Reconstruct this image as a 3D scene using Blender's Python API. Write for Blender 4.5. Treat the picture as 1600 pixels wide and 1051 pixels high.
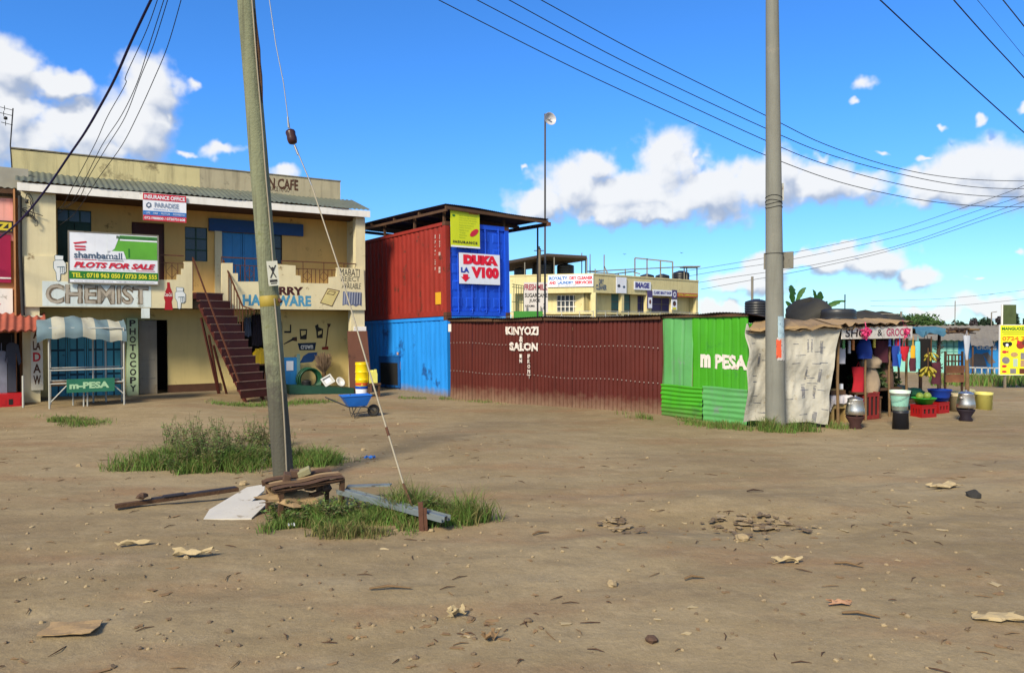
import bpy, bmesh, math, random
import numpy as np
from mathutils import Vector, Matrix
R = math.radians
rnd = random.Random(7)
scn = bpy.context.scene
for _o in list(bpy.data.objects): bpy.data.objects.remove(_o)

# ------------------------------------------------------------------ camera
FPX, CX, CY, HC = 1200.0, 800.0, 525.5, 2.2
PIT = -math.atan(20.5 / FPX)
cam_d = bpy.data.cameras.new('camera'); cam = bpy.data.objects.new('camera', cam_d)
scn.collection.objects.link(cam); scn.camera = cam
cam_d.sensor_width = 36.0; cam_d.lens = 36.0 * FPX / 1600.0
cam_d.clip_start = 0.1; cam_d.clip_end = 6000
cam.location = (0, 0, HC); cam.rotation_euler = (math.pi / 2 + PIT, 0, 0)
cp, sp = math.cos(PIT), math.sin(PIT)
def ray(px, py):
    u = (px - CX) / FPX; v = (CY - py) / FPX
    return Vector((u, cp - v * sp, sp + v * cp))
def at(px, py, Y):
    d = ray(px, py); t = Y / d.y
    return Vector((d.x * t, Y, HC + d.z * t))

# ------------------------------------------------------------------ light, sky, exposure
EXPO = 1.15
SUN_EL, SUN_AZ = R(37), R(207)            # azimuth clockwise from +Y: sun behind the camera's left shoulder
SKY_STR = 0.10
SUN_STR = 2.6
SUN_ANG = R(13)
sv = Vector((math.sin(SUN_AZ) * math.cos(SUN_EL), math.cos(SUN_AZ) * math.cos(SUN_EL), math.sin(SUN_EL)))
sun_d = bpy.data.lights.new('sun', 'SUN'); sun = bpy.data.objects.new('sun', sun_d)
scn.collection.objects.link(sun)
sun_d.energy = SUN_STR; sun_d.angle = SUN_ANG; sun_d.color = (1.0, 0.89, 0.70)
sun.rotation_euler = (-sv).to_track_quat('-Z', 'Y').to_euler()
scn.view_settings.view_transform = 'Standard'; scn.view_settings.look = 'None'
scn.view_settings.exposure = EXPO; scn.view_settings.gamma = 1.0; scn.view_settings.use_curve_mapping = False

world = bpy.data.worlds.new('World'); scn.world = world; world.use_nodes = True
def NT(tree):
    N, L = tree.nodes, tree.links
    def n(t, **kw):
        nd = N.new(t)
        for k, v in kw.items():
            if k.startswith('i_'):
                key = k[2:]; key = int(key) if key.isdigit() else key.replace('_', ' ')
                nd.inputs[key].default_value = v
            else: setattr(nd, k, v)
        return nd
    return N, L, n
# clouds: ellipses in compass direction and elevation, broken up by noise
CLOUDS = [ # photo x, y, rx, ry
 (10,100,50,42),(95,128,46,24),(20,175,42,42),(60,215,95,52),(135,205,70,45),(215,200,62,62),(240,140,46,52),(262,185,28,36),(-60,170,80,110),(150,235,120,28),
 (300,130,20,14),(345,235,42,17),(290,236,22,12),(440,266,38,17),(824,264,10,9),
 (845,318,52,36),(890,290,62,52),(930,262,48,30),(985,300,110,45),(1050,258,58,60),(1090,240,30,20),(1100,300,130,50),(1190,290,75,48),(1000,330,120,25),(1215,270,40,45),
 (1285,285,60,36),(1340,290,75,34),(1285,246,30,16),(1375,238,22,10),(1355,130,30,20),(1335,158,18,10),
 (1460,285,55,33),(1520,262,70,48),(1580,265,60,45),(1660,270,90,50),(1490,300,90,24),(1440,246,25,10),(1527,188,16,10),(1475,200,14,8),(1600,175,16,14),(1445,245,20,8),
 (1165,440,70,26),(1200,415,40,22),(1255,408,42,15),(1310,405,55,24),(1320,385,30,12),(1370,408,55,26),(1430,433,34,22),(1528,439,16,7),(1130,480,40,14),
 (1460,488,36,12),(1545,478,40,16),(1600,390,18,12),(1620,460,30,14),
 (None,None,2.45,(.55,1.0,.40)),(None,None,-2.45,(.55,1.0,.40)),(None,None,3.1,(.75,.7,.4)),(None,None,-3.1,(.75,.7,.4))]   # the last four: unseen cloud banks added behind the camera for white fill light
def azel(px, py):
    d = ray(px, py).normalized()
    return math.atan2(d.x, d.y), math.asin(d.z)
g = bpy.data.node_groups.new('cloud_field', 'ShaderNodeTree')
g.interface.new_socket('P', in_out='INPUT', socket_type='NodeSocketVector')
g.interface.new_socket('D', in_out='OUTPUT', socket_type='NodeSocketFloat'); g.interface.new_socket('F', in_out='OUTPUT', socket_type='NodeSocketFloat')
N, L, n = NT(g)
gi = n('NodeGroupInput'); go = n('NodeGroupOutput')
nz = n('ShaderNodeTexNoise', noise_dimensions='2D', i_Scale=14.0, i_Detail=6.0, i_Roughness=0.55)
L.new(gi.outputs[0], nz.inputs['Vector'])
vb = n('ShaderNodeTexVoronoi', voronoi_dimensions='2D', feature='SMOOTH_F1', i_Scale=26.0, i_Detail=2.0, i_Roughness=0.55, i_Smoothness=0.6, normalize=True)
vq = n('ShaderNodeVectorMath', operation='MULTIPLY_ADD'); vq.inputs[1].default_value = (0.05, 0.05, 0); L.new(nz.outputs['Color'], vq.inputs[0]); L.new(gi.outputs[0], vq.inputs[2]); L.new(vq.outputs[0], vb.inputs['Vector'])
nzb = n('ShaderNodeTexNoise', noise_dimensions='2D', i_Scale=30.0, i_Detail=3.0, i_Roughness=0.5)
L.new(gi.outputs[0], nzb.inputs['Vector'])
wv = n('ShaderNodeVectorMath', operation='SUBTRACT'); wv.inputs[1].default_value = (0.5, 0.5, 0.5); L.new(nzb.outputs['Color'], wv.inputs[0])
ws = n('ShaderNodeVectorMath', operation='SCALE'); ws.inputs['Scale'].default_value = 0.030; L.new(wv.outputs[0], ws.inputs[0])
wp = n('ShaderNodeVectorMath', operation='ADD'); L.new(gi.outputs[0], wp.inputs[0]); L.new(ws.outputs[0], wp.inputs[1])
prev = None
for (px, py, rx, ry) in CLOUDS:
    if px is None: a, e, ra, re = rx, ry[0], ry[1], ry[2]
    else: (a, e), ra, re = azel(px, py), rx / FPX * 1.03, ry / FPX * 1.0
    mp = n('ShaderNodeMapping'); mp.inputs['Scale'].default_value = (1 / ra, 1 / re, 0); mp.inputs['Location'].default_value = (-a / ra, -e / re, 0)
    if prev is None: L.new(wp.outputs[0], mp.inputs[0])
    else:   # chained one after the other: keeps the shader's working memory small
        ch = n('ShaderNodeVectorMath', operation='MULTIPLY_ADD'); ch.inputs[1].default_value = (1e-7,) * 3
        L.new(prev, ch.inputs[0]); L.new(wp.outputs[0], ch.inputs[2]); L.new(ch.outputs[0], mp.inputs[0])
    ln = n('ShaderNodeVectorMath', operation='LENGTH'); L.new(mp.outputs[0], ln.inputs[0])
    dist = ln.outputs['Value']
    if px is not None and (rx < 32 or (px, py) in ((150, 235), (60, 215), (1340, 290), (1500, 300), (1340, 235), (345, 235), (440, 266))):   # thin, half transparent cloud
        th = n('ShaderNodeMath', operation='ADD'); th.inputs[1].default_value = 0.42 if rx < 32 else 0.26; L.new(dist, th.inputs[0]); dist = th.outputs[0]
    if prev is None: prev = dist
    else:
        sm = n('ShaderNodeMath', operation='SMOOTH_MIN'); sm.inputs[2].default_value = 0.12
        L.new(prev, sm.inputs[0]); L.new(dist, sm.inputs[1]); prev = sm.outputs[0]
f1 = n('ShaderNodeMath', operation='SUBTRACT'); f1.inputs[0].default_value = 0.98; L.new(prev, f1.inputs[1])
f1c = n('ShaderNodeMath', operation='MINIMUM'); f1c.inputs[1].default_value = 0.55; L.new(f1.outputs[0], f1c.inputs[0])
f2 = n('ShaderNodeMath', operation='MULTIPLY_ADD'); f2.inputs[1].default_value = 0.75; L.new(nz.outputs['Fac'], f2.inputs[0]); f2.inputs[2].default_value = -0.22
f2b = n('ShaderNodeMath', operation='MULTIPLY_ADD'); f2b.inputs[1].default_value = -0.62; L.new(vb.outputs['Distance'], f2b.inputs[0]); L.new(f2.outputs[0], f2b.inputs[2])
f3 = n('ShaderNodeMath', operation='ADD'); L.new(f1c.outputs[0], f3.inputs[0]); L.new(f2b.outputs[0], f3.inputs[1])
L.new(f3.outputs[0], go.inputs[0]); L.new(f1.outputs[0], go.inputs[1])

N, L, n = NT(world.node_tree); N.clear()
tc = n('ShaderNodeTexCoord'); sx = n('ShaderNodeSeparateXYZ'); L.new(tc.outputs['Generated'], sx.inputs[0])
az = n('ShaderNodeMath', operation='ARCTAN2'); L.new(sx.outputs[0], az.inputs[0]); L.new(sx.outputs[1], az.inputs[1])
el = n('ShaderNodeMath', operation='ARCSINE'); L.new(sx.outputs[2], el.inputs[0])
P = n('ShaderNodeCombineXYZ'); L.new(az.outputs[0], P.inputs[0]); L.new(el.outputs[0], P.inputs[1])
def field(off):
    q = P.outputs[0]
    if off:
        ad = n('ShaderNodeVectorMath', operation='ADD'); ad.inputs[1].default_value = off; L.new(q, ad.inputs[0]); q = ad.outputs[0]
    gn = n('ShaderNodeGroup'); gn.node_tree = g; L.new(q, gn.inputs[0]); return gn.outputs[0], gn.outputs[1]
D0, F0 = field(None); D1, F1 = field((-0.010, 0.018, 0))
al = n('ShaderNodeMapRange', interpolation_type='SMOOTHSTEP', i_1=-0.12, i_2=0.40, i_4=0.96); L.new(D0, al.inputs[0])
df = n('ShaderNodeMath', operation='SUBTRACT'); L.new(D0, df.inputs[0]); L.new(D1, df.inputs[1])          # towards the sun minus here: puffs
db = n('ShaderNodeMath', operation='SUBTRACT'); L.new(F0, db.inputs[0]); L.new(F1, db.inputs[1])          # broad light and base
ds = n('ShaderNodeMath', operation='MULTIPLY_ADD'); L.new(db.outputs[0], ds.inputs[0]); ds.inputs[1].default_value = 0.9; L.new(df.outputs[0], ds.inputs[2])
lt = n('ShaderNodeMapRange', interpolation_type='SMOOTHSTEP', i_1=-0.75, i_2=0.22); L.new(ds.outputs[0], lt.inputs[0])
CW = 1.0 / (SKY_STR * 2 ** EXPO)
cm = n('ShaderNodeMix', data_type='RGBA'); cm.inputs[6].default_value = (0.40 * CW, 0.48 * CW, 0.64 * CW, 1); cm.inputs[7].default_value = (0.93 * CW, 0.94 * CW, 0.95 * CW, 1)
L.new(lt.outputs[0], cm.inputs[0])
sky = n('ShaderNodeTexSky', sky_type='NISHITA'); sky.sun_disc = False; sky.sun_elevation = SUN_EL; sky.sun_rotation = SUN_AZ
sky.altitude = 1600; sky.air_density = 1.0; sky.dust_density = 0.6; sky.ozone_density = 1.5
tint = n('ShaderNodeMix', data_type='RGBA', blend_type='MULTIPLY'); tint.inputs[0].default_value = 1.0
L.new(sky.outputs[0], tint.inputs[6])
tel = n('ShaderNodeMapRange', interpolation_type='SMOOTHSTEP', i_1=-0.02, i_2=0.30); L.new(el.outputs[0], tel.inputs[0])
tmx = n('ShaderNodeMix', data_type='RGBA'); tmx.inputs[6].default_value = (0.34, 0.52, 0.66, 1); tmx.inputs[7].default_value = (0.24, 0.60, 1.02, 1); L.new(tel.outputs[0], tmx.inputs[0]); L.new(tmx.outputs[2], tint.inputs[7])
fin = n('ShaderNodeMix', data_type='RGBA'); L.new(al.outputs[0], fin.inputs[0]); L.new(tint.outputs[2], fin.inputs[6]); L.new(cm.outputs[2], fin.inputs[7])
bg = n('ShaderNodeBackground'); bg.inputs[1].default_value = SKY_STR; L.new(fin.outputs[2], bg.inputs[0])
wo = n('ShaderNodeOutputWorld'); L.new(bg.outputs[0], wo.inputs[0])
world.cycles.sampling_method = 'MANUAL'; world.cycles.sample_map_resolution = 512

# ------------------------------------------------------------------ helpers
def lin(c): 
    c /= 255.0
    return c / 12.92 if c <= 0.04045 else ((c + 0.055) / 1.055) ** 2.4
def C(r, g_, b, k=0.75): return tuple(min(0.85, lin(x) * k) for x in (r, g_, b))
MC = {}
# the third value of dust sharpens its upper edge
def M(name, col, rough=0.75, var=0.12, scale=2.5, bump=0.0, bscale=60.0, spot=None, streak=None, metal=0.0, dust=None, sheen=0.0, rand=0.0, trans=0.0, spec=0.35):
    """weathered surface: noise variation, optional spots (col, amount, scale), vertical streaks (col, amount), dust splash (col, height)"""
    if name in MC: return MC[name]
    m = bpy.data.materials.new(name); m.use_nodes = True; MC[name] = m
    N, L, n = NT(m.node_tree); N.clear()
    out = n('ShaderNodeOutputMaterial'); b = n('ShaderNodeBsdfPrincipled'); L.new(b.outputs[0], out.inputs[0])
    b.inputs['Roughness'].default_value = rough; b.inputs['Metallic'].default_value = metal
    b.inputs['Specular IOR Level'].default_value = spec
    t = n('ShaderNodeTexCoord'); co = t.outputs['Object']
    nz = n('ShaderNodeTexNoise', i_Scale=scale, i_Detail=8.0, i_Roughness=0.62); L.new(co, nz.inputs['Vector'])
    mx = n('ShaderNodeMix', data_type='RGBA'); L.new(nz.outputs['Fac'], mx.inputs[0])
    lo = tuple(max(0, c * (1 - 2.0 * var)) for c in col); hi = tuple(min(1, c * (1 + 2.0 * var)) for c in col)
    mx.inputs[6].default_value = (*lo, 1); mx.inputs[7].default_value = (*hi, 1)
    cur = mx.outputs[2]
    def over(fac, c2):
        nonlocal cur
        o = n('ShaderNodeMix', data_type='RGBA'); L.new(fac, o.inputs[0]); L.new(cur, o.inputs[6]); o.inputs[7].default_value = (*c2, 1); cur = o.outputs[2]
    if rand:
        gm = n('ShaderNodeNewGeometry'); hs = n('ShaderNodeHueSaturation'); L.new(cur, hs.inputs['Color'])
        mr = n('ShaderNodeMapRange', i_3=1 - rand, i_4=1 + rand); L.new(gm.outputs['Random Per Island'], mr.inputs[0]); L.new(mr.outputs[0], hs.inputs['Value'])
        mh = n('ShaderNodeMapRange', i_3=0.5 - rand * .06, i_4=0.5 + rand * .03); L.new(gm.outputs['Random Per Island'], mh.inputs[0]); L.new(mh.outputs[0], hs.inputs['Hue']); cur = hs.outputs[0]
    if streak:
        mp = n('ShaderNodeMapping'); k_ = streak[2] if len(streak) > 2 else 1.0; mp.inputs['Scale'].default_value = (4.5 * k_, 4.5 * k_, 0.45); L.new(co, mp.inputs[0])
        z = n('ShaderNodeTexNoise', i_Scale=1.3, i_Detail=6.0, i_Roughness=0.65); L.new(mp.outputs[0], z.inputs['Vector'])
        r = n('ShaderNodeMapRange', i_1=0.50, i_2=0.78, i_3=0.0, i_4=streak[1]); L.new(z.outputs['Fac'], r.inputs[0]); over(r.outputs[0], streak[0])
    if spot:
        z = n('ShaderNodeTexNoise', i_Scale=spot[2], i_Detail=9.0, i_Roughness=0.7); L.new(co, z.inputs['Vector'])
        r = n('ShaderNodeMapRange', i_1=0.66 - 0.2 * spot[1], i_2=0.72 - 0.15 * spot[1]); L.new(z.outputs['Fac'], r.inputs[0]); over(r.outputs[0], spot[0])
    if dust:
        gp_ = n('ShaderNodeNewGeometry'); s = n('ShaderNodeSeparateXYZ'); L.new(gp_.outputs['Position'], s.inputs[0])
        z = n('ShaderNodeTexNoise', i_Scale=5.0, i_Detail=8.0, i_Roughness=0.7); L.new(co, z.inputs['Vector'])
        ad = n('ShaderNodeMath', operation='MULTIPLY_ADD'); L.new(z.outputs['Fac'], ad.inputs[0]); ad.inputs[1].default_value = -1.6 * dust[1]; ad.inputs[2].default_value = 0.8 * dust[1]
        a2 = n('ShaderNodeMath', operation='ADD'); L.new(s.outputs[2], a2.inputs[0]); L.new(ad.outputs[0], a2.inputs[1])
        r = n('ShaderNodeMapRange', i_1=dust[1], i_2=dust[1] * (dust[2] if len(dust) > 2 else 0.0), i_3=0.0, i_4=0.8); L.new(a2.outputs[0], r.inputs[0]); over(r.outputs[0], dust[0])
    L.new(cur, b.inputs['Base Color'])
    rr = n('ShaderNodeMapRange', i_3=max(0, rough - .12), i_4=min(1, rough + .12)); L.new(nz.outputs['Fac'], rr.inputs[0]); L.new(rr.outputs[0], b.inputs['Roughness'])
    if bump:
        z = n('ShaderNodeTexNoise', i_Scale=bscale, i_Detail=6.0, i_Roughness=0.6); L.new(co, z.inputs['Vector'])
        bp = n('ShaderNodeBump', i_Strength=bump, i_Distance=0.02); L.new(z.outputs['Fac'], bp.inputs['Height']); L.new(bp.outputs[0], b.inputs['Normal'])
    if trans:
        tr = n('ShaderNodeBsdfTranslucent'); L.new(cur, tr.inputs[0]); ms = n('ShaderNodeMixShader', i_0=trans); L.new(b.outputs[0], ms.inputs[1]); L.new(tr.outputs[0], ms.inputs[2]); L.new(ms.outputs[0], out.inputs[0])
    return m

class MB:
    """collects faces of one mesh object, with several materials"""
    def __init__(s): s.v = []; s.f = []; s.mi = []; s.sm = []; s.mats = []; s.T = None
    def m(s, mat):
        if mat not in s.mats: s.mats.append(mat)
        s.cur = s.mats.index(mat); return s
    def add(s, vs, fs, smooth=False):
        k = len(s.v)
        if s.T is not None: vs = [s.T @ Vector(v) for v in vs]
        s.v += [tuple(v) for v in vs]
        for f in fs: s.f.append([k + i for i in f]); s.mi.append(s.cur); s.sm.append(smooth)
        return s
    def box(s, x0, x1, y0, y1, z0, z1, mx=None):
        vs = [Vector((x, y, z)) for z in (z0, z1) for y in (y0, y1) for x in (x0, x1)]
        if mx is not None: vs = [mx @ v for v in vs]
        return s.add(vs, [(0, 2, 3, 1), (4, 5, 7, 6), (0, 1, 5, 4), (2, 6, 7, 3), (0, 4, 6, 2), (1, 3, 7, 5)])
    def bar(s, p0, p1, w, h=None, up=(0, 0, 1)):
        p0, p1 = Vector(p0), Vector(p1); h = h or w; d = (p1 - p0); l = d.length; d.normalize()
        u = Vector(up)
        if abs(d.dot(u)) > 0.98: u = Vector((1, 0, 0))
        a = d.cross(u).normalized(); b = a.cross(d).normalized()
        mx = Matrix((a, b, d)).transposed().to_4x4(); mx.translation = p0
        return s.box(-w / 2, w / 2, -h / 2, h / 2, 0, l, mx)
    def tube(s, pts, r, n=8, cap=True, closed=False):
        pts = [Vector(p) for p in pts]; m_ = len(pts)
        rs = r if isinstance(r, (list, tuple)) else [r] * m_
        vs = []; a = None
        for i, p in enumerate(pts):
            q0 = pts[i - 1] if (i or closed) else p; q1 = pts[(i + 1) % m_] if (i < m_ - 1 or closed) else p
            d = (q1 - q0).normalized()
            if a is None:
                a = d.cross(Vector((0, 0, 1)))
                if a.length < 0.05: a = d.cross(Vector((1, 0, 0)))
            a = (a - d * a.dot(d)).normalized(); b = d.cross(a)
            for j in range(n):
                t = 2 * math.pi * j / n; vs.append(p + (a * math.cos(t) + b * math.sin(t)) * rs[i])
        fs = []
        for i in range(m_ if closed else m_ - 1):
            k0, k1 = i * n, ((i + 1) % m_) * n
            for j in range(n): fs.append((k0 + j, k0 + (j + 1) % n, k1 + (j + 1) % n, k1 + j))
        s.add(vs, fs, n > 5)
        if cap and not closed:
            s.add([vs[j] for j in range(n)], [tuple(range(n - 1, -1, -1))]); s.add([vs[(m_ - 1) * n + j] for j in range(n)], [tuple(range(n))])
        return s
    def lathe(s, prof, c=(0, 0, 0), n=24, mx=None, sx=1.0):
        vs = []
        for (r, z) in prof:
            for j in range(n):
                t = 2 * math.pi * j / n; v = Vector((r * math.cos(t) * sx, r * math.sin(t), z))
                if mx is not None: v = mx @ v
                vs.append(v + Vector(c))
        fs = [(i * n + j, i * n + (j + 1) % n, (i + 1) * n + (j + 1) % n, (i + 1) * n + j) for i in range(len(prof) - 1) for j in range(n)]
        return s.add(vs, fs, True)
    def prism(s, poly, y0, y1):
        """poly in (x, z), extruded from y0 (front) to y1"""
        k = len(poly); ar = sum(poly[i][0] * poly[(i + 1) % k][1] - poly[(i + 1) % k][0] * poly[i][1] for i in range(k))
        if ar < 0: poly = poly[::-1]
        vs = [(x, y0, z) for x, z in poly] + [(x, y1, z) for x, z in poly]
        fs = [tuple(range(k)), tuple(range(2 * k - 1, k - 1, -1))] + [(i, i + k, (i + 1) % k + k, (i + 1) % k) for i in range(k)]
        return s.add(vs, fs)
    def flat(s, poly, y): return s.prism(poly, y - 0.003, y)
    def sheet(s, O, U, V, nrm, pitch=0.076, amp=0.009, prof='sine', nv=2, sag=None, jag=0.0, per=8):
        O, U, V, nrm = Vector(O), Vector(U), Vector(V), Vector(nrm).normalized(); lu = U.length
        nu = max(2, int(lu / pitch * per)); vs = []
        for j in range(nv + 1):
            for i in range(nu + 1):
                u = i / nu * lu
                h = amp * corrug(u, pitch, prof)
                q = O + U * (i / nu) + V * (j / nv) + nrm * h
                if sag: q = q + Vector(sag(i / nu, j / nv))
                vs.append(q)
        w = nu + 1
        fs = [(j * w + i, j * w + i + 1, (j + 1) * w + i + 1, (j + 1) * w + i) for j in range(nv) for i in range(nu)]
        return s.add(vs, fs, prof == 'sine')
    def text(s, body, x0, x1, z0, z1, y, bold=0.0, shear=0.0, warp=None, space=1.0, line=0.8, align='LEFT', wob=0.0):
        c = bpy.data.curves.new('t', 'FONT'); c.body = body; c.offset = bold; c.shear = shear; c.space_character = space; c.space_line = line; c.align_x = align; c.resolution_u = 3
        o = bpy.data.objects.new('t', c); me = bpy.data.meshes.new_from_object(o)
        bpy.data.objects.remove(o); bpy.data.curves.remove(c)
        if not me.vertices: return s
        vs = [v.co.copy() for v in me.vertices]
        ax, bx = min(v.x for v in vs), max(v.x for v in vs); ay, by = min(v.y for v in vs), max(v.y for v in vs)
        for v in me.vertices:
            v.co = ((v.co.x - ax) / (bx - ax) * (x1 - x0) + x0, y, (v.co.y - ay) / max(1e-6, by - ay) * (z1 - z0) + z0)
        if wob:
            bm = bmesh.new(); bm.from_mesh(me)
            for k in range(1, 40): bmesh.ops.bisect_plane(bm, geom=bm.verts[:] + bm.edges[:] + bm.faces[:], plane_co=(x0 + (x1 - x0) * k / 40, 0, 0), plane_no=(1, 0, 0))
            for k in range(1, 6): bmesh.ops.bisect_plane(bm, geom=bm.verts[:] + bm.edges[:] + bm.faces[:], plane_co=(0, 0, z0 + (z1 - z0) * k / 6), plane_no=(0, 0, 1))
            hh = z1 - z0
            for v in bm.verts:
                q_ = (v.co.x * 9.0 / max(.15, hh * 2), v.co.z * 9.0 / max(.15, hh * 2)); A_ = np.array([q_[0]]); B_ = np.array([q_[1]]); v.co.x += wob * hh * float(vn(A_, B_, 31)[0] + .6 * vn(A_ * 3, B_ * 3, 32)[0]); v.co.z += wob * hh * float(vn(A_, B_, 33)[0] + .6 * vn(A_ * 3, B_ * 3, 34)[0])
            bm.to_mesh(me); bm.free()
        if warp:
            fn, step = warp
            bm = bmesh.new(); bm.from_mesh(me); k = math.ceil(x0 / step)
            while k * step < x1:
                bmesh.ops.bisect_plane(bm, geom=bm.verts[:] + bm.edges[:] + bm.faces[:], plane_co=(k * step, 0, 0), plane_no=(1, 0, 0)); k += 1
            for v in bm.verts: v.co.y = y + fn(v.co.x)
            bm.to_mesh(me); bm.free()
        s.add([v.co.copy() for v in me.vertices], [tuple(p.vertices) for p in me.polygons])
        bpy.data.meshes.remove(me); return s
    def scrap(s, w, l, mx, seed=0, curl=0.05, nx=5, ny=4, th=0.006, ragged=0.12):
        q = random.Random(seed); vs = []; px_, py_ = q.random() * 9, q.random() * 9
        for k in range(2):
            for j in range(ny + 1):
                for i in range(nx + 1):
                    x = (i / nx - .5) * w; y = (j / ny - .5) * l
                    qq = random.Random(seed * 977 + i * 31 + j)
                    if i in (0, nx): x *= 1 + qq.uniform(-ragged, ragged * .5) * 2
                    if j in (0, ny): y *= 1 + qq.uniform(-ragged, ragged * .5) * 2
                    z = curl * (math.sin(px_ + i * 1.1) * math.cos(py_ + j * 1.3) * .5 + .5) + qq.uniform(0, curl * .25)
                    vs.append(mx @ Vector((x, y, z + (th if k else 0))))
        W = nx + 1; o2 = W * (ny + 1); fs = []
        for j in range(ny):
            for i in range(nx):
                a = j * W + i
                fs.append((a, a + W, a + W + 1, a + 1)); fs.append((o2 + a, o2 + a + 1, o2 + a + W + 1, o2 + a + W))
        edge = [i for i in range(W)] + [j * W + nx for j in range(1, ny + 1)] + [ny * W + i for i in range(nx - 1, -1, -1)] + [j * W for j in range(ny - 1, 0, -1)]
        for a, b in zip(edge, edge[1:] + edge[:1]): fs.append((a, b, o2 + b, o2 + a))
        return s.add(vs, fs)
    def rock(s, c, r, seed=0, flat=0.6):
        q = random.Random(seed); vs = []; nt, npn = 5, 8
        ph = [q.uniform(.7, 1.15) for _ in range(200)]
        for i in range(nt + 1):
            th = math.pi * i / nt
            for j in range(npn):
                a = 2 * math.pi * j / npn; k = ph[i * npn + j] if 0 < i < nt else 1
                vs.append((c[0] + r * k * math.sin(th) * math.cos(a), c[1] + r * k * math.sin(th) * math.sin(a), c[2] + r * k * flat * math.cos(th)))
        fs = [(i * npn + j, (i + 1) * npn + j, (i + 1) * npn + (j + 1) % npn, i * npn + (j + 1) % npn) for i in range(nt) for j in range(npn)]
        return s.add(vs, fs)
    def build(s, name, parent=None, loc=None, rz=None, auto=True):
        me = bpy.data.meshes.new(name); me.from_pydata(s.v, [], s.f)
        for mt in s.mats: me.materials.append(mt)
        me.polygons.foreach_set('material_index', s.mi); me.polygons.foreach_set('use_smooth', s.sm); me.update()
        o = bpy.data.objects.new(name, me); scn.collection.objects.link(o)
        if parent is not None: o.parent = parent
        if loc is not None: o.location = loc
        if rz is not None: o.rotation_euler = (0, 0, rz)
        return o
def corrug(u, pitch, prof):
    if prof == 'sine': return math.sin(2 * math.pi * u / pitch)
    t = (u / pitch) % 1.0
    if prof == 'box':   # wide flats with narrow grooves
        return -1.0 if t < 0.13 else (-1 + 2 * (t - .13) / .09 if t < .22 else (1.0 if t < .91 else 1 - 2 * (t - .91) / .09))
    if prof == 'trap':
        return -1.0 if t < 0.25 else (-1 + 2 * (t - .25) / .25 if t < .5 else (1.0 if t < .75 else 1 - 2 * (t - .75) / .25))
    return 0.0
def tag(o, label=None, cat=None, group=None, kind=None):
    if label: o['label'] = label
    if cat: o['category'] = cat
    if group: o['group'] = group
    if kind: o['kind'] = kind
    return o
def thing(name, label, cat, loc=(0, 0, 0), rz=0.0, group=None, rx=0.0):
    o = bpy.data.objects.new(name, None); scn.collection.objects.link(o)
    o.location = loc; o.rotation_euler = (rx, 0, rz); o.empty_display_size = 0.2
    return tag(o, label, cat, group)
def copy_tree(o, parent=None):
    c = o.copy(); scn.collection.objects.link(c)
    if parent is not None: c.parent = parent
    for ch in list(o.children): copy_tree(ch, c)
    return c
class Fr:
    """local frame of a facade: pixel of the photo -> point of the plane local y = d"""
    def __init__(s, loc, rz=0.0, rx=0.0):
        s.mx = Matrix.Translation(Vector(loc)) @ Matrix.Rotation(rz, 4, 'Z') @ Matrix.Rotation(rx, 4, 'X'); s.inv = s.mx.inverted()
    def hit(s, px, py, d=0.0, ax=1):
        o = s.inv @ Vector((0, 0, HC)); q = s.inv.to_3x3() @ ray(px, py); t = (d - o[ax]) / q[ax]; p = o + q * t
        return (p.x, p.z) if ax == 1 else (p.y, p.z)
    def rect(s, px0, py0, px1, py1, d=0.0, ax=1):
        my, mxp = (py0 + py1) / 2, (px0 + px1) / 2
        return s.hit(px0, my, d, ax)[0], s.hit(px1, my, d, ax)[0], s.hit(mxp, py1, d, ax)[1], s.hit(mxp, py0, d, ax)[1]
    def poly(s, pts, d=0.0, ax=1): return [s.hit(x, y, d, ax) for x, y in pts]
def wallholes(mb, x0, x1, z0, z1, y, depth, holes):
    xs = sorted({x0, x1, *[h[0] for h in holes], *[h[1] for h in holes]}); zs = sorted({z0, z1, *[h[2] for h in holes], *[h[3] for h in holes]})
    for i in range(len(xs) - 1):
        for j in range(len(zs) - 1):
            cx, cz = (xs[i] + xs[i + 1]) / 2, (zs[j] + zs[j + 1]) / 2
            if any(h[0] < cx < h[1] and h[2] < cz < h[3] for h in holes): continue
            a, b, c, d = xs[i], xs[i + 1], zs[j], zs[j + 1]
            mb.add([(a, y, c), (b, y, c), (b, y, d), (a, y, d)], [(0, 1, 2, 3)])
    for a, b, c, d in holes:
        q = y + depth
        mb.add([(a, y, c), (b, y, c), (b, y, d), (a, y, d), (a, q, c), (b, q, c), (b, q, d), (a, q, d)], [(0, 4, 5, 1), (1, 5, 6, 2), (2, 6, 7, 3), (3, 7, 4, 0)])

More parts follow.
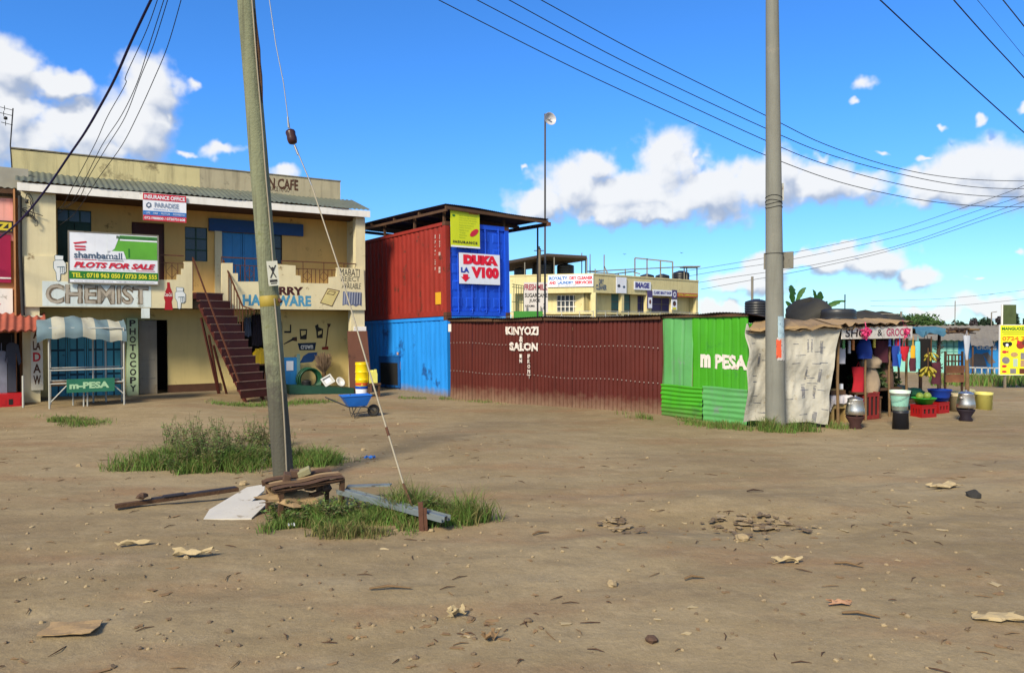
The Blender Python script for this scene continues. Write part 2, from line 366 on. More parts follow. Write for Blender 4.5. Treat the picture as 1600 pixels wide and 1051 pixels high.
# ------------------------------------------------------------------ ground height
def _h(ix, iy, s):
    k = (ix.astype(np.int64) * 374761393 + iy.astype(np.int64) * 668265263 + s * 974711) & 0xffffffff
    k = ((k ^ (k >> 13)) * 1274126177) & 0xffffffff
    return ((k ^ (k >> 16)) & 0xffff) / 65535.0
def vn(x, y, s=0):
    ix, iy = np.floor(x), np.floor(y); fx, fy = x - ix, y - iy
    fx = fx * fx * (3 - 2 * fx); fy = fy * fy * (3 - 2 * fy)
    a, b, c, d = _h(ix, iy, s), _h(ix + 1, iy, s), _h(ix, iy + 1, s), _h(ix + 1, iy + 1, s)
    return (a + (b - a) * fx) * (1 - fy) + (c + (d - c) * fx) * fy - 0.5
def ss(a, b, x):
    t = np.clip((x - a) / (b - a), 0, 1); return t * t * (3 - 2 * t)
def gh(x, y, fine=True):
    x = np.asarray(x, dtype=float); y = np.asarray(y, dtype=float)
    near = 1 - ss(35, 90, np.hypot(x, y))
    h = 0.10 * vn(x * .28, y * .28, 1) + 0.040 * vn(x * .8, y * .8, 2)
    if fine: h = h + 0.012 * vn(x * 2.6, y * 3.0, 3) + 0.009 * vn(x * 8, y * 9, 4) + 0.005 * vn(x * 21, y * 22, 5)
    for (ax, ay, bx, by, cv) in ((-9, 6.2, 12, 9.6, 1.3), (-9, 7.9, 12, 11.4, 1.3), (-3, 4.2, 14, 14.5, -.8), (-4.6, 5.0, 12.6, 15.4, -.8)):   # faint wheel tracks
        t = ((x - ax) * (bx - ax) + (y - ay) * (by - ay)) / ((bx - ax) ** 2 + (by - ay) ** 2); ex = ax + t * (bx - ax); ey = ay + t * (by - ay) + cv * t * (1 - t)
        d2 = (x - ex) ** 2 + (y - ey) ** 2; h = h - 0.014 * np.exp(-d2 / .045) + 0.007 * np.exp(-(np.sqrt(d2) - .36) ** 2 / .012)
    h = h * near
    h = h + 0.15 * ss(16, 20, y) * (1 - ss(-8.5, -6.5, x)) * (1 - ss(30, 50, y))
    h = h - 1.35 * ss(25, 48, y) * ss(6, 20, x)
    h = h + 0.07 * np.exp(-(((x + 1.4) / .9) ** 2 + ((y - 9.0) / .8) ** 2))
    h = h - 0.09 * np.exp(-(((x - 2.4) / 1.0) ** 2 + ((y - 8.4) / .5) ** 2)) + 0.07 * np.exp(-(((x - 2.6) / 1.5) ** 2 + ((y - 9.4) / .5) ** 2))
    h = h + 2.0 * vn(x * .006, y * .006, 9) * ss(150, 600, np.hypot(x, y))
    return h
def g1(x, y): return float(gh(x, y))
def gp(px, py):
    d = ray(px, py); z = 0.0
    for _ in range(6):
        t = (z - HC) / d.z; p = Vector((d.x * t, d.y * t, z)); z = g1(p.x, p.y)
    p.z = z; return p
def gpY(px, Y):
    X = (px - CX) / FPX * Y; return Vector((X, Y, g1(X, Y)))
# ------------------------------------------------------------------ the ground sheet
def spaced(segs):
    out = []
    for a, b, s in segs: out += list(np.arange(a, b, s))
    return np.array(out + [segs[-1][1]])
def ground():
    xs = spaced([(-2500, -300, 200), (-300, -60, 30), (-60, -24, 3), (-24, -11, .35), (-11, 11, .055), (11, 26, .3), (26, 70, 3), (70, 300, 25), (300, 2500, 200)])
    ys = spaced([(-400, -20, 40), (-20, 3.6, 1.5), (3.6, 9.5, .04), (9.5, 14, .06), (14, 27, .13), (27, 50, .6), (50, 120, 4), (120, 400, 30), (400, 3600, 200)])
    Xg, Yg = np.meshgrid(xs, ys); Z = gh(Xg, Yg)
    nv = len(xs); nr = len(ys)
    me = bpy.data.meshes.new('ground')
    me.vertices.add(nv * nr); me.vertices.foreach_set('co', np.stack([Xg, Yg, Z], -1).ravel())
    i = np.arange(nr - 1)[:, None] * nv + np.arange(nv - 1)[None, :]
    q = np.stack([i, i + 1, i + 1 + nv, i + nv], -1).reshape(-1)
    nf = len(q) // 4
    me.loops.add(len(q)); me.loops.foreach_set('vertex_index', q)
    me.polygons.add(nf); me.polygons.foreach_set('loop_start', np.arange(nf) * 4); me.polygons.foreach_set('loop_total', np.full(nf, 4)); me.polygons.foreach_set('use_smooth', np.ones(nf, bool))
    me.update(); me.validate()
    m = bpy.data.materials.new('packed_dirt'); m.use_nodes = True; N, L, n = NT(m.node_tree); N.clear()
    out = n('ShaderNodeOutputMaterial'); b = n('ShaderNodeBsdfPrincipled'); L.new(b.outputs[0], out.inputs[0]); b.inputs['Roughness'].default_value = 0.95; b.inputs['Specular IOR Level'].default_value = 0.12
    t = n('ShaderNodeTexCoord'); co = t.outputs['Object']
    def noise(s, d, r=.6, scl=None):
        v = co
        if scl: mp = n('ShaderNodeMapping'); mp.inputs['Scale'].default_value = scl; L.new(co, mp.inputs[0]); v = mp.outputs[0]
        z = n('ShaderNodeTexNoise', i_Scale=s, i_Detail=d, i_Roughness=r); L.new(v, z.inputs['Vector']); return z.outputs['Fac']
    def mix(f, a, bcol):
        o = n('ShaderNodeMix', data_type='RGBA'); L.new(f, o.inputs[0])
        for k, v in ((6, a), (7, bcol)):
            if isinstance(v, tuple): o.inputs[k].default_value = (*v, 1)
            else: L.new(v, o.inputs[k])
        return o.outputs[2]
    def rng(f, a, b_, c=0., d=1.):
        r = n('ShaderNodeMapRange', i_1=a, i_2=b_, i_3=c, i_4=d); L.new(f, r.inputs[0]); return r.outputs[0]
    G0, G1, G2, G3 = (.220, .164, .086), (.308, .240, .138), (.250, .152, .080), (.150, .112, .064)
    c = mix(rng(noise(.22, 5), .36, .64), G0, G1)
    c = mix(rng(noise(.5, 6, .6, (.6, 1.6, 1)), .50, .66, 0, .8), c, G2)
    c = mix(rng(noise(.9, 7, .62, (.5, 1.6, 1)), .50, .66, 0, .45), c, (.345, .278, .170))
    c = mix(rng(noise(1.6, 9, .7, (.7, 1.8, 1)), .50, .72, 0, .55), c, G3)
    c = mix(rng(noise(.35, 8, .68, (.8, 1.3, 1)), .53, .60, 0, .5), c, (.185, .135, .078))
    c = mix(rng(noise(3.5, 9, .72), .52, .70, 0, .5), c, (.35, .275, .165))
    c = mix(rng(noise(26, 6, .7), .40, .72, 0, .42), c, G3)
    c = mix(rng(noise(75, 4, .7), .52, .72, 0, .40), c, (.37, .30, .20))
    vo = n('ShaderNodeTexVoronoi', i_Scale=42.0); L.new(co, vo.inputs['Vector'])
    pb = n('ShaderNodeMath', operation='MULTIPLY'); L.new(rng(vo.outputs['Distance'], .26, .14), pb.inputs[0]); L.new(rng(noise(1.2, 4), .56, .68), pb.inputs[1])
    c = mix(pb.outputs[0], c, (.34, .29, .21))
    L.new(c, b.inputs['Base Color'])
    bh = n('ShaderNodeMath', operation='MULTIPLY_ADD'); L.new(noise(9, 10, .72), bh.inputs[0]); bh.inputs[1].default_value = 1.0; L.new(pb.outputs[0], bh.inputs[2])
    bp = n('ShaderNodeBump', i_Strength=0.45, i_Distance=0.05); L.new(bh.outputs[0], bp.inputs['Height']); L.new(bp.outputs[0], b.inputs['Normal'])
    me.materials.append(m)
    o = bpy.data.objects.new('ground', me); scn.collection.objects.link(o)
    tag(o, 'open brown packed dirt yard with bumps and scattered pebbles', 'ground', kind='structure')
ground()

# ------------------------------------------------------------------ grass
GR = [M('grass_green', (.105, .185, .032), .8, .25, 3, rand=.45, trans=.25), M('grass_dry', (.19, .17, .06), .85, .25, 3, rand=.35, trans=.2), M('weed_leaf', (.120, .190, .045), .8, .2, 3, rand=.45, trans=.2), M('weed_stem', (.12, .10, .05), .85, .2)]
def blades(name, pts, hr, wd, label, cat='grass', dry=.12, lean=.5, seed=0, mats=(0, 1)):
    q = np.random.default_rng(seed); n_ = len(pts); P_ = np.array(pts, float)
    h = q.uniform(hr[0], hr[1], n_) * q.uniform(.5, 1.15, n_) * (.45 + 1.1 * np.clip(.5 + vn(P_[:, 0] * 2.3, P_[:, 1] * 2.3, seed + 3) + .5 * vn(P_[:, 0] * 6, P_[:, 1] * 6, seed + 4), 0, 1)); a = q.uniform(0, 2 * np.pi, n_); le = q.uniform(.1, lean, n_) * h; b = a + q.uniform(-1.5, 1.5, n_)
    wx, wy = np.cos(a) * wd / 2, np.sin(a) * wd / 2; lx, ly = np.cos(b) * le, np.sin(b) * le
    V = np.zeros((n_, 5, 3))
    V[:, 0] = P_ + np.stack([-wx, -wy, -0.02 + 0 * h], 1); V[:, 1] = P_ + np.stack([wx, wy, -0.02 + 0 * h], 1)
    V[:, 2] = P_ + np.stack([wx * .75 + lx * .35, wy * .75 + ly * .35, h * .6], 1); V[:, 3] = P_ + np.stack([-wx * .75 + lx * .35, -wy * .75 + ly * .35, h * .6], 1)
    V[:, 4] = P_ + np.stack([lx, ly, h], 1)
    me = bpy.data.meshes.new(name); k = np.arange(n_)[:, None] * 5
    fs = np.concatenate([k + 0, k + 1, k + 2, k + 3], 1); ft = np.concatenate([k + 3, k + 2, k + 4], 1)
    me.from_pydata(V.reshape(-1, 3).tolist(), [], fs.tolist() + ft.tolist())
    me.materials.append(GR[mats[0]]); me.materials.append(GR[mats[1]])
    mi = (q.random(n_) < dry).astype(int); me.polygons.foreach_set('material_index', np.concatenate([mi, mi])); me.update()
    o = bpy.data.objects.new(name, me); scn.collection.objects.link(o)
    return tag(o, label, cat, kind='stuff')
def patch(cx, cy, rx, ry, n_, seed, rot=0.0, pw=.6):
    """points of an uneven, clumped patch; denser in the middle"""
    q = np.random.default_rng(seed); out = []
    while len(out) < n_:
        m_ = n_ * 3
        r = q.random(m_) ** pw; t = q.random(m_) * 2 * np.pi
        lim = .78 + .9 * vn(np.cos(t) * 2.3 + seed, np.sin(t) * 2.3, seed) + .4 * vn(np.cos(t) * 6 + seed, np.sin(t) * 6, seed + 1) + .12 * q.normal(size=m_)
        x = r * np.cos(t) * rx * lim; y = r * np.sin(t) * ry * lim
        X = cx + x * math.cos(rot) - y * math.sin(rot); Y = cy + x * math.sin(rot) + y * math.cos(rot)
        keep = vn(X * 2.6, Y * 2.6, seed + 5) + vn(X * 7, Y * 7, seed + 6) * .7 + .35 * (1 - r) > -.22
        out += list(zip(X[keep], Y[keep]))
    q.shuffle(out); A = np.array(out[:n_]); return np.column_stack([A, gh(A[:, 0], A[:, 1])])
def weeds(name, pts, hr, label, seed=0, leaf=.03, spread=.5, nl=26, dry=.2):
    q = random.Random(seed); mb = MB()
    for p in pts:
        p = Vector(p); h = q.uniform(*hr); st = q.randint(2, 4)
        for _ in range(st):
            a = q.uniform(0, 6.28); sp_ = q.uniform(.1, spread) * h
            top = p + Vector((math.cos(a) * sp_, math.sin(a) * sp_, h * q.uniform(.7, 1.1))); mid = p.lerp(top, .5) + Vector((q.uniform(-.04, .04), q.uniform(-.04, .04), .03))
            mb.m(GR[3]); mb.tube([p, mid, top], [.006, .004, .002], 4, False)
            for k in range(nl):
                t = q.uniform(.15, 1.02); c = p.lerp(mid, t * 2) if t < .5 else mid.lerp(top, t * 2 - 1)
                b = q.uniform(0, 6.28); l = leaf * q.uniform(.6, 1.6) * (1.25 - t * .6)
                d = Vector((math.cos(b), math.sin(b), q.uniform(-.2, .6))).normalized() * l; s_ = Vector((-math.sin(b), math.cos(b), q.uniform(-.3, .3))) * l * .36
                c = c + d * .25
                mb.m(GR[1] if q.random() < dry else GR[2]); mb.add([c, c + d * .5 + s_, c + d, c + d * .5 - s_], [(0, 1, 2, 3)])
    o = mb.build(name); return tag(o, label, 'weeds', kind='stuff')
p0 = gp(345, 722)
pts = np.vstack([patch(gp(335, 724).x, gp(320, 724).y, 1.25, .95, 18000, 11), patch(gp(470, 722).x, gp(470, 722).y, .95, .42, 3200, 12), patch(gp(275, 722).x, gp(275, 722).y, .8, .42, 3000, 13)])
blades('grass', pts, (.07, .24), .010, 'lush green grass patch growing behind the leaning wooden pole', seed=1, dry=.22, lean=1.2)
wp_ = patch(gp(310, 705).x, gp(310, 705).y, 1.0, .5, 42, 21); wp2 = patch(gp(400, 700).x, gp(400, 700).y, .6, .35, 16, 22); wp3 = patch(gp(345, 730).x, gp(345, 730).y, 1.2, .6, 46, 24)
blades('grass', np.vstack([patch(gp(655, 808).x, gp(655, 808).y, .40, .30, 2600, 36), patch(gp(715, 815).x, gp(715, 815).y, .42, .22, 1700, 37)]), (.10, .30), .009, 'taller wispy grass around the rusty stay anchor', seed=12, dry=.4, lean=1.0)
weeds('weeds', list(wp_) + list(wp2) + list(wp3), (.22, .62), 'tall leafy weeds rising out of the grass patch', 3, leaf=.042, nl=24)
pts = np.vstack([patch(gp(480, 815).x, gp(480, 815).y, .58, .45, 6000, 31), patch(gp(560, 822).x, gp(560, 822).y, .5, .33, 3000, 32), patch(gp(640, 815).x, gp(640, 815).y, .55, .4, 3200, 33), patch(gp(690, 812).x, gp(690, 812).y, .6, .36, 2600, 34)])
blades('grass', pts, (.04, .15), .009, 'scruffy grass patch around the broken table and rusty stay anchor', seed=2, dry=.22, lean=.9)
weeds('weeds', list(patch(gp(455, 812).x, gp(455, 812).y, .45, .3, 13, 41)) + list(patch(gp(540, 810).x, gp(540, 810).y, .4, .3, 12, 42)) + list(patch(gp(670, 805).x, gp(670, 805).y, .42, .28, 16, 43)), (.10, .26), 'low leafy weeds under the broken table and round the anchor', 5, leaf=.04, spread=1.1, dry=.25)
blades('grass', patch(gp(545, 835).x, gp(545, 835).y, .42, .16, 1100, 35), (.05, .13), .009, 'dry yellowed grass fringe at the front of the scruffy patch', seed=3, dry=.75, lean=1.0)
# verges
def strip(pxs, w, n_, seed, up=0.):
    q = np.random.default_rng(seed); P_ = [gp(*p) for p in pxs]; out = []
    for _ in range(n_):
        i = q.integers(0, len(P_) - 1); t = q.random(); a = P_[i].lerp(P_[i + 1], t)
        x = a.x + q.normal() * w * .4; y = a.y + q.normal() * w * .5 - up
        if vn(np.array([x * 1.7]), np.array([y * 1.7]), seed)[0] > -.13: out.append((x, y, g1(x, y)))
    return out
blades('grass', strip([(985, 648), (1040, 655), (1100, 664), (1165, 670), (1230, 668), (1310, 668)], .42, 6500, 51), (.05, .17), .012, 'grass strip along the foot of the green iron wall and tarpaulin', seed=4, dry=.3)
blades('grass', strip([(610, 622), (660, 622), (705, 624), (780, 632)], .3, 900, 52), (.04, .09), .012, 'sparse grass at the foot of the blue container', seed=5, dry=.35)
blades('grass', strip([(65, 655), (105, 658), (150, 662)], .5, 2600, 53), (.04, .10), .012, 'small grass patch on the ground before the striped stand', seed=6, dry=.3)
blades('grass', strip([(340, 630), (395, 634), (460, 630), (510, 628)], .45, 2200, 54), (.04, .13), .013, 'short grass at the foot of the maroon staircase', seed=7, dry=.2)
q_ = np.random.default_rng(5); vx = q_.uniform(14.5, 44, 26000); vy = q_.uniform(27, 50, 26000); kk = (vx > vy * .545) & (vn(vx * .5, vy * .5, 3) > -.25)
blades('grass', np.column_stack([vx[kk], vy[kk], gh(vx[kk], vy[kk])]), (.18, .5), .05, 'rough green verge behind the yellow signboard', seed=8, dry=.25)
# ------------------------------------------------------------------ materials of the buildings
DIRT = (.20, .15, .09)
cream = M('cream_paint', C(208, 197, 160, .95), .85, .08, 1.6, .25, 50, spot=(C(150, 130, 95), .25, 2.2), streak=(C(150, 130, 95), .18))
ochre = M('ochre_paint', C(212, 172, 104, .98), .85, .08, 1.4, .25, 50, spot=(C(150, 115, 65), .2, 2.0), streak=(C(150, 115, 65), .18))
ywall = M('pale_yellow_paint', C(206, 186, 126, .98), .85, .08, 1.2, .25, 50, spot=(C(150, 130, 85), .25, 1.7), streak=(C(150, 130, 85), .18), dust=(DIRT, .35))
grey_plaster = M('grey_plaster', C(140, 132, 112), .9, .2, 2, .4, 40, spot=(C(90, 84, 70), .45, 2.5), streak=(C(70, 64, 52), .6))
parapet_m = M('parapet_plaster', C(200, 188, 140, .9), .88, .14, .9, .3, 40, spot=(C(140, 128, 95), .45, .9), streak=(C(105, 95, 72), .55))
tin_grey = M('weathered_iron_sheet', C(112, 118, 104), .6, .22, 1.2, 0, metal=.15, spot=(C(85, 70, 52), .3, 2), streak=(C(70, 70, 60), .5))
white_p = M('white_paint', C(225, 222, 215, .95), .6, .06, 3, .1, spot=(C(170, 165, 150), .25, 4), streak=(C(150, 140, 120), .25))
bluewhite = M('pale_blue_paint', C(205, 214, 210, .95), .8, .06, 2, .2, spot=(C(160, 160, 140), .3, 2), streak=(C(130, 130, 115), .35))
maroon = M('maroon_paint', C(84, 38, 30), .55, .18, 3, .15, spot=(C(110, 78, 60), .25, 5))
rail_m = M('brown_rail_paint', C(96, 56, 34), .55, .15, 6)
dark = M('interior_shade', (.012, .011, .010), .9, .1)  # near-black colour that paints the shade inside openings
darkblue = M('dark_blue_paint', C(40, 84, 140), .75, .12, 3, .15, spot=(C(100, 100, 110), .2, 3))
skyblue = M('sky_blue_door_paint', C(50, 140, 205), .5, .10, 2.5, .1, spot=(C(30, 80, 130), .25, 3), streak=(C(30, 75, 120), .35))
teal = M('teal_door_paint', C(60, 140, 170, .9), .55, .12, 2.5, .1, spot=(C(35, 80, 95), .25, 3), streak=(C(30, 70, 85), .35))
greend = M('dark_green_paint', C(28, 72, 55), .5, .15, 3)
steel = M('grey_steel_door', C(135, 130, 118), .6, .14, 3, .1, spot=(C(100, 90, 75), .3, 4), streak=(C(95, 85, 65), .4), dust=(DIRT, .5))
black_p = M('black_paint', (.02, .019, .018), .6, .2)
grey_let = M('faded_grey_paint', C(168, 158, 142, .9), .85, .2, 6, spot=(C(185, 178, 165), .5, 8))
brown_let = M('brown_paint', C(88, 58, 40), .8, .2, 6)
lblue_let = M('light_blue_paint', C(80, 150, 185), .8, .15, 6)
red_p = M('red_paint', C(205, 30, 45), .5, .08)
glass = M('dusty_glass', C(40, 50, 56), .25, .25, 2, spec=.6)
conc = M('worn_concrete', C(140, 125, 100), .92, .18, 3, .4, 30, spot=(DIRT, .5, 2))
brownboard = M('brown_board', C(118, 76, 56), .7, .12, 2, .1, spot=(C(90, 60, 45), .3, 3))
yel_p = M('yellow_paint', C(240, 200, 30), .5, .05)
green_p = M('green_paint', C(50, 150, 60), .6, .1)
pipe_w = M('white_tube', C(195, 195, 185, .7), .45, .08, 5, spot=(C(120, 80, 50), .2, 9))
wood = M('rough_wood', C(120, 92, 62), .85, .25, 5, .4, 40)
oldwood = M('dark_old_wood', C(92, 66, 46), .9, .3, 6, .6, 40)

# ------------------------------------------------------------------ two-storey shop building
BA = math.atan2(.532, .846); BO = (-12.75, 20.0, 0)
B = Fr(BO, BA)
bld = thing('shop_building', 'two-storey cream shop building with a balcony, maroon staircase and iron veranda roof', 'building', BO, BA)
W0, W1 = 0.0, 9.42
RB = 1.3                                              # depth of the recessed wall
mb = MB().m(ochre)
def hl(px0, py0, px1, py1, d=RB): return B.rect(px0, py0, px1, py1, d)
hw_green = hl(90, 328, 143, 440); h_brown = hl(206, 348, 257, 452); h_win = hl(289, 355, 324, 408); h_blue = hl(346, 364, 412, 452); h_dark = hl(427, 364, 441, 412)
h_brown = (h_brown[0], h_brown[1], 2.9, h_brown[3]); h_blue = (h_blue[0], h_blue[1], 2.9, h_blue[3]); hw_green = (hw_green[0], hw_green[1], 2.9, hw_green[3])
wallholes(mb, W0 + .12, W1 - .12, 2.9, 6.3, RB, .12, [hw_green, h_brown, h_win, h_blue, h_dark])
mb.m(cream); mb.box(*hl(335, 360, 346, 452)[:2], RB - .10, RB - .002, 2.9, 5.2)
mb.build('upper_wall', bld)
mb = MB().m(ywall)
l_shut = hl(76, 513, 192, 612, 1.2); l_open = hl(226, 499, 262, 612, 1.2); l_dark = hl(372, 490, 412, 606, 1.2)
l_shut = (l_shut[0], l_shut[1], .02, l_shut[3]); l_open = (l_open[0], l_open[1], .10, 2.3); l_dark = (l_dark[0], l_dark[1] + .6, .1, 2.25)
wallholes(mb, W0 + .12, W1 - .12, -.3, 2.62, 1.2, .12, [l_shut, l_open, l_dark])
mb.m(brown_let)
s0 = B.hit(262, 600, 1.2)[0]; s1 = B.hit(345, 600, 1.2)[0]; mb.box(s0, s1, 1.17, 1.198, -.2, .36)
mb.build('lower_wall', bld)
mb = MB().m(cream)
sA = B.hit(88, 400, 0)[0]; mb.box(W0, sA, 0, .3, 2.64, 5.625)                     # left pillar, upper
sP = B.hit(556, 400, 0)[0]; mb.box(sP, W1, 0, .25, 2.64, 5.62)                    # right pillar, upper
mb.box(W0, B.hit(62, 500, 0)[0], .02, .32, -.3, 2.64)
mb.box(B.hit(549, 500, 0)[0], W1 - .02, .02, .27, -.3, 2.64)
mb.box(W1 - .14, W1 - .005, .27, 7.0, -.3, 5.60); mb.box(W0 + .005, W0 + .14, .32, 7.0, -.3, 5.60); mb.box(W1 - .14, W1 - .005, RB + .15, 7.0, 5.602, 6.18); mb.box(W0 + .005, W0 + .14, RB + .15, 7.0, 5.602, 6.18); mb.box(W0 + .14, W1 - .14, 6.85, 7.0, -.3, 6.3)
mb.build('side_wall', bld)
mb = MB().m(conc); mb.box(W0 + .14, W1 - .14, .12, RB, 2.63, 2.9); mb.box(W0 + .2, W1 - .2, RB + .01, 6.8, 2.63, 2.9); mb.build('balcony_floor', bld)
mb = MB().m(conc)
mb.box(B.hit(196, 610, 0)[0], B.hit(350, 610, 0)[0], -.25, 1.15, -.3, .13); mb.build('concrete_apron', bld)
# balcony parapet, stepped at the railings
mb = MB().m(cream)
left = [(38, 400), (99, 400), (99, 410), (108, 410), (108, 432), (120, 438), (276, 437), (276, 429), (283, 429), (283, 420), (287, 420), (287, 409), (300, 409), (300, 481), (38, 479)]
right = [(346, 411), (363, 411), (363, 427), (371, 427), (371, 440), (404, 440), (432, 441), (432, 413), (461, 415), (461, 430), (469, 431), (469, 442), (513, 443), (513, 433), (525, 432), (525, 418), (567, 420), (570, 485), (346, 482)]
zb = 2.63
def stepped(pts):
    P_ = B.poly(pts); return [(min(max(x, .004), W1), max(z, zb) if z > zb + .1 else zb) for x, z in P_]
mb.prism(stepped(left), -.06, .06); mb.prism(stepped(right), -.06, .06)
mb.m(bluewhite); r_ = B.rect(66, 441, 236, 479, -.06); mb.box(r_[0], r_[1], -.066, -.0605, zb + .02, r_[3])
r_ = B.rect(221, 478, 234, 497, -.06); mb.box(r_[0], r_[1], -.058, .0, r_[2], zb - .005)
mb.build('balcony_parapet', bld)
# railings
def rail(a, b, zt, pts_low):
    mb = MB().m(rail_m); mb.bar((a, 0, zt), (b, 0, zt), .045, .03); mb.bar((a, .0, zt - .22), (b, .0, zt - .22), .03, .02)
    k = int((b - a) / .13); lowx = sorted(pts_low)
    for i in range(k + 1):
        x = a + (b - a) * i / k; lo = max([z for xa, xb, z in pts_low if xa - 1e-3 <= x <= xb + 1e-3] or [zt - .9])
        if lo < zt - .05: mb.bar((x, 0, lo - .02), (x, 0, zt - .22 if i % 5 else zt), .02, .02)
        if i % 4 == 2 and i + 1 <= k and lo < zt - .55:
            zc = lo + (zt - .22 - lo) * .5; d = (b - a) / k
            for sx_, sz in ((1, 1), (1, -1), (-1, 1), (-1, -1)): mb.bar((x + sx_ * d, .012, zc), (x, .012, zc + sz * d * 1.2), .016, .012)
    return mb.build('railing', bld)
f = lambda px, py: B.hit(px, py)
rail(f(250, 420)[0], f(287, 420)[0], f(270, 399)[1], [(f(240, 440)[0], f(276, 440)[0], f(262, 437)[1]), (f(276, 430)[0], f(283, 430)[0], f(280, 429)[1]), (f(283, 420)[0], f(287, 420)[0], f(285, 420)[1])])
rail(f(346, 420)[0], f(432, 420)[0], f(375, 403)[1], [(f(340, 411)[0], f(363, 411)[0], f(355, 411)[1]), (f(363, 427)[0], f(371, 427)[0], f(367, 427)[1]), (f(371, 440)[0], f(432, 440)[0], f(390, 440)[1])])
rail(f(440, 420)[0], f(556, 420)[0], f(500, 410)[1], [(f(430, 413)[0], f(461, 413)[0], f(450, 414)[1]), (f(461, 430)[0], f(469, 430)[0], f(465, 430)[1]), (f(469, 442)[0], f(513, 442)[0], f(490, 442)[1]), (f(513, 433)[0], f(525, 433)[0], f(520, 432)[1]), (f(525, 418)[0], f(560, 418)[0], f(540, 418)[1])])
# roof and fascia, parapet above
rf = MB().m(tin_grey)
ze, zr = 5.86, 6.40
rf.sheet((W0 - .12, -.22, ze), (W1 + .26, 0, 0), (0, RB + .42, zr - ze), (0, -.3, 1), .15, .014, 'sine', 3, sag=lambda u, v: (0, -.02 * math.sin(u * 37), .012 * math.sin(u * 19 + v)))
rfo = rf.build('veranda_roof', bld)
mb = MB().m(white_p); mb.box(W0 - .08, W1 + .1, -.20, -.165, 5.62, 5.825); mb.build('fascia_board', rfo)
mb = MB().m(oldwood); mb.box(W0 + .02, W1 - .02, -.16, RB - .01, 5.63, 5.66); mb.build('soffit', rfo)
pp = MB().m(parapet_m)
pL, pR = B.hit(17, 240, RB + .25)[0], B.hit(531, 300, RB + .25)[0]
pp.prism([(pL, 6.2), (pR, 6.2), (pR, 6.99), (pL, 6.97)], RB + .2, RB + .38); pp.m(grey_plaster).box(pL - .02, pR + .02, RB + .18, RB + .40, 6.995, 7.03)
pp.m(parapet_m).box(pR - .16, pR - .001, RB + .385, 6.9, 6.2, 6.96); pp.box(pL + .001, pL + .16, RB + .385, 6.9, 6.2, 6.96)
po = pp.build('roof_parapet', bld)
mb = MB().m(M('stained_plaster', C(172, 162, 134, .9), .9, .14, 1.6, .3, 40, spot=(C(120, 112, 92), .4, 1.4), streak=(C(105, 98, 80), .6))); a, b, c, d = B.rect(312, 262, 530, 300, RB + .2); mb.box(a, pR - .02, RB + .196, RB + .1995, 6.3, 6.985); mb.build('stained_plaster', po)
mb = MB().m(brown_let); d_ = RB + .190
mb.text('N CAFE', *B.rect(420, 279, 466, 296, d_), d_, bold=.03, wob=.06); mb.text('PLACE TO GO', *B.rect(420, 292, 452, 299, d_), d_)
mb.build('lettering', po)
# the upper doors and windows
def panel_door(name, h, mat, leaves, y, cols=2, bands=(.33, .62), parent=bld, fr=.05, base=None):
    a, b, c, d = h; mb = MB().m(mat); w = (b - a) / leaves
    for i in range(leaves):
        x0, x1 = a + i * w + .008, a + (i + 1) * w - .008
        mb.m(base or mat); mb.box(x0, x1, y, y + .03, c + .01, d - .01); mb.m(mat)
        zz = [c + .03] + [c + (d - c) * t for t in bands] + [d - .03]
        for j in range(len(zz) - 1):
            cw = (x1 - x0 - .06) / cols
            for k in range(cols):
                xa = x0 + .03 + k * cw; t = .022
                mb.box(xa + t, xa + cw - t, y - .012, y - .002, zz[j] + .03, zz[j + 1] - .03)
        mb.box(x0, x0 + .04, y - .02, y - .0125, c + .012, d - .012); mb.box(x1 - .04, x1, y - .02, y - .0125, c + .012, d - .012)
    return mb.build(name, parent)
panel_door('double_door', h_blue, skyblue, 2, RB + .05)
panel_door('door', h_brown, maroon, 1, RB + .06)
panel_door('door', (hw_green[0], hw_green[1], 2.9, hw_green[3] - .35), greend, 2, RB + .05)
def window(h, y, mat, nx, nz, parent=bld):
    a, b, c, d = h; mb = MB().m(mat)
    for x in [a + (b - a) * i / nx for i in range(nx + 1)]: mb.box(x - .018, x + .018, y, y + .03, c, d)
    for z in [c + (d - c) * i / nz for i in range(nz + 1)]: mb.box(a + .02, b - .02, y - .006, y + .024, z - .016, z + .016)
    o = mb.build('window', parent); mb = MB().m(glass); mb.box(a + .005, b - .005, y + .034, y + .04, c + .005, d - .005); mb.build('pane', o); return o
window(h_win, RB + .03, greend, 2, 3); window((hw_green[0], hw_green[1], hw_green[3] - .34, hw_green[3]), RB + .04, greend, 3, 1); window(h_dark, RB + .04, black_p, 1, 2)
mb = MB().m(darkblue); r_ = B.rect(326, 346, 473, 365, RB - .03); mb.box(r_[0], r_[1], RB - .10, RB - .105 + .002, r_[2], r_[3]); mb.box(r_[0], r_[1], RB - .098, RB - .003, r_[2], r_[3]); mb.build('painted_lintel', bld)
